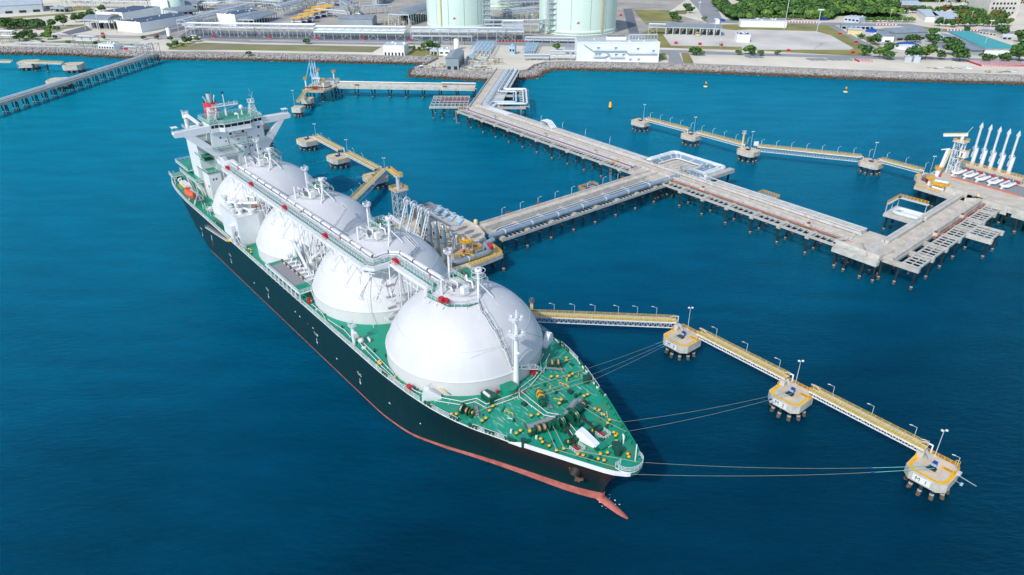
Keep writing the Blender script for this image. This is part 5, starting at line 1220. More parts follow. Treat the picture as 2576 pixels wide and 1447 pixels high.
b = MB(); b.bb(57, 66, .3, 4.6, 8.4, 8.6); b.build('side_platform', 'grating', B)
# --- trestle A4 to berth 2
A4O, A4RZ = frame(132.2, 217.2, .753, .658)
A4 = trestle('trestle_pier', 'concrete trestle with parapet walls running from the corner deck up to the far berth', A4O, A4RZ, 88, (0, 7.0), 9.0, (1, 0), 12.2, (-8.4, 10.6), 4)
ladder_grid(A4, 2, 86, -7.6, -2.4, 8.5, 2.6, step2=2.6, mats=('concrete_pale', 'concrete_pale'))
b = MB(); b.bb(12, 42, 7.2, 8.5, 8.2, 10.0); b.bb(12, 42, 8.8, 9.9, 8.2, 9.8); b.bb(46, 88, 7.2, 8.5, 8.2, 10.0); b.bb(46, 88, 8.8, 9.9, 8.2, 9.8); b.build('pipe_trench_cover', 'concrete_pale', A4)
b = MB(); b.tube([(30, -1.6, 8.8), (86, -1.6, 9.0)], .25, 6); b.tube([(30, -1.0, 8.8), (86, -1.0, 9.0)], .12, 6, 1); b.build('fire_main', ['pipe_orange', 'steel_grey'], A4)
for x in (34, 60): b = MB(); b.bb(x - 1, x + 1, -1.4, 0, 8.4, 9.8, 0); b.cyl((x, -.6, 9.8), .6, .4, 8, 1); b.build('hydrant_bay', ['concrete_wall', 'rust'], A4)
ladder_grid(A4, 46, 56, -15.5, -8, 8.5, 2.6, 'grid_bay', 2.6, ('concrete_pale', 'concrete_pale')); b = MB(); b.bb(44.4, 45.9, -16.5, -7.8, 7.0, 8.6); b.bb(56.3, 57.8, -16.5, -7.8, 7.0, 8.6); b.build('edge_beam', 'concrete_pale', A4)
piles(A4, [(46, -15), (57, -15)], 7.2)
b = MB(); b.bb(0, 12, 7.3, 10.5, 8.0, 9.1); b.beam((-3, 8, 9.8), (4, 13, 9.8), .4, 1.4); b.build('corner_wall', 'concrete_pale', A4)
G4 = thing('pipe_loop_platform', 'small concrete platform with a white pipe loop and yellow rails before the far berth', 'platform', tow(A4O, A4RZ, 46, 10), A4RZ)
b = MB(); b.bb(-4, 8, 1, 12, 7.0, 8.4); b.build('deck_slab', 'concrete_pale', G4); rails3(G4, [(7.5, .5, 12.5), (7.5, 11.6, 12.5), (-4, 11.6, 12.5)]); b = MB()
for p in ((7.5, .8), (7.5, 11.5), (-3.8, 11.5), (1.8, 11.5)): b.beam((*p, 8.4), (*p, 12.5), .25)
b.bb(6, 8, 0, 12, 12.3, 12.5); b.bb(-4, 8, 10.8, 11.8, 12.3, 12.5); b.build('portal_frame', 'steel_light', G4); piles(G4, [(-2, 11), (6, 11)], 7.2)
pipe('thick white U shaped pipe loop on the small platform before the far berth', [tow(A4O, A4RZ, 43.6, 9.5, 9.2), tow(A4O, A4RZ, 43.6, 19.5, 9.2), tow(A4O, A4RZ, 49.4, 19.5, 9.2), tow(A4O, A4RZ, 49.4, 9.5, 9.2)], .75, 'pipe_white', None, 0, bend=2.4)
pipe('thinner white U shaped pipe inside the loop on the small platform before the far berth', [tow(A4O, A4RZ, 45.4, 9.5, 9.2), tow(A4O, A4RZ, 45.4, 16.8, 9.2), tow(A4O, A4RZ, 47.6, 16.8, 9.2), tow(A4O, A4RZ, 47.6, 9.5, 9.2)], .45, 'pipe_white', None, 0, bend=1.4)
# --- back jetty for small tankers
KO, KRZ = frame(-121, 490.5, .995, -.075)
K = trestle('trestle_pier', 'straight concrete trestle with haunched beams joining the small far left berth to the approach road', KO, KRZ, 96, (0, 7.0), 8.6, (1, 1), 11.4, (-.4, 7.4), 2, haunch=True)
b = MB(); b.bb(0, 96, -.32, -.02, 6.2, 8.4); b.build('fascia_beam', 'concrete_pale', K)
b = MB(); b.tube([(72, 5.6, 10), (96, 5.8, 10)], .35, 8); b.tube([(72, 6.3, 10), (96, 6.5, 10)], .35, 8); b.tube([(0, 6.6, 9.6), (72, 6.3, 9.6)], .3, 8); b.build('service_pipes', 'pipe_white', K)
for x in (13, 74): b = MB(); b.bb(x, x + 3, -.38, -.33, 8.4, 9.4); b.build('rusty_box', 'rust', K)
KH = thing('tanker_berth', 'cluttered loading berth platform with blue loading arms at the end of the back trestle', 'berth', (-131, 483, 0), 0)
b = MB(); b.prism([(-9, -10), (5, -10), (9, -2), (10, 4), (8, 26), (-8, 26), (-9, 10)], 7.4, 8.4, 1, 0); b.build('deck_slab', ['concrete_deck', 'concrete'], KH)
piles(KH, [(-7, -8), (-2, -8), (4, -8), (8, 0), (-7, 2), (0, 2), (-7, 12), (0, 12), (7, 12), (-6, 22), (5, 22)], 7.4)
b = MB(); b.rail([(-9, -10, 8.4), (5, -10, 8.4), (9, -2, 8.4)], 1.1, 1.5, .06); b.rail([(-8, 26, 8.4), (8, 26, 8.4)], 1.1, 2, .06); b.build('yellow_rail', 'yellow', KH)
b = MB()
for k in range(22): x = rnd.uniform(-7, 5); y = rnd.uniform(-8, -2); b.beam((x, y, 8.4), (x, y, 8.4 + rnd.uniform(1, 3.5)), .22, .22, k % 4)
for y in (-9, -7.5, -6): b.tube([(-8, y, 10.2), (6, y, 10.2), (9, y + 5, 9.8)], .16, 6, 1)
b.bb(-3, 0, -7, -5, 8.4, 10.6, 1); b.bb(2, 6, 5, 7, 8.4, 11, 3); b.bb(-2, 8, 10, 12, 8.4, 11.2, 0); b.bb(-2.2, 8.2, 9.8, 12.2, 11.2, 11.4, 3)
b.build('berth_machinery', ['steel_light', 'rust', 'yellow_rail', 'steel_grey'], KH)
for x, y, h in ((-8, -3, 6.5), (-5, 19, 7.5), (6, 19, 6.5), (5, -7, 6)):
    b = MB(); b.tube([(x, y, 8.4), (x, y, 8.4 + h)], .5, 10, 0); b.cyl((x, y, 8.4 + h), 1.5, .2, 12, 1); b.rail([(x + 1.4 * math.cos(t), y + 1.4 * math.sin(t), 8.6 + h) for t in [2 * PI * k / 8 for k in range(9)]], 1.1, 1, .07, 3, 1); b.build('monitor_tower', ['white', 'yellow'], KH)
for i, x in enumerate((-6.4, -4.6, -3.0)):
    a = thing('loading_arm', ['leftmost folded blue loading arm on the small far left berth', 'middle folded blue loading arm on the small far left berth', 'right hand folded blue loading arm on the small far left berth'][i], 'loading arm', (-131 + x, 491, 8.4))  # each one is a folded marine loading arm
    b = MB(); b.tube([(0, 0, 0), (0, 0, 8)], .45, 8); b.build('riser', 'blue_light', a)
    b = MB(); b.tube([(0, 0, 8), (-.6, 1, 15.6)], .35, 8); b.ring((-.6, 1, 15.6), .9, .12, 12, 0, 'x'); b.tube([(0, 0, 8), (1.2, -.5, 5)], .5, 8); b.build('boom', 'blue_light', a)
    b = MB(); b.tube([(-.6, 1, 15.6), (-3.4 + i * .6, -.6, 6)], .22, 8); b.build('outer_boom', 'blue_light', a)
    b = MB(); b.box((1.4, -.6, 4.8), (1.6, 1.0, 1.3)); b.build('counterweight', 'pipe_white', a)

# --- dolphins
def octo(hx, hy, c): return [(-hx + c, -hy), (hx - c, -hy), (hx, -hy + c), (hx, hy - c), (hx - c, hy), (-hx + c, hy), (-hx, hy - c), (-hx, -hy + c)]
def dolphin(label, loc, rz, hx=4.5, hy=4.6, c=1.5, sign=None, mark=None, z=5.5, th=2.4, far=False, hook=True, rp=.44):
    d = thing('mooring_dolphin', label, 'dolphin', loc, rz)
    b = MB(); b.prism(octo(hx, hy, c), z - th, z, 1, 0); b.build('concrete_cap', ['concrete_deck', 'concrete_pale'], d)
    b = MB()
    o1, o2 = octo(hx - .2, hy - .2, c - .1), octo(hx - 1.0, hy - 1.0, c - .35)
    for i in range(8):
        if i in (3, 4): continue
        j = (i + 1) % 8; b.add([(*o1[i], z + .012), (*o1[j], z + .012), (*o2[j], z + .012), (*o2[i], z + .012)], [(0, 1, 2, 3)])
    b.build('edge_marking', 'yellow', d)
    pts = []
    for i in range(10):
        t = 2 * PI * i / 10 + .3; pts.append(((hx - 1.0) * math.cos(t), (hy - 1.0) * math.sin(t)))
    key = ('d', rp, z)
    if key not in PM: PM[key] = pile_mesh(z - th + .1, rp)
    for x, y in pts:
        o = bpy.data.objects.new('pile', PM[key]); col.objects.link(o); setp(o, d); l = math.hypot(x, y); zt = z - th
        ax = .22; o.rotation_euler = (ax * y / l, -ax * x / l, 0); o.location = (x + ax * x / l * zt, y + ax * y / l * zt, 0)
    if hook:
        b = MB(); b.bb(-.9, .9, -1.2, -.2, z, z + .35, 0); 
        for k in (-.6, 0, .6): b.beam((k, -.2, z + .4), (k * 1.5, -1.6, z + .5), .22, .3, 0)
        b.bb(-.45, .45, .0, .8, z + .2, z + 1.5, 1); b.bb(-.5, .5, -.3, .1, z + .6, z + 1.1, 2); b.build('quick_release_hook', ['dark', 'blue', 'blue_light'], d)
    if sign:
        b = MB(); b.bb(-2.2, 1.6, -hy - .06, -hy + .001, z - th + .35, z - .45); b.build('number_board', 'white', d)
        text('board_lettering', sign, 1.45, 'dark', d, (-.3, -hy - .07, z - th / 2 - .1), (R(90), 0, 0))
    if mark:
        b = MB(); b.bb(1.2, 3.8, 1.2, 2.4, z + .012, z + .02); b.build('name_panel', 'yellow', d)
        text('deck_lettering', mark, .85, 'dark', d, (2.5, 1.8, z + .03), (0, 0, 0), .004)
        b = MB(); b.ring((0, -.6, z + .02), 2.0, .06, 28); b.build('hook_circle', 'yellow', d)
    return d
def flood(label, loc, h=7.5, name='floodlight_mast'):
    t = thing(name, label, 'floodlight', loc)
    b = MB(); b.tube([(0, 0, 0), (0, 0, h)], .11, 8, 0, True, .07); b.bb(-.25, .25, -.25, .25, 0, .3); b.beam((-.6, 0, h), (.6, 0, h), .08); b.build('mast', 'steel_light', t)
    for s in (-.5, .5): b = MB(); b.lathe((s, -.1, h + .15), [(.01, -.28), (.3, -.15), (.34, .1), (.01, .28)], 10); b.build('lamp_head', 'white', t)
    return t
def lamppost(label, loc, rz, h=3.2, arm=1.0, group=None):
    global LP0
    if LP0 is None:
        t = thing('lamp_post', label, 'lamp post', loc, rz, group)
        b = MB(); b.tube([(0, 0, 0), (0, 0, h), (.05, 0, h + .05)], .07, 6); b.beam((0, 0, h), (arm, 0, h + .25), .07); b.build('post', 'steel_light', t)
        b = MB(); b.box((arm + .3, 0, h + .3), (.7, .18, .1)); b.build('lamp_head', 'white', t)
        LP0 = t; return t
    c = dup(LP0, loc, rz, label)
    if group: c['group'] = group
    return c
LP0 = None
def walkway(label, p, q, z=7.6, w=2.0, truss=1.15, side=-1, ends=(1, 1), pipes=True, mdeck='yellow_pale', mrail='yellow_rail'):
    p = Vector((p[0], p[1], 0)); q = Vector((q[0], q[1], 0)); L = (q - p).length; rz = math.atan2(q.y - p.y, q.x - p.x)
    t = thing('access_walkway', label, 'walkway', p, rz)
    b = MB(); b.bb(0, L, -w / 2, w / 2, z - .12, z, 0)
    for k in range(int(L / .8)): b.bb(k * .8, k * .8 + .12, -w / 2 + .1, w / 2 - .1, z, z + .012, 1)
    b.build('deck_grating', ['yellow_pale', 'steel_grey'], t)
    b = MB(); b.rail([(0, -w / 2, z), (L, -w / 2, z)], 1.1, 1.8, .06, 3); b.rail([(0, w / 2, z), (L, w / 2, z)], 1.1, 1.8, .06, 3); b.build('handrail', mrail, t)
    if truss:
        b = MB(); zb = z - truss
        for y in (-w / 2, w / 2):
            b.beam((0, y, z - .25), (L, y, z - .25), .2, .26); b.beam((1, y, zb), (L - 1, y, zb), .2, .24)
            k = max(2, int(L / 1.5))
            for i in range(k):
                x0, x1 = 1 + (L - 2) * i / k, 1 + (L - 2) * (i + 1) / k; xm = (x0 + x1) / 2
                b.beam((x0, y, zb), (xm, y, z - .3), .1); b.beam((xm, y, z - .3), (x1, y, zb), .1)
        for i in range(int(L / 4)): b.beam((2 + i * 4, -w / 2, zb), (2 + i * 4, w / 2, zb), .1)
        b.build('truss', 'white', t)
    if pipes:
        b = MB(); y = w / 2 * side + side * .45
        b.tube([(-.8, y, z - 1.6), (-.8, y, z + .5), (.8, y, z + .5), (1.6, y, z - .05), (L - 1.6, y, z - .05), (L - .8, y, z + .5), (L + .8, y, z + .5), (L + .8, y, z - 1.6)], .2, 8)
        b.build('water_pipe', 'white', t)
    return t
uv = Vector((.63789, -.77013, 0)); lv = Vector((.77013, .63789, 0))
MC = [Vector((94.8, 119.0, 0)), Vector((72.5, 146.4, 0)), Vector((50.1, 173.8, 0))]
DD = []
for i, c in enumerate(MC):
    DD.append(dolphin(['mooring dolphin M 1 with yellow edging, furthest right and nearest the bow', 'mooring dolphin M 2 with yellow edging, middle one ahead of the bow', 'mooring dolphin M 3 with yellow edging, closest to the forward dome'][i], c, SHIP_RZ, sign=f'M  {i + 1}', mark=f'MD{i + 1}'))
    p = c + uv * -1.4 + lv * 4.2; flood(['twin floodlight mast on the rightmost yellow edged dolphin', 'twin floodlight mast on the middle yellow edged dolphin', 'twin floodlight mast on the yellow edged dolphin nearest the forward dome'][i], (p.x, p.y, 5.5))
    t = DD[-1]
    b = MB(); b.rail([(-3.4, 4.3, 5.5), (3.2, 4.3, 5.5), (4.2, 3.0, 5.5), (4.2, 1.0, 5.5)], 1.1, 1.3, .06, 3); b.rail([(-4.2, 2.8, 5.5), (-4.2, .2, 5.5)], 1.1, 1.3, .06); b.build('rail', 'yellow', t)
    b = MB(); b.bb(-4.4, -2.9, 1.2, 3.2, 5.5, 6.9); b.beam((-2.9, 2.2, 7.4), (-1.5, 2.2, 5.6), 1.0, .1); b.build('stair_block', 'concrete_pale', t)
    b = MB(); b.ring((3.2, 4.4, 6.9), .5, .05, 10); b.ring((3.2, 4.4, 6.2), .5, .05, 10); b.beam((3.6, 4.8, 4), (3.6, 4.8, 7), .06); b.beam((2.8, 4.8, 4), (2.8, 4.8, 7), .06); b.build('cage_ladder', 'yellow', t)
walkway('yellow railed truss walkway reaching the rightmost dolphin', MC[1] + uv * 3.6 + lv * 2.6, MC[0] - uv * 3.2 + lv * 2.6, side=1)
walkway('yellow railed truss walkway joining the middle dolphin and the one by the domes', MC[2] + uv * 3.6 + lv * 2.6, MC[1] - uv * 3.2 + lv * 2.6, side=1)
walkway('long level truss walkway with yellow rails running out from behind the forward dome', (3.0, 183.2), (49.2, 179.4), w=2.3, truss=1.9, side=1)
for j, (a, b_) in enumerate(((MC[2], MC[1]), (MC[1], MC[0]))):
    for k in range(3):
        p = a + (b_ - a) * ((k + .85) / 3.5) + lv * 3.9
        lamppost(f'{ORD[k]} lamp post from the upper end of the walkway {["above the middle yellow edged dolphin", "down to the rightmost dolphin"][j]}', (p.x, p.y, 7.5), SHIP_RZ + PI + .4)
for k in range(6):
    p = Vector((12.8, 183.4, 0)).lerp(Vector((43.5, 181.4, 0)), k / 5 if k < 3 else (k + .4) / 5.4); lamppost(f'{ORD[k]} lamp post from the ship end of the long white truss walkway', (p.x, p.y, 7.6), R(170))
p = MC[0] + lv * 3.6 + uv * 3.4; lamppost('lamp post on the outer corner of the rightmost dolphin', (p.x, p.y, 5.5), SHIP_RZ + PI + .4)
lamppost('short lamp post by the steps of the rightmost dolphin', (95.8, 124.2, 5.5), R(170))
t = thing('navigation_bracket', 'thin steel bracket sticking out seaward from the rightmost dolphin', 'bracket', MC[0], SHIP_RZ); b = MB(); b.beam((4.5, 2.2, 5.2), (8.6, .6, 6.0), .12); b.beam((4.5, .6, 4.8), (6.2, -.8, 5.6), .1); b.bb(6.0, 6.5, -1.1, -.5, 5.4, 5.9); b.bb(4.2, 5, 1.6, 2.6, 5.5, 6.2); b.build('bracket_arm', 'steel_light', t)
dolphin('breasting dolphin between the ship side and the long white truss walkway', (1.5, 186.5, 0), SHIP_RZ, 3.6, 3.6, 1.2, hook=False)
t = thing('fender_post', 'tan lattice beacon post with a dark lantern behind the forward tank dome', 'beacon', (6.0, 185.6, 5.5)); b = MB(); b.beam((0, 0, 0), (0, 0, 5.0), .9, .9); b.build('post', 'yellow_pale', t); b = MB(); b.cyl((0, 0, 5), .9, .15, 10); b.cyl((0, 0, 5.2), .25, 1.2, 8); b.rail([(.8 * math.cos(q), .8 * math.sin(q), 5.1) for q in [2 * PI * k / 6 for k in range(7)]], .9, 1, .06, 2); b.build('lantern', 'steel_grey', t)
# dolphins behind the ship
MB_ = [Vector((-64.3, 314.2, 0)), Vector((-88.0, 343.4, 0)), Vector((-111.2, 372.6, 0))]
for i, c in enumerate(MB_):
    dolphin(['concrete dolphin off the stern quarter nearest the domes, crossed by the slanting walkway', 'middle concrete dolphin of the three beyond the stern quarter', 'farthest concrete dolphin of the three beyond the stern quarter'][i], c, SHIP_RZ, 5.2, 5.0, 1.7, sign=f'M {i + 4}', rp=.42)
    p = c + lv * 4.2 + uv * 2; flood(['floodlight mast on the stern quarter dolphin nearest the domes', 'floodlight mast on the middle stern quarter dolphin', 'floodlight mast on the farthest stern quarter dolphin'][i], (p.x, p.y, 5.5), 8)
walkway('yellow walkway between the nearest and middle stern quarter dolphins', MB_[1] + uv * 3.6 + lv * 3, MB_[0] - uv * 3.2 + lv * 3, w=2.4, side=1)
walkway('yellow walkway between the middle and farthest stern quarter dolphins', MB_[2] + uv * 3.6 + lv * 3, MB_[1] - uv * 3.2 + lv * 3, w=2.4, side=1)
walkway('yellow truss walkway slanting down behind the white domes', (-60.6, 318.5), (-69.0, 270.0), w=2.4, truss=2.6, side=1)
for k, c in enumerate(((-81, 336), (-75, 328), (-103, 362), (-97, 354), (-68, 286), (-70, 278))): lamppost(['upper lamp post between the middle and nearest stern quarter dolphins', 'lower lamp post between the middle and nearest stern quarter dolphins', 'upper lamp post between the farthest and middle stern quarter dolphins', 'lower lamp post between the farthest and middle stern quarter dolphins', 'upper lamp post on the walkway slanting down behind the domes', 'lower lamp post on the walkway slanting down behind the domes'][k], (c[0] + 2.4, c[1] + 2, 7.4), SHIP_RZ + PI)
# dolphins of the far berth
MR = [Vector((76.0, 408.6, 0)), Vector((99.4, 380.6, 0)), Vector((122.6, 352.4, 0)), Vector((177.8, 333.4, 0)), Vector((194.6, 311.6, 0))]
for i, c in enumerate(MR):
    dolphin(f'{["first","second","third","fourth","fifth"][i]} mooring dolphin from the left in the row leading to the far berth', c, SHIP_RZ, 5.0, 4.6, 1.6, z=6, far=True, rp=.44)
    p = c + lv * 3.4 - uv * 1.2; flood(f'twin floodlight mast on the {ORD[i]} dolphin from the left of the far berth row', (p.x, p.y, 6), 8.5)
for i in range(2): walkway(f'yellow and white truss walkway between the {ORD[i]} and {ORD[i + 1]} dolphins of the far berth row', MR[i] + uv * 3.4 + lv * 1, MR[i + 1] - uv * 3.4 + lv * 1, side=-1)
walkway('longest truss walkway spanning between the third and fourth dolphins of the far berth row', MR[2] + Vector((4.6, .8, 0)), MR[3] + Vector((-4.6, 2.2, 0)), truss=2.3, side=-1)
walkway('short truss walkway between the fourth and fifth dolphins of the far berth row', MR[3] + uv * 3.4 + lv * 1, MR[4] - uv * 3.4 + lv * 1, side=-1)
for i, n_ in ((0, 5), (1, 5), (2, 8), (3, 3)):
    for k in range(n_):
        p = MR[i].lerp(MR[i + 1], (k + .6) / n_) + lv * 2.6; lamppost(f'{ORD[k]} lamp post along the walkway leaving the {ORD[i]} dolphin of the far berth row', (p.x, p.y, 7.6), R(25), 3.2, 1.0)
t = thing('beacon_tower', 'pale round beacon tower with caged gallery on a far berth dolphin', 'beacon', (MR[2].x - 2.6, MR[2].y + 3.2, 6)); b = MB(); b.tube([(0, 0, 0), (0, 0, 7.5)], .5, 10); b.build('tower_shaft', 'yellow_pale', t); b = MB(); b.cyl((0, 0, 7.5), 1.2, .2, 12); b.rail([(1.1 * math.cos(q), 1.1 * math.sin(q), 7.7) for q in [2 * PI * k / 8 for k in range(9)]], 1.2, 1, .07, 3); b.build('gallery', 'white', t)
t = thing('notice_board', 'white notice board beside the steps on a far berth dolphin', 'sign', (MR[2].x + 4.2, MR[2].y + 2.4, 6)); b = MB(); b.bb(-1.2, 1.2, 0, .12, 1.4, 3.6); b.build('panel', 'white', t); b = MB(); b.beam((-1, .1, 0), (-1, .1, 1.4), .15); b.beam((1, .1, 0), (1, .1, 1.4), .15); b.build('leg', 'steel_grey', t)
# lamps along the trestles
for k in range(10):
    p = tow(AO, ARZ, 163 + k * 9.1, .7, 9); lamppost(f'{ORD[k]} lamp post from the junction along the trestle towards the corner deck', p, ARZ + R(80), 4.5, 1.2)
for k in range(10):
    p = tow(A4O, A4RZ, 2 + k * 8.2, .6, 9); lamppost(f'{ORD[k]} lamp post from the corner deck along the trestle to the far berth', p, A4RZ + R(80), 4.5, 1.2)
for k in range(9):
    p = tow(BO, BRZ, 12 + k * 9.4, 1.0, 9); lamppost(f'{ORD[k]} lamp post from the near berth along the berth trestle', p, BRZ + R(-10), 4.0, 1.2)
for k in range(6):
    p = tow(AO, ARZ, 18 + k * 18, 13.2, 9.6); lamppost(f'{ORD[k]} lamp post from the shore bend along the long trestle', p, ARZ + R(120), 1.2, .8)
# --- berth 1 platform
P1 = thing('loading_platform', 'concrete loading platform with loading arms between the ship and the berth trestle', 'berth', SH(-72, 42), SHIP_RZ)
b = MB(); b.prism([(-26, -6.4), (16.6, -6.4), (16.6, 2), (12, 5.6), (12, 11.6), (2, 15.5), (-26, 15.5)], 7.6, 9.0, 1, 0); b.build('deck_slab', ['concrete_deck', 'concrete'], P1)
b = MB(); b.prism([(-26, -13), (24, -10), (23, 10.6), (9, 13.6), (-26, 13)], 5.7, 7.4, 1, 0); b.build('lower_deck', ['yellow_pale', 'concrete_pale'], P1)
b = MB(); b.bb(-26, 2, 15.2, 15.5, 9, 10); b.beam((2, 15.4, 9.5), (9, 13, 9.5), .3, 1); b.build('parapet', 'concrete_wall', P1)
piles(P1, [(-24 + i * 6.6, -11 + j * 11 + (1.5 if j == 0 else 0)) for i in range(8) for j in range(3)], 6.0, .5)
rails3(P1, [(6, -11.4, 7.4), (23.7, -9.8, 7.4), (22.8, 10.4, 7.4), (14, 12.2, 7.4)]); rails3(P1, [(4, -6.3, 9), (16.5, -6.3, 9), (16.5, 2, 9)]); rails3(P1, [(13, 4, 10), (19, 4, 10), (19, -3, 10)])
pipe('fat grey pipe doubling back across the yellowish lower deck of the near berth', [SH(-57.4, 55, 9.4), SH(-57.6, 50.2, 8.6), SH(-51.6, 49.6, 8.6), SH(-51.6, 44.2, 8.6), SH(-51.9, 34.0, 8.6), SH(-53.4, 32.6, 8.6)], .95, 'pipe_blue', None, 8, bend=2.4)
pipe('thinner grey pipe doubling back inside the fat one on the lower deck', [SH(-60.5, 49.6, 8.6), SH(-54.4, 48.6, 8.6), SH(-54.4, 44.5, 8.6)], .6, 'pipe_blue', None, 0, bend=1.6)
b = MB()
for k in range(60):
    x = rnd.uniform(-9, 20); y = rnd.uniform(-7, 5); h = rnd.uniform(.8, 3.6); b.beam((x, y, 9), (x, y, 9 + h), .18, .18, k % 5)
    b.tube([(x, y, 9 + h * .7), (x + rnd.uniform(-3, 3), y + rnd.uniform(-1, 1), 9 + h * .7)], rnd.uniform(.08, .3), 6, (k + 1) % 5)
bins(b, [-2, 5, 12], 'process_piping', ['steel_light', 'pipe_blue', 'yellow', 'steel_grey', 'white'], P1)
for x, y, h in ((10.6, -2, 3.6), (13, .6, 4.2), (8, 1, 3)): b = MB(); b.lathe((x, y, 9), [(.01, h + .5), (.6, h + .2), (.7, h), (.7, 0)], 12); b.build('surge_vessel', 'steel_light', P1)
b = MB(); b.bb(12, 17, -1.5, 1.5, 12.3, 12.5, 0)
for p in ((12, -1.5), (17, -1.5), (12, 1.5), (17, 1.5)): b.beam((*p, 9), (*p, 12.3), .18, .18, 1)
b.rail([(12, -1.5, 12.5), (17, -1.5, 12.5), (17, 1.5, 12.5), (12, 1.5, 12.5)], 1.1, 1.2, .07, 3, 2, True); b.build('valve_gantry', ['yellow', 'steel_light', 'yellow'], P1)
b = MB(); b.tube([(18.5, 7.6, 10.6), (22, 6.4, 10.6)], .7, 10); b.cyl((20, 7.2, 9), .3, 1.5, 8); b.build('red_actuator', 'red', P1)
for x, y in ((12.5, -6), (17.5, -2.6)): b = MB(); b.lathe((x, y, 10.6), [(.01, -.6), (.6, -.4), (.6, .4), (.01, .6)], 10); b.build('valve_body', 'red', P1)
b = MB(); b.bb(-24, -14, 2, 11, 9, 12.5, 0); b.bb(-24.3, -13.7, 1.7, 11.3, 12.5, 12.7, 1); b.build('equipment_room', ['steel_grey', 'grating'], P1)
t = thing('mooring_bollard', 'pale yellow round tank on the parapet corner of the near loading platform', 'tank', SH(-72.6, 58.2, 9.4)); b = MB(); b.lathe((0, 0, 0), [(.01, 2.2), (.7, 1.9), (.8, 1.4), (.8, 0)], 12); b.build('tank_shell', 'yellow_pale', t)
p = SH(-60.6, 52.2, 9); lamppost('gooseneck lamp post standing where the berth trestle meets the loading platform', p, BRZ + PI, 6.5, 1.2)
# loading arms at berth 1
def arm1(label, loc, rz):
    a = thing('loading_arm', label, 'loading arm', loc, rz)      # local y away from the ship
    b = MB(); b.lathe((0, 0, 0), [(1.0, 0), (1.0, 8.6), (1.0, 10.2), (.62, 12.0), (.58, 14.0), (.01, 14.0)], 14, 0); b.lathe((0, 0, 0), [(1.04, 7.3), (1.04, 7.55)], 14, 1); b.bb(-.35, .35, -1.15, -.9, 9.0, 10.0, 2); b.build('riser', ['pipe_blue', 'brown', 'dark'], a)
    b = MB(); b.tube([(0.9, 2.6, 13.2), (0.9, -6.2, 20.4)], .58, 10); b.tube([(.2, 1.2, 14.4), (.2, -6.0, 20.2)], .16, 6); b.beam((.9, 1.4, 13.8), (.9, 6.4, 12.4), 1.0, .35); b.build('inner_boom', 'pipe_white', a)
    b = MB(); b.ring((.9, -6.2, 20.4), 1.35, .08, 18, 0, 'x'); b.ring((1.2, -6.2, 20.4), 1.35, .08, 18, 0, 'x')
    for k in range(12): t = k * PI / 6; b.beam((1.05, -6.2, 20.4), (1.05, -6.2 + 1.3 * math.cos(t), 20.4 + 1.3 * math.sin(t)), .1, .05)
    b.build('sheave_wheel', 'pipe_white', a)
    b = MB(); b.tube([(.5, -6.2, 20.2), (.5, -9.2, 11.6)], .3, 8); b.tube([(1.6, -6.2, 20), (1.5, -9.0, 11.6)], .14, 8)
    for k in range(7): f = k / 7; b.beam((.5, -6.2 - 3.0 * f, 20.2 - 8.6 * f), (1.6 - .1 * f, -6.2 - 2.8 * f, 20 - 8.4 * f), .1)
    b.tube([(.5, -9.2, 11.6), (.6, -9.6, 10.8)], .4, 8); b.build('outer_boom', 'pipe_white', a)
    b = MB(); b.beam((0.9, 5.6, 13.2), (.9, 7.6, 14.4), 2.2, .6); b.box((.9, 7.4, 14.9), (1.0, .8, .6)); b.build('counterweight', 'blue_light', a)
    b = MB(); b.tube([(-.3, -5.6, 21.0), (-.3, 5, 15.2)], .05, 4); b.tube([(1.6, -6.6, 19.2), (1.6, 3, 12.6)], .05, 4); b.build('pantograph_cable', 'dark', a)
    return a
for i, x in enumerate((-70.6, -66.2, -61.8, -57.4)):
    arm1(['leftmost tall blue grey loading arm nearest the gangway tower on the near berth', 'second blue grey loading arm from the gangway tower on the near berth', 'third blue grey loading arm from the gangway tower on the near berth', 'rightmost blue grey loading arm on the near berth'][i], SH(x, 33.0, 7.4), SHIP_RZ)
# gangway tower at berth 1
def tower(label, loc, rz, h, w, top=None, m='steel_light', house=False):
    t = thing('gangway_tower', label, 'tower', loc, rz); b = MB()
    for a, c in ((-1, -1), (1, -1), (1, 1), (-1, 1)): b.beam((a * w, c * w, 0), (a * w, c * w, h), .34)
    k = max(2, int(h / 3.4))
    for i in range(k):
        z0, z1 = h * i / k, h * (i + 1) / k
        C = [(-w, -w), (w, -w), (w, w), (-w, w)]
        for j in range(4):
            p, q = C[j], C[(j + 1) % 4]; mx_ = ((p[0] + q[0]) / 2, (p[1] + q[1]) / 2)
            b.beam((*p, z1), (*q, z1), .22); b.beam((*p, z0), (*mx_, z1), .16); b.beam((*q, z0), (*mx_, z1), .16)
    b.build('lattice', m, t)
    b = MB(); b.bb(-w - .8, w + .8, -w - .8, w + .8, h, h + .25, 0); b.rail([(-w - .7, -w - .7, h + .25), (w + .7, -w - .7, h + .25), (w + .7, w + .7, h + .25), (-w - .7, w + .7, h + .25)], 1.2, 1.3, .07, 3, 1, True); b.build('top_platform', [m, 'yellow'], t)
    return t
T1 = tower('grey lattice gangway tower with a yellow railed top beside the near loading arms', SH(-93, 37.5, 9), SHIP_RZ, 13.5, 1.9)
b = MB(); b.tube([(0, 0, 13.7), (0, 0, 18.6)], .75, 12); b.bb(-1.2, 1.2, -1, 1.6, 18.6, 19); b.rail([(-1.2, 1.6, 19), (1.2, 1.6, 19), (1.2, -1, 19)], 1.1, 1.1, .07, 3, 1); b.build('slewing_column', ['steel_light', 'yellow'], T1)
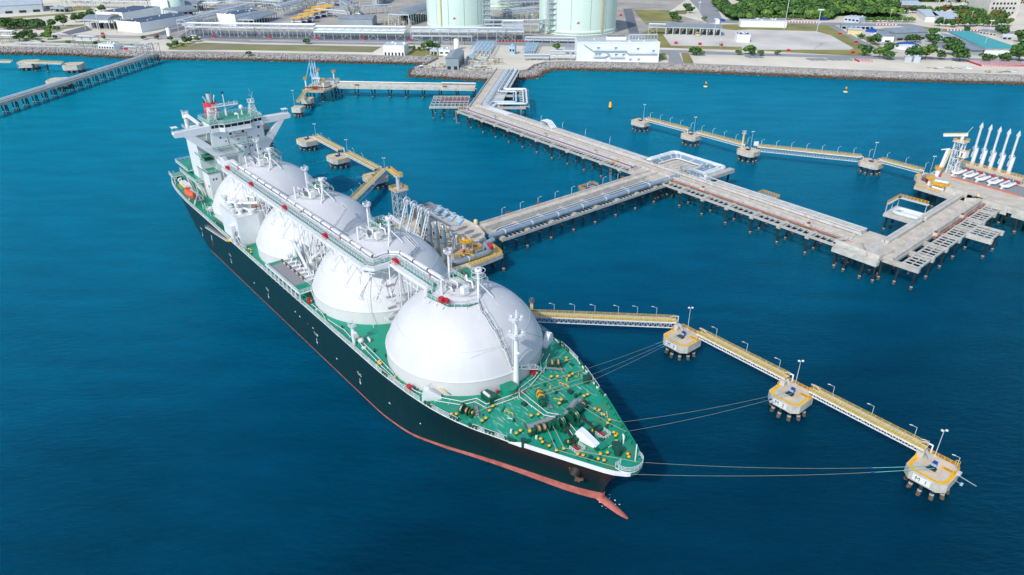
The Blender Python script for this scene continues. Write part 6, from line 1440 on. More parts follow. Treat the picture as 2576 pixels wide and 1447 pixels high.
g_w = W(978, 431, 26.5); g_d = Vector((g_w.x, g_w.y, 0)) - SH(-93, 37.5); g_x = g_d.dot(uv); g_y = g_d.dot(lv); g_k = min(1, 24 / math.hypot(g_x, g_y)); g_x *= g_k; g_y *= g_k; g_n = Vector((-g_y, g_x, 0)).normalized() * .85
b = MB(); b.beam((0, 0, 18.7), (g_x, g_y, 18.2), 1.6, .4)
for q in (1, -1): b.rail([Vector((0, 0, 18.9)) + g_n * q, Vector((g_x, g_y, 18.4)) + g_n * q], 1.1, 1.4, .07, 3, 1)
b.build('gangway_boom', ['yellow_pale', 'yellow'], T1)
# gangway resting across the ship
t = thing('ship_gangway', 'long white gangway sloping from the ship deck across to the near loading platform', 'gangway', SH(-60, 30, 0), SHIP_RZ)
b = MB(); b.beam((-17, -6, 20.6), (-1, -3, 16.0), 1.1, .5); b.rail([(-17, -6.5, 20.8), (-1, -3.5, 16.2)], 1.1, 1.6, .06, 2); b.build('gangway_deck', 'white', t)
# --- berth 2 platform
O2, RZ2 = frame(197, 290, .56, -.83)
P2 = thing('loading_platform', 'wide concrete loading platform of the far berth running out of the right edge', 'berth', O2, RZ2)
b = MB(); b.prism([(-16, -6), (-12, -17), (9, -17), (12, -12), (46, -12), (46, 30), (-15, 30), (-18, 12)], 7.7, 9.0, 1, 0); b.build('deck_slab', ['concrete_deck', 'concrete_pale'], P2)
piles(P2, [(-12 + i * 8, -12 + j * 13) for i in range(8) for j in range(4)], 7.7, .5)
b = MB(); b.bb(12, 46, -12.2, -11.9, 9, 10.1); b.bb(-1, 8, -13, -12.7, 9, 11.4); b.bb(14, 24, -12.6, -12.25, 6.6, 9.8); b.bb(26, 36, -12.6, -12.25, 6.6, 9.8); b.beam((9, -16.6, 9.6), (13, -12, 9.6), .3, 1.2); b.build('parapet', 'concrete_pale', P2)
b = MB(); b.bb(-9, 20, 7.6, 8.0, 9, 9.5); b.build('kerb_beam', 'pipe_orange', P2)
b = MB(); b.bb(-8, 46, 8.1, 21, 9.02, 9.1); b.build('grating_floor', 'grating', P2)
b = MB(); b.bb(-14, 14, 21, 25, 11.4, 11.6, 0); b.rail([(-14, 21, 11.6), (14, 21, 11.6), (14, 25, 11.6), (-14, 25, 11.6)], 1.2, 1.3, .07, 3, 1, True)
for k in range(10): b.beam((-14 + k * 3.1, 21.2, 9), (-14 + k * 3.1, 21.2, 11.4), .25, .25, 0); b.beam((-14 + k * 3.1, 24.8, 9), (-14 + k * 3.1, 24.8, 11.4), .25, .25, 0)
for k in range(30): x = rnd.uniform(-13, 13); b.beam((x, rnd.uniform(21.5, 24.5), 11.6), (x, rnd.uniform(21.5, 24.5), 12.6), .12, .12, 0)
b.build('service_gallery', ['steel_light', 'yellow'], P2)
for k in range(5):
    x = -9.5 + k * 5.2; b = MB(); b.tube([(x - 1.6, 20, 10.2), (x - 1.6, 12.4, 10.2), (x - .2, 11.4, 10.2), (x + 1.2, 12.4, 10.2), (x + 1.2, 20, 10.2)], .62, 10); b.tube([(x - .2, 19, 10), (x - .2, 13, 10)], .4, 8); b.bb(x - .5, x + .2, 10, 12, 9, 9.8)
    b.build('cargo_manifold', 'white', P2); b = MB(); b.tube([(x + 1.4, 19.6, 11.0), (x + 3.0, 18.6, 11.0)], .5, 10); b.build('valve_body', 'red', P2)
rails3(P2, [(14, 25, 9), (46, 25, 9)]); b = MB(); b.bb(14, 46, 21.5, 25, 9.1, 9.3); b.build('walkway_deck', 'yellow_pale', P2)
b = MB(); b.bb(-14.5, -11.5, -8, -2, 10.8, 11.2, 0); b.bb(-14, -12, -7.5, -2.5, 9, 10.8, 1); b.build('pump_shelter', ['steel_grey', 'rust'], P2)
b = MB(); b.cyl((-9.4, -10, 9), .7, 2.8, 10, 0); b.cyl((-9.4, -10, 11.8), 1.8, .15, 12, 1); b.rail([(-9.4 + 1.7 * math.cos(q), -10 + 1.7 * math.sin(q), 12) for q in [2 * PI * k / 8 for k in range(9)]], 1.1, 1, .07, 3, 1); b.build('monitor_tower', ['white', 'yellow'], P2)
b = MB(); b.bb(-7, -1, -15, -9, 11.2, 11.4, 1)
for p in ((-7, -15), (-1, -15), (-7, -9), (-1, -9)): b.beam((*p, 9), (*p, 11.2), .2, .2, 0)
b.tube([(-6.4, -12, 12.2), (-1.6, -10.4, 12.2)], .7, 10, 2); b.tube([(-6, -13.6, 9.9), (-1.4, -13.6, 9.9)], .8, 10, 0); b.rail([(-7, -15, 11.4), (-1, -15, 11.4), (-1, -9, 11.4)], 1.1, 1.2, .07, 3, 1); b.rail([(-15, -9, 9), (-12, -16.6, 9), (-1.4, -16.6, 9)], 1.1, 1.4, .07, 3, 1); b.build('pump_skid', ['white', 'yellow', 'steel_light'], P2)
b = MB(); b.lathe((30.5, -9.5, 9), [(.01, 2), (1.2, 1.6), (1.5, .8), (1.4, 0)], 12); b.build('red_buoy_tank', 'red', P2); b = MB(); b.lathe((11.0, -9.8, 9.9), [(.01, 1.2), (.6, 1.0), (.7, .4), (.6, 0)], 12); b.build('lamp_globe', 'yellow_pale', P2)
b = MB(); b.lathe((-12.5, 4.5, 9), [(.01, 1.9), (.7, 1.6), (.8, 1), (.8, 0)], 12); b.build('hose_reel', 'pipe_red', P2)
def arm2(label, loc, rz):
    a = thing('loading_arm', label, 'loading arm', loc, rz)  # a raised marine loading arm
    b = MB(); b.tube([(0, 0, 0), (0, 0, 9.2)], .85, 12, 0); b.tube([(0, 0, 1.6), (0, 0, 1.9)], .66, 12, 1); b.ring((0, 0, 9.4), .9, .08, 12); b.build('riser', ['white', 'yellow'], a)
    b = MB(); b.tube([(1.1, .6, 5.4), (1.5, .9, 20.2)], .5, 10); b.tube([(.5, .6, 6), (1.0, .9, 20)], .26, 6)
    for k in range(16): z = 8 + k * .75; b.beam((.55, .6, z), (1.3, .8, z + .5), .1)
    b.ring((1.3, .9, 19.0), .7, .12, 12, 0, 'x'); b.tube([(1.3, .9, 19.8), (1.3, .9, 21)], .2, 6); b.build('boom', 'white', a)
    b = MB(); b.bb(.6, 1.9, -.2, 1.4, 5.0, 7.2); b.ring((1.3, .6, 9.2), 1.0, .16, 12, 0, 'x'); b.build('counterweight', 'steel_light', a)
    return a
for k in range(5):
    f = k / 4; arm2(['leftmost raised white loading arm next to the pale gangway tower of the far berth', 'second raised white loading arm from the left on the far berth', 'middle raised white loading arm on the far berth', 'fourth raised white loading arm from the left on the far berth', 'rightmost raised white loading arm cut by the right edge'][k], (214.9 + 8.4 * f, 314.8 - 13.5 * f, 9.0), RZ2 + PI / 2 + .4)
T2 = tower('pale lattice gangway tower with a white cabin beside the raised loading arms', (202.1, 307.9, 9), RZ2, 14.6, 1.7, m='white')
b = MB(); b.bb(1.2, 4.6, -2.6, 1.2, 8.4, 8.6, 1); b.bb(1.8, 4.6, -2.4, .4, 8.6, 11.2, 0); b.bb(2.6, 3.2, -2.45, -2.38, 8.7, 10.6, 2); b.beam((1.7, -1.7, 5), (4.4, -2.2, 8.4), .25, .25, 0); b.rail([(1.3, -2.5, 11.2), (4.6, -2.5, 11.2), (4.6, .6, 11.2)], 1.0, 1.2, .07, 2, 1); b.build('operator_cabin', ['white', 'yellow', 'brown'], T2)
b = MB(); b.tube([(0, 0, 14.8), (0, 0, 17.6)], .7, 12); b.build('slewing_column', 'white', T2)
b = MB(); b.beam((1.4, 1.0, 18.0), (-6.5, -4.0, 16.8), 1.6, 1.0, 0); b.beam((1.4, 1.0, 18.6), (-6.3, -3.9, 17.4), 1.7, .12, 1); b.beam((1, .8, 18.6), (1.6, 3.4, 21.2), .1, .1, 0); b.build('gangway_boom', ['white', 'yellow_pale'], T2)
T3 = thing('folded_gangway', 'small upright folded gangway with yellow railing left of the pale gangway tower', 'gangway', (193.0, 303.6, 9), RZ2)
b = MB(); b.cyl((0, 0, 0), 1.1, 3.4, 12, 0); b.cyl((0, 0, 3.4), 1.8, .2, 12, 1); b.rail([(1.7 * math.cos(q), 1.7 * math.sin(q), 3.6) for q in [2 * PI * k / 8 for k in range(9)]], 1.1, 1, .07, 3, 1); b.build('pedestal', ['white', 'yellow'], T3)
b = MB(); b.beam((.4, .6, 4), (.9, 1.6, 12.6), 1.1, 1.2, 0); b.beam((1.1, 1.4, 4), (1.8, 2.4, 12.6), .9, .3, 1); b.beam((-1.6, .6, 11.8), (1.4, 1.8, 12.8), .9, .3, 0); b.build('raised_boom', ['white', 'yellow_pale'], T3)
# --- far left: long pipe trestle and yellow walkway
LO, LRZ = frame(-328.5, 430, .143, .99)
LT = trestle('pipe_trestle', 'long greenish pipe trestle on many piles reaching the shore at the far left', LO, LRZ, 186, (-3.4, .4), 7.6, (0, 0), 8.6, (-4.4, 1.0), 3, cat='pier')
b = MB(); b.tube([(0, .4, 8.9), (176, .4, 8.9)], .55, 8); b.tube([(0, -.8, 8.5), (176, -.8, 8.5)], .3, 8); b.build('main_pipe', 'pipe_white', LT)
b = MB(); b.rail([(0, -3.3, 7.6), (184, -3.3, 7.6)], 1.2, 4, .08, 2); b.bb(0, 184, -3.6, -3.42, 6.6, 7.9)
b.build('side_rail', 'pile_collar', LT)
b = MB()
for k in range(2):
    for x in (166 + k * 14,):
        for y in (-4, 2): b.beam((x, y, 4), (x, y, 16), .35); b.beam((x + 8, y, 4), (x + 8, y, 16), .35); b.beam((x, y, 16), (x + 8, y, 16), .3); b.beam((x, y, 8), (x + 8, y, 16), .2)
        b.beam((x, -4, 16), (x, 2, 16), .3)
b.build('portal_frame', 'steel_grey', LT)
LD = [Vector((-393.9, 588.3, 0)), Vector((-351.5, 578.1, 0)), Vector((-330.5, 520, 0))]
for i, c in enumerate(LD): dolphin(['large weathered concrete dolphin at the far left under the yellow walkway', 'weathered concrete dolphin ending the yellow walkway at the far left', 'concrete dolphin half hidden behind the long pipe trestle at the far left'][i], c, R(10), 7.0, 7.0, 2.4, z=6.2, th=4, far=True, hook=False, rp=.8)
for i, (p, q) in enumerate((((-440, 582), (-400, 578)), ((-388, 576), (-356, 572)))):
    w_ = walkway(['bright yellow walkway entering at the left edge above the water', 'bright yellow walkway between the two weathered far left dolphins'][i], p, q, 8.0, 2.4, 1.0, ends=(0, 0), pipes=False)
    piles(w_, [(6, 0), (18, 0)], 7, .6)
# --- buoys
def buoy(label, loc, kind):
    t = thing('channel_buoy', label, 'buoy', loc)
    if kind == 0:
        b = MB(); b.lathe((0, 0, -.4), [(.9, 0), (1.3, .1), (1.35, .8), (1.1, 1.1), (.01, 1.1)], 14, 0); b.build('float', 'dark', t)
        b = MB(); b.lathe((0, 0, .7), [(1.1, 0), (.7, 3.4), (.01, 3.5)], 12); b.build('body', 'yellow', t); b = MB(); b.beam((0, 0, 4), (0, 0, 5.8), .15); b.bb(-.3, .3, -.75, -.6, 2.2, 3.4); b.build('top_mark', 'dark', t)
    else:
        b = MB(); b.lathe((0, 0, -.3), [(1.2, 0), (1.6, .3), (1.55, .9), (.8, 1.2), (.01, 1.2)], 14); b.build('float', 'yellow_pale' if kind == 1 else 'orange', t)
        b = MB()
        for a in (45, 135, 225, 315): b.beam((.7 * math.cos(R(a)), .7 * math.sin(R(a)), .9), (.35 * math.cos(R(a)), .35 * math.sin(R(a)), 3.4), .16, .16, 0)
        b.cyl((0, 0, 2.2), .55, 1.6, 8, 1); b.cyl((0, 0, 3.8), .15, 1.0, 6, 0); b.build('lattice_mast', ['dark', 'yellow' if kind == 1 else 'yellow_pale'], t)
    return t
buoy('solid yellow tapered buoy floating off the left end of the far berth dolphins', (64.6, 461.1, 0), 0)
buoy('pale buoy with a yellow lattice mast floating nearer the white shore building', (142.6, 523.4, 0), 1)
buoy('pale buoy with a yellow lattice mast floating furthest to the right', (238.5, 506.4, 0), 1)
buoy('orange and black buoy floating behind the small far left berth', (-158.1, 578.4, 0), 2)
# --- mooring lines
def line(label, a, b, sag=.6, split=.72, grp=None, onship=None):
    a = Vector(a); b = Vector(b); o = Vector((a.x, a.y, 0)); N = 14
    P = [a.lerp(b, i / N) - Vector((0, 0, 4 * sag * (i / N) * (1 - i / N))) - o for i in range(N + 1)]; k = int(N * split)
    t = thing('mooring_line', label, 'mooring line', o)
    m = MB(); m.tube(P[:k + 1], .032, 5); m.build('steel_rope', 'rope_tan', t); m = MB(); m.tube(P[k:], .06, 5); m.build('tail_rope', 'rope_cyan', t); m = MB(); m.tube([P[k] - (P[k] - P[k - 1]).normalized() * .5, P[k] + (P[k] - P[k - 1]).normalized() * .3], .2, 6); m.build('tow_shackle', 'blue', t)
hk = [c + lv * -.9 + Vector((0, 0, 6.2)) for c in MC]
line('upper of the two mooring lines from the bow tip to the rightmost dolphin', SH(58.6, 1.4, 15.3), hk[0] + uv * -.5, 1.2, .80); line('lower of the two mooring lines from the bow tip to the rightmost dolphin', SH(59.8, -1.6, 14.6), hk[0] + uv * .5, 1.2, .80)
line('upper of the two mooring lines from the bow flank to the middle dolphin', SH(47.4, 8.9, 14.8), hk[1] + uv * -.5, .8, .86); line('lower of the two mooring lines from the bow flank to the middle dolphin', SH(50.2, 7.2, 14.8), hk[1] + uv * .5, .8, .86)
line('uppermost of the three mooring lines from the foredeck to the nearest dolphin', SH(27.6, 17.2, 14.8), hk[2] + uv * -.6, .4, .72); line('middle of the three mooring lines from the foredeck to the nearest dolphin', SH(30.2, 16.2, 14.8), hk[2], .4, .72); line('lowest of the three mooring lines from the foredeck to the nearest dolphin', SH(32.0, 15.4, 14.8), hk[2] + uv * .6, .4, .72)
hb_ = [c + lv * -.9 + Vector((0, 0, 6.2)) for c in MB_]
line('stern mooring line to the nearest stern quarter dolphin', SH(-168, 21, 14.6), hb_[0], 3, .8); line('stern mooring line to the middle stern quarter dolphin', SH(-176, 20, 14.6), hb_[1], 2.6, .7); line('stern mooring line to the farthest stern quarter dolphin', SH(-186, 18, 14.6), hb_[2], 2, .7)
def deckrope(name, pts):
    m = MB(); m.tube([(x, y, z) for x, y, z in pts], .07, 5, 0, False); m.build(name, 'rope_tan', ship)
deckrope('deck_rope', [(38.2, -5.6, 15.2), (44.8, -8.7, 14.9), (57.3, -2.4, 14.9), (59.8, -1.6, 14.6)]); deckrope('deck_rope', [(38.8, -4.2, 15.2), (45.4, -7.1, 14.9), (58.6, 1.4, 15.3)])
deckrope('deck_rope', [(37.6, 5.4, 15.4), (45.5, 6.3, 14.9), (50.2, 7.2, 14.8)]); deckrope('deck_rope', [(37.2, 6.8, 15.4), (45.0, 7.4, 14.9), (47.4, 8.9, 14.8)])
deckrope('deck_rope', [(23.8, -14.6, 15), (24.3, -9.8, 14.9), (24.0, 0, 14.9), (27.6, 17.2, 14.8)]); deckrope('deck_rope', [(28.2, 2.2, 15.4), (30.2, 16.2, 14.8)]); deckrope('deck_rope', [(29.2, 1.6, 15.4), (32.0, 15.4, 14.8)]); deckrope('deck_rope', [(21.0, 12.0, 15.3), (18.6, 18.8, 14.8)]); deckrope('deck_rope', [(22.0, 13.4, 15.3), (22.2, 18.2, 14.8)])

# outer end of the small far left berth
dolphin('small square dolphin at the tip of the yellow walkway off the small far left berth', (-134.8, 441, 0), R(80), 3.2, 3.2, .6, z=6, th=3, far=True, hook=False)
dolphin('square dolphin half way along the yellow walkway off the small far left berth', (-134.6, 464, 0), R(80), 3.4, 3.4, .6, z=6, th=3, far=True, hook=False)
walkway('steep looking yellow walkway at the end of the small far left berth', (-135.2, 444, 0), (-137.6, 473, 0), z=8.2, truss=0, pipes=False)
flood('thin floodlight mast on the small square dolphin at the far left berth tip', (-136.6, 441, 6), 10)
# ------------------------------------------------------------------ the shore
LZ = 3.5
def Q(k, x, y, z=LZ):
    """point of the photograph (one of four survey crops) on the ground"""
    s = .26758 if k == 4 else .25; ox = (0, 0, 628.9, 1257.8, 1886.7)[k]
    p = W(ox + x * s, y * s, z); return Vector((p.x, p.y, z))
mat('sand', (.74, .67, .56), .95, 0, 0, .02, c2=(.52, .48, .38), detail=8)
mat('ground_grey', (.46, .42, .36), .95, 0, 0, .03, c2=(.24, .23, .20), detail=8)
mat('grass_dry', (.32, .27, .08), .95, 0, 0, .03, c2=(.13, .15, .04), detail=8)
mat('grass_green', (.16, .20, .05), .95, 0, 0, .04, c2=(.30, .27, .13), detail=8)
mat('soil_brown', (.27, .22, .15), .95, 0, 0, .03, c2=(.17, .19, .07), detail=8)
mat('asphalt', (.16, .17, .19), .9, 0, .12, .05)
mat('asphalt_pale', (.30, .31, .33), .9, 0, .12, .03)
mat('yard_concrete', (.66, .63, .57), .9, 0, 0, .02, c2=(.44, .41, .37), detail=9)
mat('road_white', (.75, .75, .73), .8)
mat('wall_white', (.80, .82, .84), .55, 0, .05, .1)
mat('wall_blue', (.50, .58, .64), .55, 0, .08, .1)
mat('wall_grey', (.30, .36, .40), .6, 0, .1, .1)
mat('roof_grey', (.26, .30, .34), .5, 0, .12, .15)
mat('roof_light', (.50, .56, .60), .45, 0, .1, .15)
mat('roof_blue', (.045, .075, .14), .5, 0, .15, .15)
mat('roof_teal', (.03, .36, .36), .5, 0, .1, .15)
mat('tank_mint', (.62, .78, .70), .5, 0, .05, .05, streak=(1, 1, .1))
mat('tank_mint_seam', (.28, .48, .42), .5)
mat('leaf_a', (.085, .215, .03), .7, 0, .35, .6); mat('leaf_b', (.05, .15, .025), .7, 0, .35, .6); mat('leaf_c', (.16, .30, .04), .7, 0, .3, .6); mat('leaf_red', (.24, .09, .02), .7, 0, .3, .6)
mat('bark', (.12, .09, .06), .9)
mat('tarp_blue', (.01, .08, .42), .6, 0, .2, .5)
mat('canal_water', (.06, .13, .20), .12)
def rock_mat():
    m = mat('rock', (.50, .47, .44), .9, 0, 0, .6, c2=(.24, .225, .22))
    n = m.node_tree; L = n.links.new; b = n.nodes["Principled BSDF"]; g = n.nodes.new("ShaderNodeNewGeometry"); s = n.nodes.new("ShaderNodeSeparateXYZ"); L(g.outputs["Position"], s.inputs[0])
    r = n.nodes.new("ShaderNodeMapRange"); r.inputs[1].default_value = 2.1; r.inputs[2].default_value = 1.0; L(s.outputs[2], r.inputs[0]); old = b.inputs["Base Color"].links[0].from_socket
    x = n.nodes.new("ShaderNodeMix"); x.data_type = 'RGBA'; L(r.outputs[0], x.inputs[0]); L(old, x.inputs[6]); x.inputs[7].default_value = (.10, .07, .045, 1); L(x.outputs[2], b.inputs["Base Color"])
rock_mat()
crestpx = [(1, -700, 440), (1, 0, 482), (1, 700, 494), (1, 1500, 532), (1, 2576, 547), (2, 1200, 572), (2, 1890, 590), (2, 1760, 660), (2, 1690, 705), (2, 2250, 735), (2, 2500, 745), (3, 60, 735), (3, 150, 735), (3, 270, 720), (3, 340, 670), (3, 460, 640), (3, 700, 636), (3, 1300, 646), (3, 1950, 660), (3, 2576, 684), (4, 1300, 688), (4, 2576, 724), (4, 3600, 750)]
crest = [Q(*c) for c in crestpx]
rad = []
for i, p in enumerate(crest):
    a = crest[max(0, i - 1)]; b_ = crest[min(len(crest) - 1, i + 1)]; d = (b_ - a).normalized(); rad.append(Vector((d.y, -d.x, 0)))
toe = [p + n_ * 13 + Vector((0, 0, -4.3)) for p, n_ in zip(crest, rad)]
FARY = 4200
g = MB(); poly = [(p.x, p.y) for p in crest] + [(4000, crest[-1].y + 0), (4000, FARY), (-4000, FARY), (-4000, crest[0].y)]
g.add([(x, y, LZ) for x, y in poly], [tuple(range(len(poly)))]); tag(g.build('ground', 'sand'), kind='structure')
g = MB(); n_ = len(crest); g.add([tuple(p) for p in crest] + [tuple(p) for p in toe], [(i, n_ + i, n_ + i + 1, i + 1) for i in range(n_ - 1)]); tag(g.build('revetment_slope', 'rock'), kind='structure')
# armour rocks
rk = MB(); rr_ = random.Random(3)
for i in range(n_ - 1):
    L_ = (crest[i + 1] - crest[i]).length; near = 1
    k = int(L_ * 6.2)
    for j in range(k):
        s, t = rr_.random(), rr_.random()
        p = crest[i].lerp(crest[i + 1], s); q = toe[i].lerp(toe[i + 1], s); c = p.lerp(q, t) + Vector((0, 0, rr_.uniform(0, .5)))
        if abs(c.x) > 620: continue
        a = Vector((rr_.gauss(0, 1), rr_.gauss(0, 1), rr_.gauss(0, .7))).normalized(); l = rr_.uniform(.8, 1.5)
        rk.beam(c - a * l, c + a * l, rr_.uniform(.7, 1.2), rr_.uniform(.6, 1.1))
tag(rk.build('rock_armour', 'rock'), kind='stuff')
fo = MB(); waterl = [p.lerp(q, 3.5 / 4.3) for p, q in zip(crest, toe)]
for i in range(n_ - 1):
    a, b_ = waterl[i], waterl[i + 1]; L_ = (b_ - a).length; k = int(L_ / 2.2)
    dens = .8 if 11 <= i <= 15 else .3
    for j in range(k):
        if rr_.random() > dens: continue
        c = a.lerp(b_, rr_.random()); nn = rad[i]; c = c + nn * rr_.uniform(.2, 3.2 if dens > .5 else 1.4); r = rr_.uniform(.3, 1.1); d = (b_ - a).normalized()
        fo.add([tuple(Vector((c.x, c.y, .03)) + d * r * 2.2 * math.cos(t) * rr_.uniform(.5, 1) + nn * r * .5 * math.sin(t) * rr_.uniform(.5, 1)) for t in [2 * PI * q / 7 for q in range(7)]], [tuple(range(7))])
for k in range(12):
    x = 52 + rr_.uniform(-1, 3.0); sg = rr_.choice((-1, 1)); c = SH(x, sg * rr_.uniform(.7, 2.2), .03); r = rr_.uniform(.08, .25)
    fo.add([(c.x + r * math.cos(t) * rr_.uniform(.5, 1.5), c.y + r * math.sin(t) * rr_.uniform(.4, 1), .03) for t in [2 * PI * q / 7 for q in range(7)]], [tuple(range(7))])
mat('foam', (.85, .88, .88), .7); tag(fo.build('foam', 'foam'), kind='stuff')
# sea wall along the crest
sw = MB()
for i in range(n_ - 1):
    a, b_ = crest[i], crest[i + 1]; nn = rad[i]
    sw.beam(a + Vector((0, 0, .6)), b_ + Vector((0, 0, .6)), .9, 1.9)
mat('sea_wall_grey', (.36, .35, .33), .9, 0, .2, .2)
tag(sw.build('sea_wall', 'sea_wall_grey'), 'low concrete sea wall along the top of the rock revetment', 'wall')
# ground patches
def patch(name, m, pts, lift, cls='structure'):
    g_ = MB(); v = [Q(*p) + Vector((0, 0, lift)) for p in pts]; g_.add(v, [tuple(reversed(range(len(v))))])
    me = g_.build(name, m); 
    import bmesh
    b2 = bmesh.new(); b2.from_mesh(me.data); b2.faces.ensure_lookup_table()
    for f in b2.faces:
        if f.normal.z < 0: f.normal_flip()
    b2.to_mesh(me.data); b2.free(); tag(me, kind=cls); return me
patch('plant_yard', 'ground_grey', [(1, 1500, 370), (1, 1900, 200), (1, 2200, 20), (2, 900, -300), (3, 2300, -300), (3, 1700, 120), (3, 2300, 300), (3, 1650, 440), (3, 0, 440), (2, 0, 430)], .02)
patch('grass_strip', 'grass_green', [(1, -200, 396), (1, 350, 400), (1, 480, 440), (1, 1470, 460), (1, 1400, 425), (1, 700, 405), (1, 470, 420), (1, 380, 385), (1, -200, 380)], .04, 'stuff')
patch('dry_field', 'soil_brown', [(1, 1700, 500), (1, 2576, 520), (2, 1200, 545), (2, 1330, 470), (2, 0, 445), (1, 2050, 430), (1, 1750, 460)], .04)
patch('grass_strip', 'grass_green', [(1, 2300, 500), (2, 400, 515), (2, 900, 510), (2, 780, 480), (2, 100, 475), (1, 2400, 478)], .08, 'stuff')
patch('grass_strip', 'grass_dry', [(2, 1560, 570), (2, 1930, 575), (2, 2050, 505), (2, 1640, 490)], .06, 'stuff')
patch('grass_strip', 'grass_green', [(1, 1690, 500), (1, 1900, 490), (1, 1960, 440), (1, 1760, 425)], .08, 'stuff')
patch('sand_track', 'sand', [(1, 1750, 505), (1, 2300, 525), (2, 1200, 552), (2, 1250, 530), (2, 700, 520), (1, 2300, 505)], .10)
patch('rack_floor', 'asphalt', [(1, 1780, 382), (1, 2576, 394), (2, 1580, 412), (2, 2500, 422), (3, 260, 425), (3, 760, 440), (3, 760, 395), (2, 2576, 340), (2, 1600, 330), (2, 0, 318), (1, 1900, 300)], .09)
patch('coast_road', 'asphalt_pale', [(1, -200, 372), (1, 700, 372), (1, 1500, 390), (1, 2100, 410), (2, 0, 430), (2, 1300, 452), (2, 2100, 452), (3, 0, 455), (3, 780, 475), (3, 780, 448), (3, 300, 425), (2, 2000, 420), (2, 1000, 408), (2, 0, 405), (1, 1500, 365), (1, 700, 350), (1, -200, 350)], .12)
patch('plant_road', 'asphalt', [(1, 1350, 380), (1, 1650, 350), (1, 2250, 200), (1, 2576, 90), (2, 500, -20), (2, 420, -60), (1, 2576, 50), (1, 2180, 180), (1, 1550, 340)], .14)
patch('plant_road', 'asphalt_pale', [(2, 200, 265), (2, 600, 90), (2, 900, -20), (2, 960, -60), (2, 830, -60), (2, 400, 110), (2, 100, 260)], .10)
patch('plant_road', 'asphalt', [(1, 700, 350), (1, 930, 305), (1, 870, 260), (1, 620, 330)], .13)
patch('grass_field', 'grass_dry', [(3, 1340, 100), (3, 1440, 215), (3, 1760, 215), (3, 1700, 105)], .08, 'stuff')
patch('grass_field', 'grass_dry', [(3, 1760, 105), (3, 1890, 105), (3, 1870, 145), (3, 1790, 145)], .08, 'stuff')
patch('grass_field', 'soil_brown', [(3, 1440, 218), (3, 1480, 250), (3, 1660, 250), (3, 1660, 225)], .09)
patch('side_road', 'asphalt', [(3, 1300, 340), (3, 1400, 340), (3, 1330, 90), (3, 1240, 90)], .15)
patch('side_road', 'asphalt_pale', [(3, 2250, 215), (3, 2140, 0), (3, 2060, -80), (3, 1830, -80), (3, 1990, 90), (3, 2080, 240)], .12)
patch('dry_bank', 'grass_dry', [(3, 1420, 340), (3, 1600, 480), (3, 2576, 510), (4, 1050, 530), (4, 1150, 500), (4, 960, 330), (4, 800, 240), (4, 0, 225), (3, 2150, 250), (3, 1650, 230)], .05, 'stuff')
patch('concrete_yard', 'yard_concrete', [(3, 1640, 350), (3, 1720, 460), (3, 2576, 475), (3, 2576, 325), (3, 2300, 300), (3, 2230, 290)], .09)
patch('concrete_yard', 'yard_concrete', [(4, -60, 470), (4, 940, 470), (4, 975, 455), (4, 760, 335), (4, 620, 295), (4, 0, 278), (4, -200, 290)], .10)
patch('coast_road', 'asphalt_pale', [(3, 1590, 500), (3, 2000, 512), (4, 0, 500), (4, 1150, 530), (4, 2576, 560), (4, 2576, 580), (4, 1150, 556), (4, 0, 522), (3, 2000, 545), (3, 1800, 530), (3, 1850, 640), (3, 1690, 640), (3, 1700, 560), (3, 1590, 520)], .11)
patch('side_road', 'asphalt_pale', [(4, 740, 250), (4, 980, 380), (4, 1210, 490), (4, 1260, 480), (4, 1010, 360), (4, 810, 245)], .13)
patch('highway', 'asphalt_pale', [(3, 2200, 230), (4, 0, 225), (4, 700, 238), (4, 1400, 245), (4, 1700, 300), (4, 2300, 310), (4, 2700, 330), (4, 2700, 300), (4, 2300, 290), (4, 1750, 270), (4, 1500, 225), (4, 800, 215), (4, 0, 200), (3, 2200, 190)], .14)
patch('works_yard', 'yard_concrete', [(4, 1000, 340), (4, 1300, 470), (4, 1700, 500), (4, 2500, 540), (4, 2500, 480), (4, 1900, 330), (4, 1400, 300), (4, 1000, 250), (4, 880, 240)], .08)
patch('canal', 'canal_water', [(3, 2290, 120), (3, 2340, 100), (3, 2330, 40), (3, 2240, -60), (3, 2150, -60), (3, 2250, 60)], .07)
patch('verge', 'grass_green', [(3, 1585, 600), (3, 1690, 605), (3, 1660, 530), (3, 1590, 535)], .13, 'stuff'); patch('verge', 'grass_dry', [(3, 1850, 650), (3, 1960, 655), (3, 1890, 520), (3, 1820, 520)], .09, 'stuff')
patch('verge', 'grass_green', [(4, 850, 250), (4, 1150, 370), (4, 1300, 500), (4, 1250, 470), (4, 1030, 350)], .15, 'stuff')
patch('verge', 'grass_green', [(4, 150, 240), (4, 800, 250), (4, 800, 240), (4, 150, 215)], .16, 'stuff'); patch('verge', 'grass_green', [(4, 1450, 265), (4, 2000, 310), (4, 2000, 290), (4, 1650, 255)], .16, 'stuff')
patch('rock_yard', 'sand', [(3, 1950, 650), (3, 2576, 675), (4, 2576, 720), (4, 2576, 590), (4, 1200, 575), (4, 0, 540), (3, 1930, 560)], .14)
for pts in ([(1, 0, 352), (1, 1500, 380), (1, 2100, 404)], [(2, 0, 408), (2, 1350, 432), (2, 2100, 424)]):
    g_ = MB()
    for a, b_ in zip(pts, pts[1:]): g_.beam(Q(*a) + Vector((0, 0, .2)), Q(*b_) + Vector((0, 0, .2)), .35, .2)
    tag(g_.build('road_kerb', 'road_white'), kind='structure')
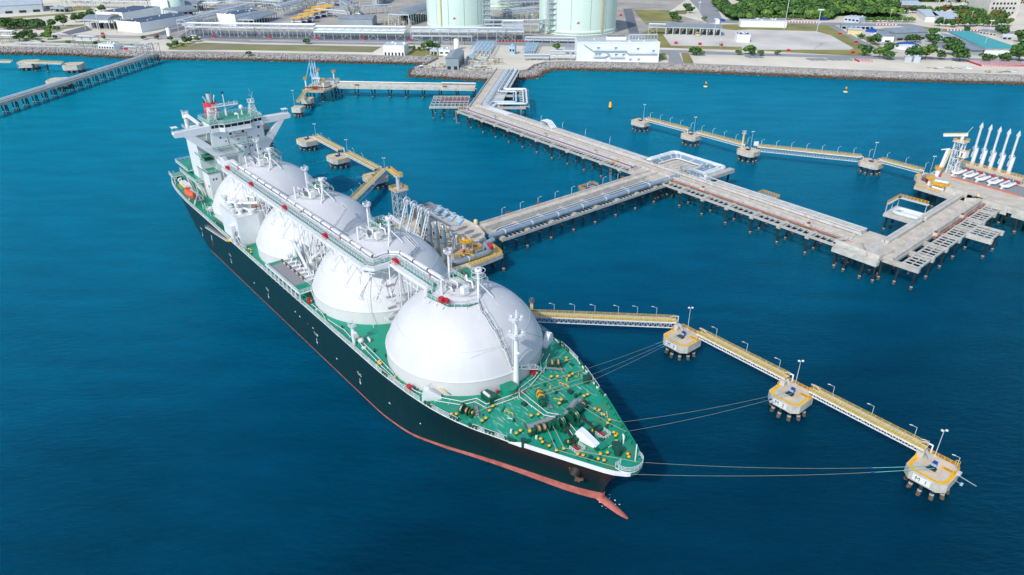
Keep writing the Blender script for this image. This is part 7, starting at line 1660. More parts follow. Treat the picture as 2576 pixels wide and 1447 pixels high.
# buildings
def block(name, label, cat, k, p, q, depth, h, roof='flat', wall='wall_white', rm='roof_grey', bays=0, over=.6, rise=2.0, wins=0, parapet=False, open_front=False, doors=0, side_bays=0):
    A_, B_ = Q(k, *p), Q(k, *q); L_ = (B_ - A_).length; rz = math.atan2(B_.y - A_.y, B_.x - A_.x); t = thing(name, label, cat, A_, rz)
    b = MB(); h0 = h if not open_front else h
    if open_front:
        n2 = max(2, bays)
        for i in range(n2 + 1): b.bb(L_ * i / n2 - .35, L_ * i / n2 + .35, 0, .7, 0, h); b.bb(L_ * i / n2 - .35, L_ * i / n2 + .35, depth - .7, depth, 0, h)
        m2 = max(2, int(depth / 6))
        for i in range(1, m2): b.bb(-.35, .35, depth * i / m2 - .3, depth * i / m2 + .3, 0, h); b.bb(L_ - .35, L_ + .35, depth * i / m2 - .3, depth * i / m2 + .3, 0, h)
        b.bb(-.3, L_ + .3, -.1, depth + .1, h - min(1.6, h * .3), h - .05)
        b.build('frame', wall, t)
        b = MB(); 
        for i in range(n2 * 2): x = L_ * (i + .5) / (n2 * 2); b.bb(x - L_ / n2 * .14, x + L_ / n2 * .14, depth * .35, depth * .65, 0, h * .5, i % 2)
        b.build('stored_equipment', ['steel_grey', 'dark'], t)
    else:
        b.bb(0, L_, 0, depth, 0, h); b.build('wall', wall, t)
        if bays:
            for i in range(bays): x = L_ * (i + .5) / bays; c_ = MB(); c_.bb(x - L_ / bays * .26, x + L_ / bays * .26, -.06, -.01, .1, h * .32); c_.build('opening', 'dark', t)
        if side_bays:
            for i in range(side_bays): y = depth * (i + .5) / side_bays; c_ = MB(); c_.bb(L_ + .01, L_ + .06, y - depth / side_bays * .3, y + depth / side_bays * .3, .2, h * .6); c_.build('opening', 'dark', t)
    b = MB(); r = over
    if roof == 'flat':
        b.bb(-.1, L_ + .1, -.1, depth + .1, h, h + .5, 1); b.bb(.5, L_ - .5, .5, depth - .5, h + .5, h + .52, 0)
        if parapet: b.bb(-.1, L_ + .1, -.12, .3, h + .5, h + 1.3, 1)
        for i in range(6): x = rnd.uniform(1, L_ - 2); y = rnd.uniform(1, depth - 1); s = rnd.uniform(.6, 1.6); b.bb(x, x + s, y, y + s, h + .52, h + .5 + rnd.uniform(.5, 1.4), 1)
        b.build('roof', [rm, wall], t)
    elif roof in ('gable', 'gablex'):
        if roof == 'gable': vs = [(-r, -r, h), (L_ + r, -r, h), (L_ + r, depth + r, h), (-r, depth + r, h), (-r, depth / 2, h + rise), (L_ + r, depth / 2, h + rise)]; fs = [(0, 1, 5, 4), (2, 3, 4, 5), (1, 2, 5), (3, 0, 4), (3, 2, 1, 0)]
        else: vs = [(-r, -r, h), (L_ + r, -r, h), (L_ + r, depth + r, h), (-r, depth + r, h), (L_ / 2, -r, h + rise), (L_ / 2, depth + r, h + rise)]; fs = [(0, 1, 4), (1, 2, 5, 4), (2, 3, 5), (3, 0, 4, 5), (3, 2, 1, 0)]
        b.add(vs, fs); b.build('roof', rm, t)
    else:
        n3 = 12; ax = roof == 'arch'      # ridge along x ('arch') or along y ('archy')
        vs = []
        for i in range(n3 + 1):
            f = i / n3; z = h + rise * math.sin(PI * f)
            if ax: y = -r + (depth + 2 * r) * f; vs += [(-r, y, z), (L_ + r, y, z)]
            else: x = -r + (L_ + 2 * r) * f; vs += [(x, -r, z), (x, depth + r, z)]
        b.add(vs, [(2 * i, 2 * i + 1, 2 * i + 3, 2 * i + 2) if ax else (2 * i, 2 * i + 2, 2 * i + 3, 2 * i + 1) for i in range(n3)], 0, True)
        e0 = [2 * i for i in range(n3 + 1)]; e1 = [2 * i + 1 for i in range(n3 + 1)]
        b.add([vs[i] for i in e0], [tuple(range(n3 + 1))]); b.add([vs[i] for i in e1], [tuple(reversed(range(n3 + 1)))]); b.build('roof', rm, t)
    for i in range(wins): x = L_ * (i + .5) / wins; c_ = MB(); c_.bb(x - L_ / wins * .3, x + L_ / wins * .3, -.05, -.01, h * .35, h * .65); c_.build('window', 'glass', t)
    return t, L_
block('warehouse', 'wide pale vaulted warehouse at the far left edge of the plant', 'warehouse', 1, (-120, 150), (440, 118), 60, 9, 'arch', 'wall_blue', 'roof_light', rise=3, bays=4)
block('shelter', 'small open grey roofed shelter beside the vaulted warehouse', 'shelter', 1, (515, 120), (655, 126), 12, 5, 'flat', 'wall_grey', 'roof_light', bays=3, open_front=True)
t, L_ = block('control_building', 'tall white control building with a dark blue roof at the left', 'building', 1, (985, 250), (1260, 262), 60, 12.4, 'flat', 'wall_white', 'roof_blue', wins=0, parapet=True)
b = MB()
for z in (4, 8, 12): b.bb(20, 30, -2.2, 0, z, z + .2); b.rail([(20, -2.2, z + .2), (30, -2.2, z + .2)], 1, 2, .08, 2); b.beam((30, -1.5, z), (24, -1.5, z - 4), .3)
b.build('outside_stair', 'yellow_pale', t)
block('annex_building', 'low white annex with dark blue roof in front of the tall control building', 'building', 1, (1190, 310), (1430, 330), 70, 8.8, 'flat', 'wall_white', 'roof_blue', parapet=True)
block('transformer_house', 'white transformer house with a curved grey roof and open front bays', 'building', 1, (862, 298), (1110, 305), 22, 10.5, 'arch', 'wall_blue', 'roof_grey', bays=2, open_front=True, rise=3)
block('roof_shed', 'curved grey roof shed behind the mint storage tank', 'shed', 1, (1765, 120), (1990, 120), 30, 9, 'arch', 'wall_blue', 'roof_grey', bays=6, open_front=True, rise=2.5)
block('roof_shed', 'curved grey roof shed right of the mint storage tank', 'shed', 1, (1800, 190), (2000, 165), 30, 8, 'arch', 'wall_blue', 'roof_grey', bays=4, open_front=True, rise=3)
block('roof_shed', 'low curved grey roof shelter above the start of the pipe rack', 'shed', 1, (1730, 262), (1960, 262), 22, 3, 'arch', 'wall_blue', 'roof_grey', rise=3)
block('roof_shed', 'small curved roof shelter beside the white hall with dark roof', 'shed', 1, (2200, 125), (2390, 120), 20, 4, 'arch', 'wall_blue', 'roof_grey', rise=3)
block('white_hall', 'white hall with a black roof beside the blue columned shed', 'building', 1, (2200, 250), (2380, 262), 46, 10.5, 'flat', 'wall_white', 'roof_blue', parapet=True)
block('columned_shed', 'grey roofed shed with blue columns right of the white hall', 'shed', 1, (2400, 258), (2560, 262), 55, 7, 'gablex', 'wall_blue', 'roof_grey', bays=3, open_front=True, rise=2.5)
block('low_vault_shed', 'long low dark grey vaulted shed behind the pipe rack', 'shed', 2, (890, 268), (1235, 272), 20, 8, 'arch', 'wall_grey', 'roof_grey', rise=2.6)
block('tall_roof_shed', 'tall arched grey roof hall on blue columns left of the first storage tank', 'shed', 2, (1400, 252), (1600, 262), 75, 12.2, 'archy', 'wall_blue', 'roof_grey', bays=2, open_front=True, rise=3.4)
block('column_hall', 'blue columned compressor hall with grey roof further left', 'shed', 2, (1065, 185), (1120, 182), 95, 11, 'gablex', 'wall_blue', 'roof_grey', bays=1, open_front=True, rise=1)
block('column_hall', 'blue columned compressor hall furthest back behind the tall arched hall', 'shed', 2, (1240, 80), (1300, 80), 90, 11, 'gablex', 'wall_blue', 'roof_grey', bays=1, open_front=True, rise=1)
block('site_office', 'two storey white and blue office with ground floor columns by the sea wall', 'building', 2, (1348, 558), (1556, 562), 16, 8, 'flat', 'wall_white', 'roof_light', bays=6, over=1)
block('guard_hut', 'small grey open hut beside the white cabins', 'hut', 2, (1815, 553), (1885, 556), 7, 4, 'flat', 'wall_blue', 'roof_light', bays=2, open_front=True)
block('site_cabin', 'white flat cabin left of the grey gabled pump house', 'cabin', 2, (1900, 560), (2010, 560), 10, 4.4, 'flat', 'wall_white', 'roof_light', wins=2)
t, L_ = block('pump_house', 'grey gabled pump house on columns at the shore end of the pier', 'building', 2, (1972, 706), (2102, 708), 32, 9.2, 'gablex', 'wall_grey', 'roof_grey', rise=2, bays=2, side_bays=5)
block('checkpoint_cabin', 'small blue checkpoint cabin over the approach road', 'cabin', 3, (92, 545), (148, 548), 5, 6.5, 'flat', 'blue_light', 'roof_grey', wins=2)
t, L_ = block('windowless_building', 'very large white windowless building with outside stairs by the sea wall', 'building', 3, (770, 628), (1592, 628), 24, 15.0, 'flat', 'wall_white', 'roof_light', parapet=True)
b = MB()
for x0, x1, z in ((.20, .60, 9.0), (.62, .97, 6.8), (.2, .33, 4.2), (.40, .58, 3.8)):
    b.bb(L_ * x0, L_ * x1, -1.5, -.02, z, z + .2); b.rail([(L_ * x0, -1.5, z + .2), (L_ * x1, -1.5, z + .2)], 1, 2.5, .1, 2)
b.beam((L_ * .08, -.8, 14.4), (L_ * .2, -.8, 9.1), 1.2, .3); b.beam((L_ * .58, -.8, 9.1), (L_ * .63, -.8, 6.9), 1.2, .3); b.beam((L_ * .34, -.8, 8.6), (L_ * .40, -.8, 6.4), 1.2, .3); b.beam((L_ * .40, -.8, 6.4), (L_ * .33, -.8, 4.3), 1.2, .3); b.beam((L_ * .33, -.8, 4.3), (L_ * .38, -.8, 0), 1.2, .3)
b.build('outside_stair', 'wall_blue', t)
for x, z in ((.24, 10.8), (.45, 10.8), (.72, 10.2), (.91, 8.6), (.22, 6), (.26, 6), (.46, 5.6), (.55, 5.6), (.64, 1.6), (.74, 1.8)): c_ = MB(); c_.bb(L_ * x, L_ * (x + .035), -.9, -.02, z + 1.2, z + 1.5, 0); c_.bb(L_ * x + .3, L_ * (x + .03), -.06, -.01, z - .6, z + 1.1, 1); c_.build('louvre', ['steel_light', 'blue_light'], t)
b = MB()
for i in range(34): x = L_ * (.52 + .46 * i / 34); b.bb(x, x + .8, 1 + (i % 3) * 2, 2.4 + (i % 3) * 2, 15.5, 16.5)
b.bb(L_ * .38, L_ * .62, 14, 20, 15.5, 18, 1); b.bb(L_ * .385, L_ * .615, 14.4, 19.6, 18, 18.1, 2)
for i in range(10): x = L_ * .66 + i * 2.6; b.beam((x, 16, 15.5), (x, 16, 19), .3); b.beam((x, 20, 15.5), (x, 20, 19), .3)
b.bb(L_ * .66, L_ * .66 + 24, 15.8, 20.2, 19, 19.3); b.build('roof_equipment', ['steel_light', 'wall_white', 'roof_blue'], t)
block('truck_canopy', 'long grey canopy of the truck loading bays', 'canopy', 3, (1668, 352), (2215, 368), 20, 8.6, 'gable', 'wall_blue', 'roof_grey', bays=8, open_front=True, rise=1.2, over=1.2)
block('white_kiosk', 'white block building with dark roof panels standing in the concrete yard', 'building', 3, (2380, 425), (2510, 428), 14, 6.5, 'flat', 'wall_white', 'roof_blue')
block('gate_kiosk', 'tiny white kiosk behind the truck canopy', 'kiosk', 3, (2165, 242), (2208, 243), 5, 3.6, 'flat', 'wall_white', 'roof_light')
block('long_store', 'long low white store beside the highway', 'building', 3, (2415, 272), (2880, 282), 14, 6, 'flat', 'wall_white', 'roof_light')
block('gate_house', 'blue white two level gate house beneath the forest', 'building', 4, (880, 205), (1020, 222), 14, 5.5, 'flat', 'wall_blue', 'roof_light', wins=4)
block('car_shed', 'long low grey shed sheltering parked vehicles beside the highway', 'shed', 4, (860, 275), (1170, 282), 16, 4.0, 'gable', 'wall_blue', 'roof_grey', bays=7, open_front=True, rise=1)
block('work_shed', 'small orange walled workshop with a pale blue roof', 'shed', 4, (915, 322), (1040, 328), 12, 4.4, 'gable', 'yellow_pale', 'roof_light', rise=1.4)
block('workshop', 'large grey gabled workshop with a wide dark doorway', 'workshop', 4, (1355, 385), (1660, 370), 26, 7, 'gable', 'wall_grey', 'roof_grey', bays=3, rise=3)
block('workshop', 'white walled workshop wing at the left of the large grey workshop', 'workshop', 4, (1240, 395), (1345, 400), 22, 5.4, 'gablex', 'wall_white', 'roof_grey', bays=1, rise=2.4)
block('small_house', 'tiny white house left of the workshops', 'house', 4, (1130, 365), (1200, 368), 8, 3.4, 'flat', 'wall_white', 'roof_light')
def slantblock(name, label, k, pts, h, wall, rm):
    P = [Q(k, *p) for p in pts]; o = P[0]; t = thing(name, label, 'building', o); b = MB(); pl = [(p.x - o.x, p.y - o.y) for p in P]; b.prism(pl, 0, h, 0); b.build('wall', wall, t); c = sum((Vector((*p, 0)) for p in pl), Vector()) / len(pl)
    b = MB(); b.prism([(c.x + (x - c.x) * 1.04, c.y + (y - c.y) * 1.04) for x, y in pl], h, h + .4); b.build('roof', rm, t); return t
slantblock('long_factory', 'long building with a bright teal roof at the right', 4, [(2180, 520), (2500, 520), (2040, 358), (1850, 358)], 6, 'wall_white', 'roof_teal')
slantblock('long_factory', 'long narrow grey roofed building along the teal roof', 4, [(2060, 520), (2190, 520), (1830, 368), (1760, 368)], 4.5, 'wall_grey', 'roof_grey')
slantblock('long_factory', 'pale roofed building left of the long grey roofed one', 4, [(1750, 450), (1890, 445), (1770, 372), (1660, 372)], 5, 'wall_grey', 'roof_light')
slantblock('office_block', 'white walled office with grey roofs below the forest', 4, [(1640, 205), (1760, 205), (1680, 140), (1560, 140)], 6, 'wall_white', 'roof_light')
slantblock('office_block', 'wide pale grey roofed office right of the white walled office', 4, [(1750, 235), (1960, 235), (1880, 165), (1700, 165)], 6, 'wall_white', 'roof_light')
slantblock('office_block', 'grey roofed hall at the top below the forest edge', 4, [(1400, 105), (1600, 108), (1560, 62), (1300, 62)], 7, 'wall_grey', 'roof_light')
t, L_ = block('apartment_block', 'large beige office block with rows of windows at the top right corner', 'building', 4, (2220, 165), (2500, 165), 40, 20, 'flat', 'concrete_wall', 'yard_concrete')
for r_ in range(3):
    for c_i in range(7): c_ = MB(); c_.bb(3 + c_i * (L_ - 6) / 7, 3 + c_i * (L_ - 6) / 7 + 2.4, -.06, -.01, 4 + r_ * 5, 6.2 + r_ * 5); c_.build('window', 'glass', t)
block('row_house', 'low brown roofed row house right of the highway', 'house', 4, (2150, 325), (2310, 350), 10, 4, 'gable', 'yard_concrete', 'roof_grey', wins=5, rise=1.4)
block('carport', 'small white carport roof in the parking area at the right', 'shelter', 4, (2370, 372), (2460, 376), 8, 3, 'flat', 'wall_blue', 'wall_white', bays=2, open_front=True)
block('container_office', 'pale grey container office on the sand by the revetment', 'container', 4, (1450, 585), (1515, 588), 5, 4, 'flat', 'roof_light', 'roof_light')
block('container_office', 'blue container office on the sand by the revetment', 'container', 4, (1535, 590), (1595, 592), 5, 4, 'flat', 'wall_blue', 'wall_blue')
block('pipe_hut', 'small blue hut between the pipe racks near the shore', 'hut', 2, (2180, 612), (2255, 614), 7, 3, 'gablex', 'blue_light', 'blue_light', rise=1.5)
block('substation', 'grey substation shed left of the large white windowless building', 'shed', 3, (650, 540), (770, 545), 12, 5.0, 'flat', 'wall_grey', 'roof_grey', bays=2)
block('shore_cabin', 'white shore cabin with a dark window band near the pipe trestle', 'cabin', 1, (998, 505), (1155, 512), 9, 5, 'flat', 'wall_white', 'roof_light', wins=6)
# storage tanks
def bigtank(label, cx, cy, r, h, stairs=-.4, sign=True, ladder=True):
    t = thing('storage_tank', label, 'storage tank', (cx, cy, LZ)); n4 = 96
    b = MB(); b.lathe((0, 0, 0), [(r, 1.6), (r, h)], n4, 0); b.lathe((0, 0, 0), [(r, h), (r * .8, h + 3.2), (r * .4, h + 6), (.01, h + 7)], n4, 0); b.build('tank_shell', 'tank_mint', t)
    b = MB(); b.lathe((0, 0, 0), [(r + .7, .6), (r + .7, 1.6), (r, 1.7), (r + .35, 1.6), (r + .3, 5.0), (r, 5.0)], n4, 0); b.lathe((0, 0, 0), [(r + 3, 0), (r + 3, .3), (r, .3)], n4, 1)
    for k in range(72): a = 2 * PI * k / 72; b.box(((r + .3) * math.cos(a), (r + .3) * math.sin(a), .4), (1.2, .7, .8), a, 2)
    b.build('base_ring', ['tank_mint', 'concrete', 'dark'], t)
    for a in (-128, -104, -76, -50, -30):
        b = MB(); b.box(((r + .05) * math.cos(R(a)), (r + .05) * math.sin(R(a)), h / 2 + 2), (.2, .5, h - 6), R(a)); b.build('buttress_seam', 'tank_mint_seam', t)
    if ladder:
        a = R(stairs); b = MB()
        for k in range(int(h / 1.5)): b.box(((r + .8) * math.cos(a), (r + .8) * math.sin(a), 3 + k * 1.5), (1.2, 1.6, .2), a, 0); b.box(((r + 1.2) * math.cos(a), (r + 1.2) * math.sin(a), 3.6 + k * 1.5), (.12, 1.6, .9), a, 0)
        b.build('ladder_tower', 'yellow_pale', t)
    if sign:
        a = R(-90 - 3); b = MB(); c = Vector(((r + .12) * math.cos(a), (r + .12) * math.sin(a), 12.2)); u_ = Vector((-math.sin(a), math.cos(a), 0)); zz = Vector((0, 0, 1))
        for i, (du, dz) in enumerate(((0, .9), (.9, 0), (0, -.9), (-.9, 0))):
            cc = c + u_ * du + zz * dz; s = .86; b.add([cc - u_ * s, cc - zz * s, cc + u_ * s, cc + zz * s], [(0, 1, 2, 3)], i)
        b.build('hazard_diamond', ['red', 'yellow', 'white', 'blue'], t)
    return t
bigtank('giant mint green storage tank at the centre right with its round base in view', 67.7, 769, 39.7, 46, -58)
bigtank('giant mint green storage tank left of the other one, its base behind the pipe rack', -57, 795, 33.5, 50, -118)
bigtank('darker mint green storage tank partly hidden behind the left giant tank', -20, 965, 32, 50, -60, False, False)
def riser(label, x, y, n5=5, h=52, dirx=1):
    t = thing('pipe_tower', label, 'pipe tower', (x, y, LZ)); b = MB()
    for k in range(n5): b.tube([(k * 1.6 - n5 * .8, 0, 8), (k * 1.6 - n5 * .8, 0, h)], .42, 6)
    b.build('riser_pipes', 'steel_light', t); b = MB()
    for a, c in ((-1, -1), (1, -1), (1, 1), (-1, 1)): b.beam((a * 5.4, c * 2.4, 0), (a * 5.4, c * 2.4, h), .3)
    for k in range(int(h / 5)): z = 5 + k * 5; b.bb(-5.5, 5.5, -2.5, 2.5, z, z + .12); b.beam((-5.4, -2.4, z), (5.4, -2.4, z - 5), .16); b.beam((5.4, -2.4, z), (5.4, 2.4, z - 5), .16)
    b.build('lattice', 'steel_light', t); return t
riser('steel pipe tower standing on the right flank of the left giant tank', -57 + 32, 772); riser('steel pipe tower standing on the left flank of the giant tank at centre right', 67.7 - 29, 739)
t = thing('small_tank', 'low mint green tank with a conical roof beside the white control building', 'storage tank', (-420, 900, LZ)); r = 15.5
c = Q(1, 1655, 150); t.location = c + Vector((0, 16, 0)); b = MB(); b.lathe((0, 0, 0), [(18.5, 0), (18.5, 17), (.01, 20.5)], 48); b.build('tank_shell', 'tank_mint', t); b = MB(); b.ring((0, 0, 17), 18.5, .15, 40); b.beam((8, -17.3, 0), (8, -17.3, 16.6), .6, .6, 1); b.build('roof_rail', ['white', 'rust'], t)
for lab, k, x, y, r, h, m_ in (('blue grey round tank at the top behind the pipe racks', 1, 2150, 25, 13, 11, 'wall_grey'), ('pale round tank at the top behind the pipe racks', 1, 2365, 22, 12, 11, 'wall_blue'), ('small white silo behind the grey gabled pump house', 2, 2080, 500, 2.4, 9, 'wall_white'), ('slim white vessel where the pipe rack turns', 1, 1703, 362, 2.0, 7.5, 'wall_white'), ('short grey vessel beside the large white windowless building', 3, 788, 545, 1.8, 5, 'steel_light')):
    t = thing('small_tank', lab, 'tank', Q(k, x, y)); b = MB(); b.lathe((0, 0, 0), [(r, 0), (r, h), (r * .5, h * 1.06), (.01, h * 1.08)], 24); b.build('tank_shell', m_, t); b = MB(); b.rail([(r * math.cos(a), r * math.sin(a), h) for a in [2 * PI * q / 12 for q in range(13)]], 1, 3, .06, 2); b.build('top_rail', 'yellow', t)
# pipe racks
def rack(label, pts, h=10, w=8, step=12, levels=(1.0, .72), npipe=6, m='steel_light', name='pipe_rack', big=None):
    o = pts[0]; t = thing(name, label, 'pipe rack', o); fr, pi_ = MB(), MB()
    for a, b_ in zip(pts, pts[1:]):
        a = a - o; b_ = b_ - o; d = (b_ - a); L2 = d.length; d.normalize(); nn = Vector((-d.y, d.x, 0)); k = max(1, round(L2 / step))
        for i in range(k + 1):
            p = a + d * (L2 * i / k)
            for s in (0, w): fr.beam(p + nn * s, p + nn * s + Vector((0, 0, h)), .35)
            for lv_ in levels: fr.beam(p + Vector((0, 0, h * lv_)), p + nn * w + Vector((0, 0, h * lv_)), .3, .4)
            if i % 3 == 0 and i < k: q = a + d * (L2 * (i + 1) / k); fr.beam(p, q + Vector((0, 0, h * .7)), .18); fr.beam(q, p + Vector((0, 0, h * .7)), .18)
        for lv_ in levels:
            for s in (0, w): fr.beam(a + nn * s + Vector((0, 0, h * lv_)), b_ + nn * s + Vector((0, 0, h * lv_)), .25, .35)
            for j in range(npipe): y = w * (j + .7) / (npipe + .4); pi_.tube([a + nn * y + Vector((0, 0, h * lv_ + .45)), b_ + nn * y + Vector((0, 0, h * lv_ + .45))], (.28, .4, .22, .34, .5, .25)[j % 6], 6, (0, 0, 1, 0, 2, 0)[(j + int(lv_ * 10)) % 6])
        if big: pi_.tube([a - nn * 1.2 + Vector((0, 0, h * .62)), b_ - nn * 1.2 + Vector((0, 0, h * .62))], .9, 10, 3)
    fr.build('steel_frame', m, t); pi_.build('rack_pipes', ['pipe_white', 'steel_light', 'pipe_blue', big or 'tank_mint'], t); return t
rack('long white steel pipe rack running parallel to the shore, left stretch', [Q(1, 1880, 370), Q(1, 2576, 380), Q(2, 650, 388)], 12, 10, 9)
rack('taller pipe rack stretch with a fat pale green pipe parallel to the shore', [Q(2, 660, 396), Q(2, 1560, 406)], 11, 12, 9, big='tank_mint')
rack('pipe rack stretch in front of the giant tanks', [Q(2, 1620, 406), Q(2, 2576, 410), Q(3, 240, 412)], 10.5, 12, 9)
rack('low pipe rack in front of the giant tank base', [Q(3, 250, 428), Q(3, 770, 438)], 4, 6, 8, (1.0, .5))
rack('low pipe bridge running along the front of the tall pipe rack', [Q(2, 1630, 412), Q(2, 2230, 418)], 4, 3, 10, (1.0,), 2)
rack('slanting pipe rack rising away behind the white hall', [Q(1, 1880, 330), Q(1, 2560, 150)], 12, 9, 14)
rack('slanting pipe rack from the grey gabled pump house area up to the plant road', [Q(2, 330, 170), Q(2, 680, 60)], 12, 9, 14)
rack('long pipe rack crossing the back of the plant at the left', [Q(1, 640, 80), Q(1, 1500, 100), Q(1, 2200, 110)], 12, 9, 14)
rack('pipe rack behind the small round tanks at the top', [Q(1, 1850, 70), Q(1, 2576, 90), Q(2, 300, 110)], 10, 9, 14)
rack('short pipe rack behind the heat exchanger rows', [Q(2, 640, 160), Q(2, 980, 190)], 7, 8, 10)
rack('far pipe rack at the top edge left of the arched hall', [Q(2, 0, 60), Q(2, 400, 20)], 12, 9, 14)
rack('pipe bridge joining the two compressor halls', [Q(2, 1150, 150), Q(2, 1430, 130)], 9, 6, 9)
rack('curving elevated pipe bridge at the foot of the giant tanks', [Q(2, 2360, 350), Q(3, 120, 348), Q(3, 400, 348), Q(3, 540, 330)], 13, 6, 9)
rack('pipe rack between the giant storage tanks', [Q(3, 130, 230), Q(3, 420, 200)], 12, 20, 9)
rack('second pipe rack further back between the giant storage tanks', [Q(3, 0, 120), Q(3, 420, 110)], 14, 20, 10)
rack('pipe rack at the left foot of the giant tank beside the yellow barrier', [Q(3, 20, 400), Q(3, 230, 402)], 16, 14, 9, (1, .75, .5))
rack('small pipe rack beside the truck loading canopy', [Q(3, 1490, 345), Q(3, 1660, 350)], 9, 8, 8)
rack('portal pipe rack on the shore beside the large white windowless building', [Q(3, 500, 612), Q(3, 850, 616)], 7, 6, 6, (1.0, .5))
rack('blue pipe rack zigzag behind the right hand rocks', [Q(3, 240, 612), Q(3, 500, 612)], 4, 6, 6)
rack('short pipe stub rack at the left of the sea wall', [Q(1, 1200, 490), Q(1, 1490, 500)], 4.5, 4, 6, (1,), 3)
rack('green steel portal over the pipes at the left shore', [Q(1, 760, 480), Q(1, 940, 486)], 9, 10, 8, (1.0, .6), 3, 'steel_grey')
rack('low shore pipeline on sleepers running along the left sea wall', [Q(1, 130, 452), Q(1, 960, 482), Q(1, 1480, 510)], 1.6, 5, 9, (1.0,), 3)
rack('green steel portal at the left picture edge', [Q(1, -60, 440), Q(1, 130, 440)], 10, 10, 8, (1.0, .6), 3, 'steel_grey')
# flat blue louvre racks feeding the pier
def louvre(label, k, pts, h=5):
    P = [Q(k, *p) for p in pts]; o = P[0]; t = thing('pipe_canopy', label, 'pipe rack', o); b = MB(); P = [p - o for p in P]
    for i in range(15): f = i / 14; b.beam(P[0].lerp(P[3], f) + Vector((0, 0, h)), P[1].lerp(P[2], f) + Vector((0, 0, h)), .5, .25)
    for i in range(6): f = i / 5; b.beam(P[0].lerp(P[1], f) + Vector((0, 0, h + .3)), P[3].lerp(P[2], f) + Vector((0, 0, h + .3)), .4, .4); b.beam(P[0].lerp(P[1], f), P[0].lerp(P[1], f) + Vector((0, 0, h)), .4); b.beam(P[3].lerp(P[2], f), P[3].lerp(P[2], f) + Vector((0, 0, h)), .4)
    b.build('canopy_frame', 'blue_light', t); b = MB()
    for i in range(5): f = (i + .5) / 5; b.tube([P[0].lerp(P[1], f) + Vector((0, 0, 1.2)), P[3].lerp(P[2], f) + Vector((0, 0, 1.2))], .5, 8)
    b.build('canopy_pipes', 'pipe_white', t)
louvre('pale blue louvred pipe canopy behind the grey gabled pump house', 2, [(2215, 560), (2420, 575), (2480, 470), (2290, 470)]); louvre('pale blue louvred pipe canopy right of the approach road', 3, [(225, 560), (340, 560), (390, 475), (270, 475)], 4)
# process skids, yellow topped
def skid():
    t = thing('heat_exchanger', 'x', 'heat exchanger', (0, 0, 0)); b = MB()
    for a, c in ((0, 0), (9, 0), (9, 6), (0, 6)): b.beam((a, c, 0), (a, c, 7), .4)
    b.tube([(-1, 3, 3.0), (10, 3, 3.0)], 1.2, 8); b.tube([(1, -2, 5), (1, 8, 5)], .5, 6); b.bb(2, 7, 0, 5, 0, 2.4, 1); b.build('skid_frame', ['steel_light', 'blue'], t); b = MB(); b.bb(-1, 10, -1, 7, 7, 7.6); b.build('top_platform', 'yellow', t); return t
sk = None; n_sk = 0
for row, (x0, y0, dxx, dyy, nn_, lb_) in enumerate(((425, 255, 62, -12, 3, 'front'), (500, 215, 66, -14, 4, 'second'), (560, 175, 66, -14, 4, 'third'), (630, 140, 60, -10, 3, 'fourth'), (840, 60, 66, -10, 3, 'rear'))):
    for j in range(nn_):
        p = Q(2, x0 + dxx * j, y0 + dyy * j); lab = f'{ORD[j]} yellow topped heat exchanger from the left in the {lb_} row of the plant yard'
        if sk is None: sk = skid(); sk.location = p; sk['label'] = lab; sk['group'] = 'yellow topped heat exchangers in rows'
        else: dup(sk, p, .1, lab)
# process clutter of the plant, loose small pipe clusters
def cluster(label, p, w, d, h, n6, name='process_unit'):
    t = thing(name, label, 'process unit', p); b = MB(); r_ = random.Random(int(p.x * 7 + p.y))
    for k in range(n6):
        x, y = r_.uniform(0, w), r_.uniform(0, d); z = r_.uniform(.3, 1) * h; b.beam((x, y, 0), (x, y, z), .3, .3, r_.choice((0, 0, 1, 2, 3)))
        if k % 2: b.tube([(x, y, z * .8), (x + r_.uniform(-6, 6), y + r_.uniform(-3, 3), z * .8)], r_.uniform(.15, .5), 6, r_.choice((0, 0, 1, 2)))
        if k % 5 == 0: b.bb(x - 1.5, x + 1.5, y - 1, y + 1, z * .6, z * .65, 3)
        if k % 7 == 0: b.cyl((x, y, 0), 1, z * .5, 8, r_.choice((0, 2)))
    b.build('unit_structure', ['steel_light', 'pipe_white', 'steel_grey', 'yellow_rail', 'rust'], t); return t
cluster('tangle of pipes and frames between the two giant tanks', Q(3, 0, 225), 60, 50, 10, 260); cluster('tangle of pipes behind the louvred canopies at the pier root', Q(2, 2180, 660), 28, 26, 5, 90)
cluster('pipes and red fire lines beside the pump house', Q(2, 1760, 700), 26, 12, 3.5, 50); cluster('white framed tower structure left of the compressor hall', Q(2, 975, 200), 14, 14, 18, 60); cluster('pipes around the pump house right side', Q(2, 2110, 715), 24, 12, 4, 60)
cluster('dense white steelwork at the top left of the plant', Q(1, 640, 40), 160, 40, 10, 340); cluster('dense white steelwork at the top centre of the plant', Q(1, 1700, 20), 200, 60, 12, 380); cluster('steelwork behind the heat exchangers', Q(2, 0, 120), 90, 60, 9, 240)
cluster('white steelwork at the top beside the plant road', Q(2, 0, 20), 120, 60, 11, 240); cluster('pipework under the tall arched hall', Q(2, 1340, 262), 30, 20, 8, 70); cluster('red and white piping beside the mint tank', Q(1, 1780, 205), 26, 20, 5, 50); cluster('small white pipework in front of the arched shelter', Q(1, 2100, 150), 60, 20, 6, 60)
cluster('heaps of construction material in the workshop yard', Q(4, 1260, 440), 80, 20, 2, 60, 'material_heap'); cluster('loose scrap metal pile on the sand near the revetment', Q(4, 1700, 650), 30, 6, 1.2, 30, 'material_heap'); cluster('brown scrap pile on the sand near the right edge', Q(4, 2200, 685), 28, 6, 1.5, 30, 'material_heap')
cluster('electrical switchyard frames at the top right', Q(4, 1800, 60), 150, 40, 9, 90)
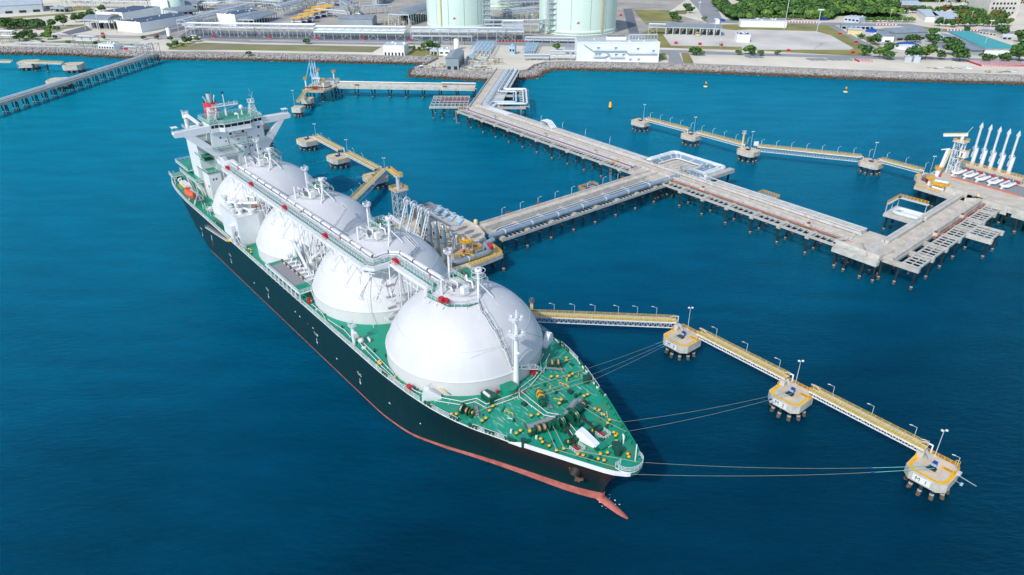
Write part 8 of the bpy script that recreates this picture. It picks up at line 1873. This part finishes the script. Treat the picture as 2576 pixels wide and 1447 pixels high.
for lab, x0, y0, w in (('stack of grey pipes lying on the sand at the left end of the works area', 0, 548, 150), ('long stack of dark grey pipes lying on the sand', 580, 572, 180), ('second stack of grey pipes on the sand next to the barrier pile', 780, 572, 210)):
    P_ = Q(4, x0, y0); Qq = Q(4, x0 + w, y0 + 5); t = thing('pipe_stack', lab, 'pipe stack', P_); b = MB(); k = int((Qq - P_).length / 1.6)
    for i in range(k): b.tube([(i * 1.6, 0, .5), (i * 1.6 - 2, 7, .5)], .6, 8, (0, 0, 1)[i % 3])
    b.build('pipes', ['steel_grey', 'wall_grey'], t)
b = None
for i, (lab, k, x0, x1, y0, rows) in enumerate((('small block of red and white barriers stored on the sand', 4, 1025, 1165, 588, 4), ('large block of red and white barriers stored on the sand at the right edge', 4, 2170, 2640, 628, 8))):
    P_ = Q(k, x0, y0); Qq = Q(k, x1, y0); t = thing('barrier_stack', lab, 'barriers', P_); L2 = (Qq - P_).length; b = MB()
    for r_ in range(rows):
        for j in range(int(L2 / 1.2)): b.bb(j * 1.2, j * 1.2 + .6, r_ * 2.6 - j * .02, r_ * 2.6 + 2.0, 0, 1.4, 0); b.bb(j * 1.2 + .6, j * 1.2 + 1.2, r_ * 2.6, r_ * 2.6 + 2.0, 0, 1.4, 1)
    b.build('barrier_row', ['red', 'white'], t)
for lab, k, p, q in (('red and white road barrier line beside the highway under the forest, left part', 4, (150, 206), (670, 220)), ('red and white road barrier line beside the highway, middle part', 4, (1020, 230), (1400, 242)), ('red and white road barrier line beside the highway, right part', 4, (1835, 290), (2330, 298)), ('orange and black barrier line at the top of the approach road', 2, (2490, 420), (2850, 428))):
    P_ = Q(k, *p); Qq = Q(k, *q); L2 = (Qq - P_).length; t = thing('road_barrier', lab, 'barrier', P_, math.atan2(Qq.y - P_.y, Qq.x - P_.x)); b = MB()
    for j in range(int(L2 / 3.2)): b.bb(j * 3.2, j * 3.2 + 1.6, 0, .8, 0, 1.3, 0); b.bb(j * 3.2 + 1.6, j * 3.2 + 3.2, 0, .8, 0, 1.3, 1)
    b.build('barrier_row', ['orange' if 'orange' in lab else 'red', 'dark' if 'orange' in lab else 'white'], t)
for i, (k, x, y, w, lab) in enumerate(((4, 1480, 430, 22, 'blue tarpaulin heap behind the workshops'), (4, 1500, 455, 28, 'white and blue covered heap in the workshop yard'), (4, 1150, 300, 14, 'blue tarpaulin roof in the highway side yard'), (4, 1230, 312, 12, 'deep blue tarpaulin heap in the highway side yard'), (3, 2230, 215, 8, 'round blue parasol roof at the gate road'))):
    t = thing('covered_heap', lab, 'tarpaulin', Q(k, x, y)); b = MB(); b.lathe((0, 0, 0), [(w * .5, 0), (w * .45, 1.6), (w * .25, 2.6), (.01, 3)], 9, 0, False); o = b.build('tarpaulin', 'white' if 'white' in lab else 'tarp_blue', t)
# ------------------------------------------------------------------ vehicles and small red cabinets
def vehicle(label, p, rz, m='white', name='parked_car', L=4.6, W_=1.9, H_=1.6, cab=True):
    t = thing(name, label, 'car' if name == 'parked_car' else 'truck', p, rz); b = MB(); b.bb(-L / 2, L / 2, -W_ / 2, W_ / 2, .35, H_ * .6); b.prism([(-L * .3, -W_ * .45), (L * .22, -W_ * .45), (L * .22, W_ * .45), (-L * .3, W_ * .45)], H_ * .6, H_); b.build('body', m, t)
    b = MB(); b.bb(-L * .31, L * .23, -W_ * .46, W_ * .46, H_ * .66, H_ * .9); b.build('side_glass', 'glass', t)
    for x in (-L * .32, L * .32):
        for y in (-W_ / 2, W_ / 2): b = MB(); b.tube([(x, y - .12, .36), (x, y + .12, .36)], .36, 10); b.build('wheel', 'dark', t)
    return t
vehicle('white pickup parked by the sea wall near the office', Q(2, 1800, 578), 0, 'white', L=5.6); vehicle('white car parked in front of the large white windowless building', Q(3, 1028, 618), 0, 'white', L=6)
vehicle('white tanker truck with blue cab on the coast road', Q(1, 1960, 392), 0, 'white', 'parked_truck', 12, 2.6, 3.4); vehicle('blue truck on the road beside the forest edge', Q(4, 690, 192), 0, 'blue', 'parked_truck', 9, 2.6, 3.2); vehicle('white truck under the loading canopy', Q(3, 1980, 360), 1.5, 'yellow_pale', 'parked_truck', 9, 2.6, 3.4)
vehicle('white car on the coast road at the far left', Q(1, 590, 360), 0, 'white', L=5); vehicle('silver car parked beside the teal roofed factory', Q(4, 2140, 505), 0, 'white', L=5); vehicle('small blue car on the coast road at the left', Q(1, 775, 370), 0, 'blue', L=5); vehicle('white car parked near the palms by the annex', Q(1, 1220, 302), 0, 'white', L=5)
hb = None; HB = [(1, 1035, 353, 'on the kerb before the annex'), (1, 1575, 367, 'left of the pipe rack start'), (1, 2150, 380, 'under the left stretch of pipe rack'), (2, 200, 388, 'under the middle of the pipe rack'), (2, 673, 398, 'where the pale green pipe starts'), (2, 1135, 404, 'below the pale green pipe'), (2, 1615, 415, 'beside the crossing under the rack'), (3, 1770, 446, 'on the dry bank below the canopy'), (3, 2010, 456, 'middle of the dry bank'), (3, 2225, 466, 'right part of the dry bank'), (4, 360, 488, 'on the bank below the concrete yard'), (4, 965, 508, 'right end of the dry bank'), (4, 845, 330, 'on the slope by the side road'), (4, 995, 410, 'lower on the slope by the side road'), (1, 1270, 508, 'at the left sea wall'), (3, 1215, 165, 'beside the round base of the giant tank')]
for i, (k, x, y, w) in enumerate(HB):
    lab = 'red fire hose cabinet ' + w
    if hb is None:
        hb = thing('hose_cabinet', lab, 'cabinet', Q(k, x, y), 0, 'red fire hose cabinets of the plant'); b = MB(); b.bb(-1.4, 1.4, -.8, .8, .3, 2.3); b.build('cabinet_box', 'red', hb); b = MB(); b.bb(-1.6, 1.6, -1, 1, 0, .3); b.build('plinth', 'concrete', hb)
    else: dup(hb, Q(k, x, y), 0, lab)
# tall light masts
lm = None; LM = [(4, 320, 278, 34, 'at the highway kerb above the concrete yard'), (4, 595, 465, 34, 'on the concrete yard edge'), (3, 2140, 465, 24, 'in front of the truck canopy'), (3, 2210, 510, 10, 'on the dry bank'), (1, 1010, 322, 40, 'slim tall one in front of the transformer house'), (3, 1985, 235, 22, 'left one at the gate road'), (3, 2000, 180, 22, 'right one at the gate road'), (2, 1775, 560, 9, 'by the guard hut'), (4, 1305, 215, 14, 'under the forest edge'), (4, 1425, 225, 14, 'right of the forest edge'), (4, 1470, 230, 14, 'at the highway bend'), (4, 1790, 330, 16, 'beside the grey workshop'), (4, 2190, 480, 26, 'beside the teal roof'), (4, 400, 190, 10, 'before the roadside trees'), (4, 505, 190, 10, 'among the roadside trees'), (4, 650, 195, 12, 'near the blue truck'), (4, 2060, 240, 14, 'among the right hand trees')]
for i, (k, x, y, h, w) in enumerate(LM):
    lab = 'tall yard light mast ' + w
    if lm is None:
        lm = thing('light_mast', lab, 'light mast', Q(k, x, y), 0, 'tall light masts on the shore'); b = MB(); b.tube([(0, 0, 0), (0, 0, 1)], .012, 6); b.build('mast', 'steel_light', lm); b = MB(); b.bb(-.09, .09, -.02, .02, .97, 1.0); b.build('lamp_head', 'white', lm)
        lm.scale = (h * .8, h * .8, h)
    else: dup(lm, Q(k, x, y), 0, lab, (h * .8, h * .8, h))
# ------------------------------------------------------------------ trees
def treeproto(name, h, r, seed, leaf, leaf2, n7=520):
    t = thing(name, 'x', 'tree', (0, 0, 0)); r_ = random.Random(seed)
    b = MB(); b.tube([(0, 0, 0), (.1, .1, h * .45)], h * .035, 6, 0, False, h * .02)
    for k in range(5): a = 2 * PI * k / 5 + r_.random(); b.tube([(.1, .1, h * .35), (math.cos(a) * r * .5, math.sin(a) * r * .5, h * .7)], h * .014, 5)
    b.build('trunk', 'bark', t); b = MB(); cl = []
    for k in range(11): a = r_.uniform(0, 2 * PI); q = r * r_.uniform(.1, .72); cl.append((q * math.cos(a), q * math.sin(a), h * r_.uniform(.45, .86), r * r_.uniform(.32, .52)))
    for k in range(n7):
        cx, cy, cz, cr = r_.choice(cl); d = Vector((r_.gauss(0, 1), r_.gauss(0, 1), r_.gauss(0, 1))).normalized(); p = Vector((cx, cy, cz)) + Vector((d.x, d.y, d.z * .8)) * cr * r_.uniform(.75, 1.05)
        u1 = d.cross(Vector((r_.random(), r_.random(), r_.random()))).normalized(); u2 = d.cross(u1); s = r * r_.uniform(.09, .17)
        b.add([p - u1 * s - u2 * s * .7, p + u1 * s - u2 * s * .7, p + u1 * s * .6 + u2 * s + d * s * .3, p - u1 * s * .6 + u2 * s + d * s * .3], [(0, 1, 2, 3)], 0 if r_.random() < .65 else 1)
    b.build('crown', [leaf, leaf2], t); return t
TP = {}
TREES = []
def tree(kind, k, x, y, s, lab):
    s = s * (.62 if kind in ('dark', 'red') else .8)
    p = Q(k, x, y)
    if kind not in TP:
        spec = dict(round=(6, 3.2, 1, 'leaf_a', 'leaf_b'), dark=(8, 4.8, 2, 'leaf_b', 'leaf_a'), light=(6, 3.4, 3, 'leaf_c', 'leaf_a'), red=(8, 4.5, 4, 'leaf_red', 'leaf_a'))[kind]
        TP[kind] = treeproto({'round': 'round_tree', 'dark': 'dense_tree', 'light': 'light_green_tree', 'red': 'reddish_tree'}[kind], *spec); t = TP[kind]; t.location = p; t.scale = (s, s, s); t['label'] = lab
    else: t = dup(TP[kind], p, rnd.uniform(0, 6), lab, (s * rnd.uniform(.9, 1.15), s * rnd.uniform(.9, 1.15), s * rnd.uniform(.8, 1.0)))
    return t
TL = [('dark', 1, 80, 300, 2.2, 'dark spreading tree at the left edge behind the coast road'), ('dark', 1, 220, 295, 2.1, 'dark spreading tree second from the left edge'), ('dark', 1, 370, 300, 1.9, 'dark spreading tree third from the left edge'), ('round', 1, 125, 310, 1.3, 'small round tree before the left row of dark trees'), ('dark', 1, 290, 380, 1.9, 'big dark tree beside the sandy path at the left'), ('dark', 1, 540, 270, 1.8, 'left of the dark trees behind the parked cars'), ('dark', 1, 640, 265, 2.2, 'right of the dark trees behind the parked cars'), ('dark', 1, 770, 225, 1.8, 'left tree of the dark row before the control building'), ('dark', 1, 850, 220, 2.0, 'middle tree of the dark row before the control building'), ('dark', 1, 930, 200, 2.2, 'right tree of the dark row before the control building'), ('dark', 1, 1030, 120, 1.8, 'dark tree behind the control building roof'),
      ('round', 1, 200, 415, 2.0, 'round tree at the left end of the green strip'), ('light', 1, 245, 395, 1.6, 'light green tree beside the sandy path'), ('round', 1, 330, 398, 1.7, 'round tree on the green strip beside the path'), ('round', 1, 270, 430, 1.1, 'low round shrub on the green strip'), ('light', 1, 490, 400, 2.0, 'light tree standing right of the sandy path'), ('round', 1, 560, 395, .9, 'small shrub right of the sandy path'), ('round', 1, 575, 312, 1.2, 'small round tree beside the left road'), ('light', 1, 500, 330, 1.5, 'light tree beside the parked cars at the left'), ('round', 1, 690, 450, .9, 'small shrub in the middle of the green strip'), ('round', 1, 968, 460, 1.0, 'round shrub beside the green steel portal'), ('round', 1, 435, 440, .7, 'tiny shrub at the sea wall of the green strip'), ('round', 1, 1055, 402, 1.0, 'lone small tree on the coast road verge, left one'), ('round', 1, 1445, 402, 1.1, 'lone small tree on the coast road verge, right one'), ('round', 1, 1585, 398, 1.0, 'small tree beside the pipe rack start'), ('light', 1, 1325, 470, .8, 'small shrub near the shore cabin'),
      ('round', 1, 1725, 415, 1.1, 'round tree at the corner of the green triangle'), ('round', 1, 1855, 412, 1.0, 'round tree left of the tanker truck'), ('round', 1, 1885, 440, 1.5, 'largest round tree on the green triangle'), ('round', 1, 1925, 425, 1.3, 'round tree below the tanker truck'), ('light', 1, 1990, 420, 1.2, 'slim light tree right of the tanker truck'), ('round', 1, 1780, 470, 1.3, 'round tree lower on the green triangle'), ('round', 1, 1708, 488, 1.1, 'round tree near the portal beside the pipe trestle'), ('light', 1, 1840, 470, .9, 'small light shrub on the green triangle'), ('round', 2, 575, 445, 1.3, 'lone clipped round tree on the dry field'), ('round', 1, 2505, 560, .9, 'lone shrub growing on the revetment crest'),
      ('round', 2, 1745, 500, 1.4, 'leftmost round tree beside the site office garden'), ('round', 2, 1800, 505, 1.9, 'tall round tree in the site office garden'), ('round', 2, 1840, 495, 1.5, 'second round tree in the site office garden'), ('round', 2, 1600, 505, 1.0, 'hedge bush right behind the site office'), ('round', 2, 1650, 508, 1.0, 'hedge bush in the middle of the garden'), ('round', 2, 1700, 510, .8, 'hedge bush near the round trees'), ('round', 2, 1890, 500, 1.3, 'round tree right of the garden group'), ('round', 3, 578, 512, 1.5, 'lone green tree behind the right pipe racks'),
      ('dark', 3, 1740, 195, 1.8, 'upper tree beside the dry square field'), ('dark', 3, 1745, 215, 1.5, 'middle tree beside the dry square field'), ('round', 3, 1790, 225, 1.6, 'lower tree beside the dry square field'), ('dark', 3, 1875, 110, 1.7, 'left tree by the gate road'), ('dark', 3, 1910, 135, 1.8, 'right tree by the gate road'), ('light', 3, 2055, 215, 1.2, 'small light tree at the gate road'), ('round', 3, 1950, 555, 1.9, 'leftmost tree at the corner of the fenced bank'), ('round', 3, 1975, 560, 1.7, 'second tree at the corner of the fenced bank'), ('light', 3, 2030, 560, 1.0, 'low shrub right of the bank corner trees'), ('round', 3, 2395, 555, 1.2, 'slim tree beside the coast road'), ('light', 3, 2500, 550, 1.8, 'bushy light tree beside the coast road'),
      ('dark', 4, 15, 525, 1.0, 'small dark shrub at the rock yard'), ('round', 4, 105, 525, 1.2, 'round shrub beside the first pipe stack'), ('light', 4, 255, 520, 1.1, 'light shrub right of the first pipe stack'), ('dark', 4, 1075, 525, 1.9, 'dark tree beside the small barrier block'), ('light', 4, 1210, 545, 2.0, 'left of the trees in front of the works yard'), ('round', 4, 1290, 565, 2.0, 'second of the trees in front of the works yard'), ('dark', 4, 1305, 500, 1.8, 'dark tree at the works yard corner'), ('dark', 4, 1170, 425, 1.9, 'dark tree at the side road bend'), ('dark', 4, 1120, 400, 1.2, 'small dark tree at the side road bend'), ('dark', 4, 1525, 565, 2.3, 'dark tree right behind the container offices'), ('light', 4, 1645, 560, 2.6, 'large light tree right of the container offices'), ('dark', 4, 1785, 560, 1.5, 'dark tree before the factory yard'), ('dark', 4, 1965, 580, 2.3, 'dark tree on the sand edge before the factory'), ('dark', 4, 1900, 520, 2.8, 'largest dark tree beside the long factory'), ('dark', 4, 1860, 470, 2.5, 'big dark tree behind the factory yard'), ('dark', 4, 1715, 440, 2.2, 'dark tree left of the long factory'), ('dark', 4, 1690, 400, 1.8, 'dark tree right of the grey workshop'), ('dark', 4, 1550, 400, 1.6, 'bush in front of the grey workshop'), ('dark', 4, 1480, 405, 1.4, 'small bush in front of the grey workshop'), ('dark', 4, 1715, 350, 1.7, 'lone tree right beside the highway'), ('dark', 4, 1040, 370, 1.1, 'small tree at the highway side yard'),
      ('dark', 4, 2200, 585, 1.6, 'dark tree left of the large barrier block'), ('light', 4, 2270, 575, 1.3, 'light bush behind the large barrier block'), ('dark', 4, 2380, 590, 1.8, 'dark tree behind the large barrier block'), ('dark', 4, 2520, 580, 3.2, 'very large tree at the right edge'), ('dark', 4, 2570, 480, 2.4, 'dark tree above the very large right edge tree'), ('dark', 4, 2350, 345, 2.4, 'dark tree beside the brown roofed row house'), ('dark', 4, 2540, 400, 2.2, 'dark tree at the parking area'), ('dark', 4, 2030, 310, 1.3, 'small tree at the right highway barrier')]
for args in TL: tree(*args)
rt = random.Random(11)
for i in range(14):
    tree('light' if i % 3 else 'round', 4, 1040 + i * 37, 208 + (i % 2) * 3, 1.3, f'{ORD[i]} clipped round tree from the left in the highway row right of the gate house')
for i in range(18):
    tree('light' if i % 4 == 1 else 'round', 4, 20 + i * 41, 182 + (i % 3) * 3, 1.4, f'{ORD[i]} round tree from the left in the row along the highway under the forest')
kk = 0
for row, (ybase, x0, x1, n8) in enumerate(((250, 1780, 2420, 12), (205, 1990, 2380, 9), (165, 1960, 2330, 8), (125, 1450, 2300, 12))):
    for i in range(n8):
        tree(('dark', 'light', 'round', 'red', 'dark')[(i + row) % 5], 4, x0 + (x1 - x0) * i / (n8 - 1), ybase + rt.uniform(-8, 8), 1.9, f'{ORD[i]} tree from the left in the {["front","second","third","rear"][row]} grove row before the beige office')
# palms
pm = None
for i, (k, x, y, s) in enumerate(((1, 1240, 300, 1.5), (1, 1362, 305, 1.5), (1, 1180, 330, .9), (2, 1435, 440, .8), (2, 1585, 450, 1.0), (2, 1730, 450, .9), (2, 1870, 450, .9), (2, 2022, 460, 1.0), (2, 2160, 455, .9), (2, 1915, 490, .9))):
    lab = 'palm tree ' + ['left of the two before the white annex', 'right of the two before the white annex', 'small one before the white annex', 'behind the site office roof', 'right behind the site office', 'first along the road behind the garden', 'second along the road behind the garden', 'left of the white silo', 'right of the white silo', 'inside the garden group'][i]
    if pm is None:
        pm = thing('palm_tree', lab, 'palm', Q(k, x, y), 0); b = MB(); b.tube([(0, 0, 0), (.2, 0, 6)], .22, 6); b.build('trunk', 'bark', pm); b = MB()
        for q in range(11):
            a = 2 * PI * q / 11; c = Vector((math.cos(a), math.sin(a), 0)); n_v = Vector((-c.y, c.x, 0)) * .35; base = Vector((.2, 0, 6)); p1 = base + c * 1.6 + Vector((0, 0, .6)); p2 = base + c * 3.0 - Vector((0, 0, .8))
            b.add([base, p1 + n_v, p2, p1 - n_v], [(0, 1, 2, 3)])
        b.build('crown', 'leaf_b', pm); pm.scale = (s, s, s)
    else: dup(pm, Q(k, x, y), rt.uniform(0, 6), lab, s)
# forest
def forest(name, k, pts, step, h):
    P = [Q(k, *p) for p in pts]; x0, x1 = min(p.x for p in P), max(p.x for p in P); y0, y1 = min(p.y for p in P), max(p.y for p in P)
    def inside(x, y):
        c = False; j = len(P) - 1
        for i in range(len(P)):
            if (P[i].y > y) != (P[j].y > y) and x < (P[j].x - P[i].x) * (y - P[i].y) / (P[j].y - P[i].y) + P[i].x: c = not c
            j = i
        return c
    b = MB(); r_ = random.Random(5); y = y0
    while y < y1:
        x = x0
        while x < x1:
            cx, cy = x + r_.uniform(-.4, .4) * step, y + r_.uniform(-.4, .4) * step
            if inside(cx, cy):
                r0 = step * r_.uniform(.55, .85); hh = h * r_.uniform(.7, 1.15); mi = r_.choice((0, 0, 1, 1, 2))
                for q in range(95):
                    d = Vector((r_.gauss(0, 1), r_.gauss(0, 1), abs(r_.gauss(0, .9)))).normalized(); p = Vector((cx, cy, LZ + hh * .55)) + Vector((d.x * r0, d.y * r0, d.z * hh * .5)) * r_.uniform(.8, 1.08)
                    u1 = d.cross(Vector((r_.random(), r_.random(), r_.random()))).normalized(); u2 = d.cross(u1); s = r0 * r_.uniform(.14, .26)
                    b.add([p - u1 * s - u2 * s * .7, p + u1 * s - u2 * s * .7, p + u1 * s * .6 + u2 * s, p - u1 * s * .6 + u2 * s], [(0, 1, 2, 3)], mi if r_.random() < .75 else (mi + 1) % 3)
            x += step
        y += step
    tag(b.build(name, ['leaf_a', 'leaf_b', 'leaf_c']), kind='stuff')
    g_ = MB(); v = [p + Vector((0, 0, .18)) for p in P]; g_.add(v, [tuple(range(len(v)))]); g_.build('forest_floor', 'leaf_b')
    tag(bpy.data.objects[g_.__dict__.get('nm', 'forest_floor')] if False else [o for o in scene.objects if o.name.startswith('forest_floor')][-1], kind='structure')
forest('forest', 4, [(-330, -60), (-60, 30), (0, 160), (780, 185), (820, 150), (1440, 185), (1420, 150), (1300, 60), (1500, 20), (1500, -90), (200, -130)], 9.5, 12)
forest('forest', 3, [(2130, 40), (2250, 150), (2330, 210), (2560, 215), (2560, 120), (2470, 60), (2380, 130), (2290, 120), (2180, 10)], 8, 9)
forest('far_woodland', 4, [(1500, 20), (3400, 40), (3600, -120), (1500, -110)], 20, 12)

# extra planting at the left of the shore and green patches between the tracks
patch('grass_strip', 'grass_green', [(1, -200, 220), (1, 900, 130), (1, 950, 110), (1, 400, 150), (1, -200, 190)], .05, 'stuff')
patch('grass_strip', 'grass_dry', [(1, 460, 60), (1, 900, 75), (1, 960, 100), (1, 700, 110), (1, 460, 95)], .06, 'stuff')
patch('grass_strip', 'grass_green', [(1, 440, 300), (1, 860, 240), (1, 850, 262), (1, 620, 300), (1, 450, 330)], .07, 'stuff')
for i in range(12): tree('dark', 1, -40 + i * 42, 272 + (i % 3) * 10, 1.9, f'{ORD[i]} tree from the left in the hedge row behind the left coast road')
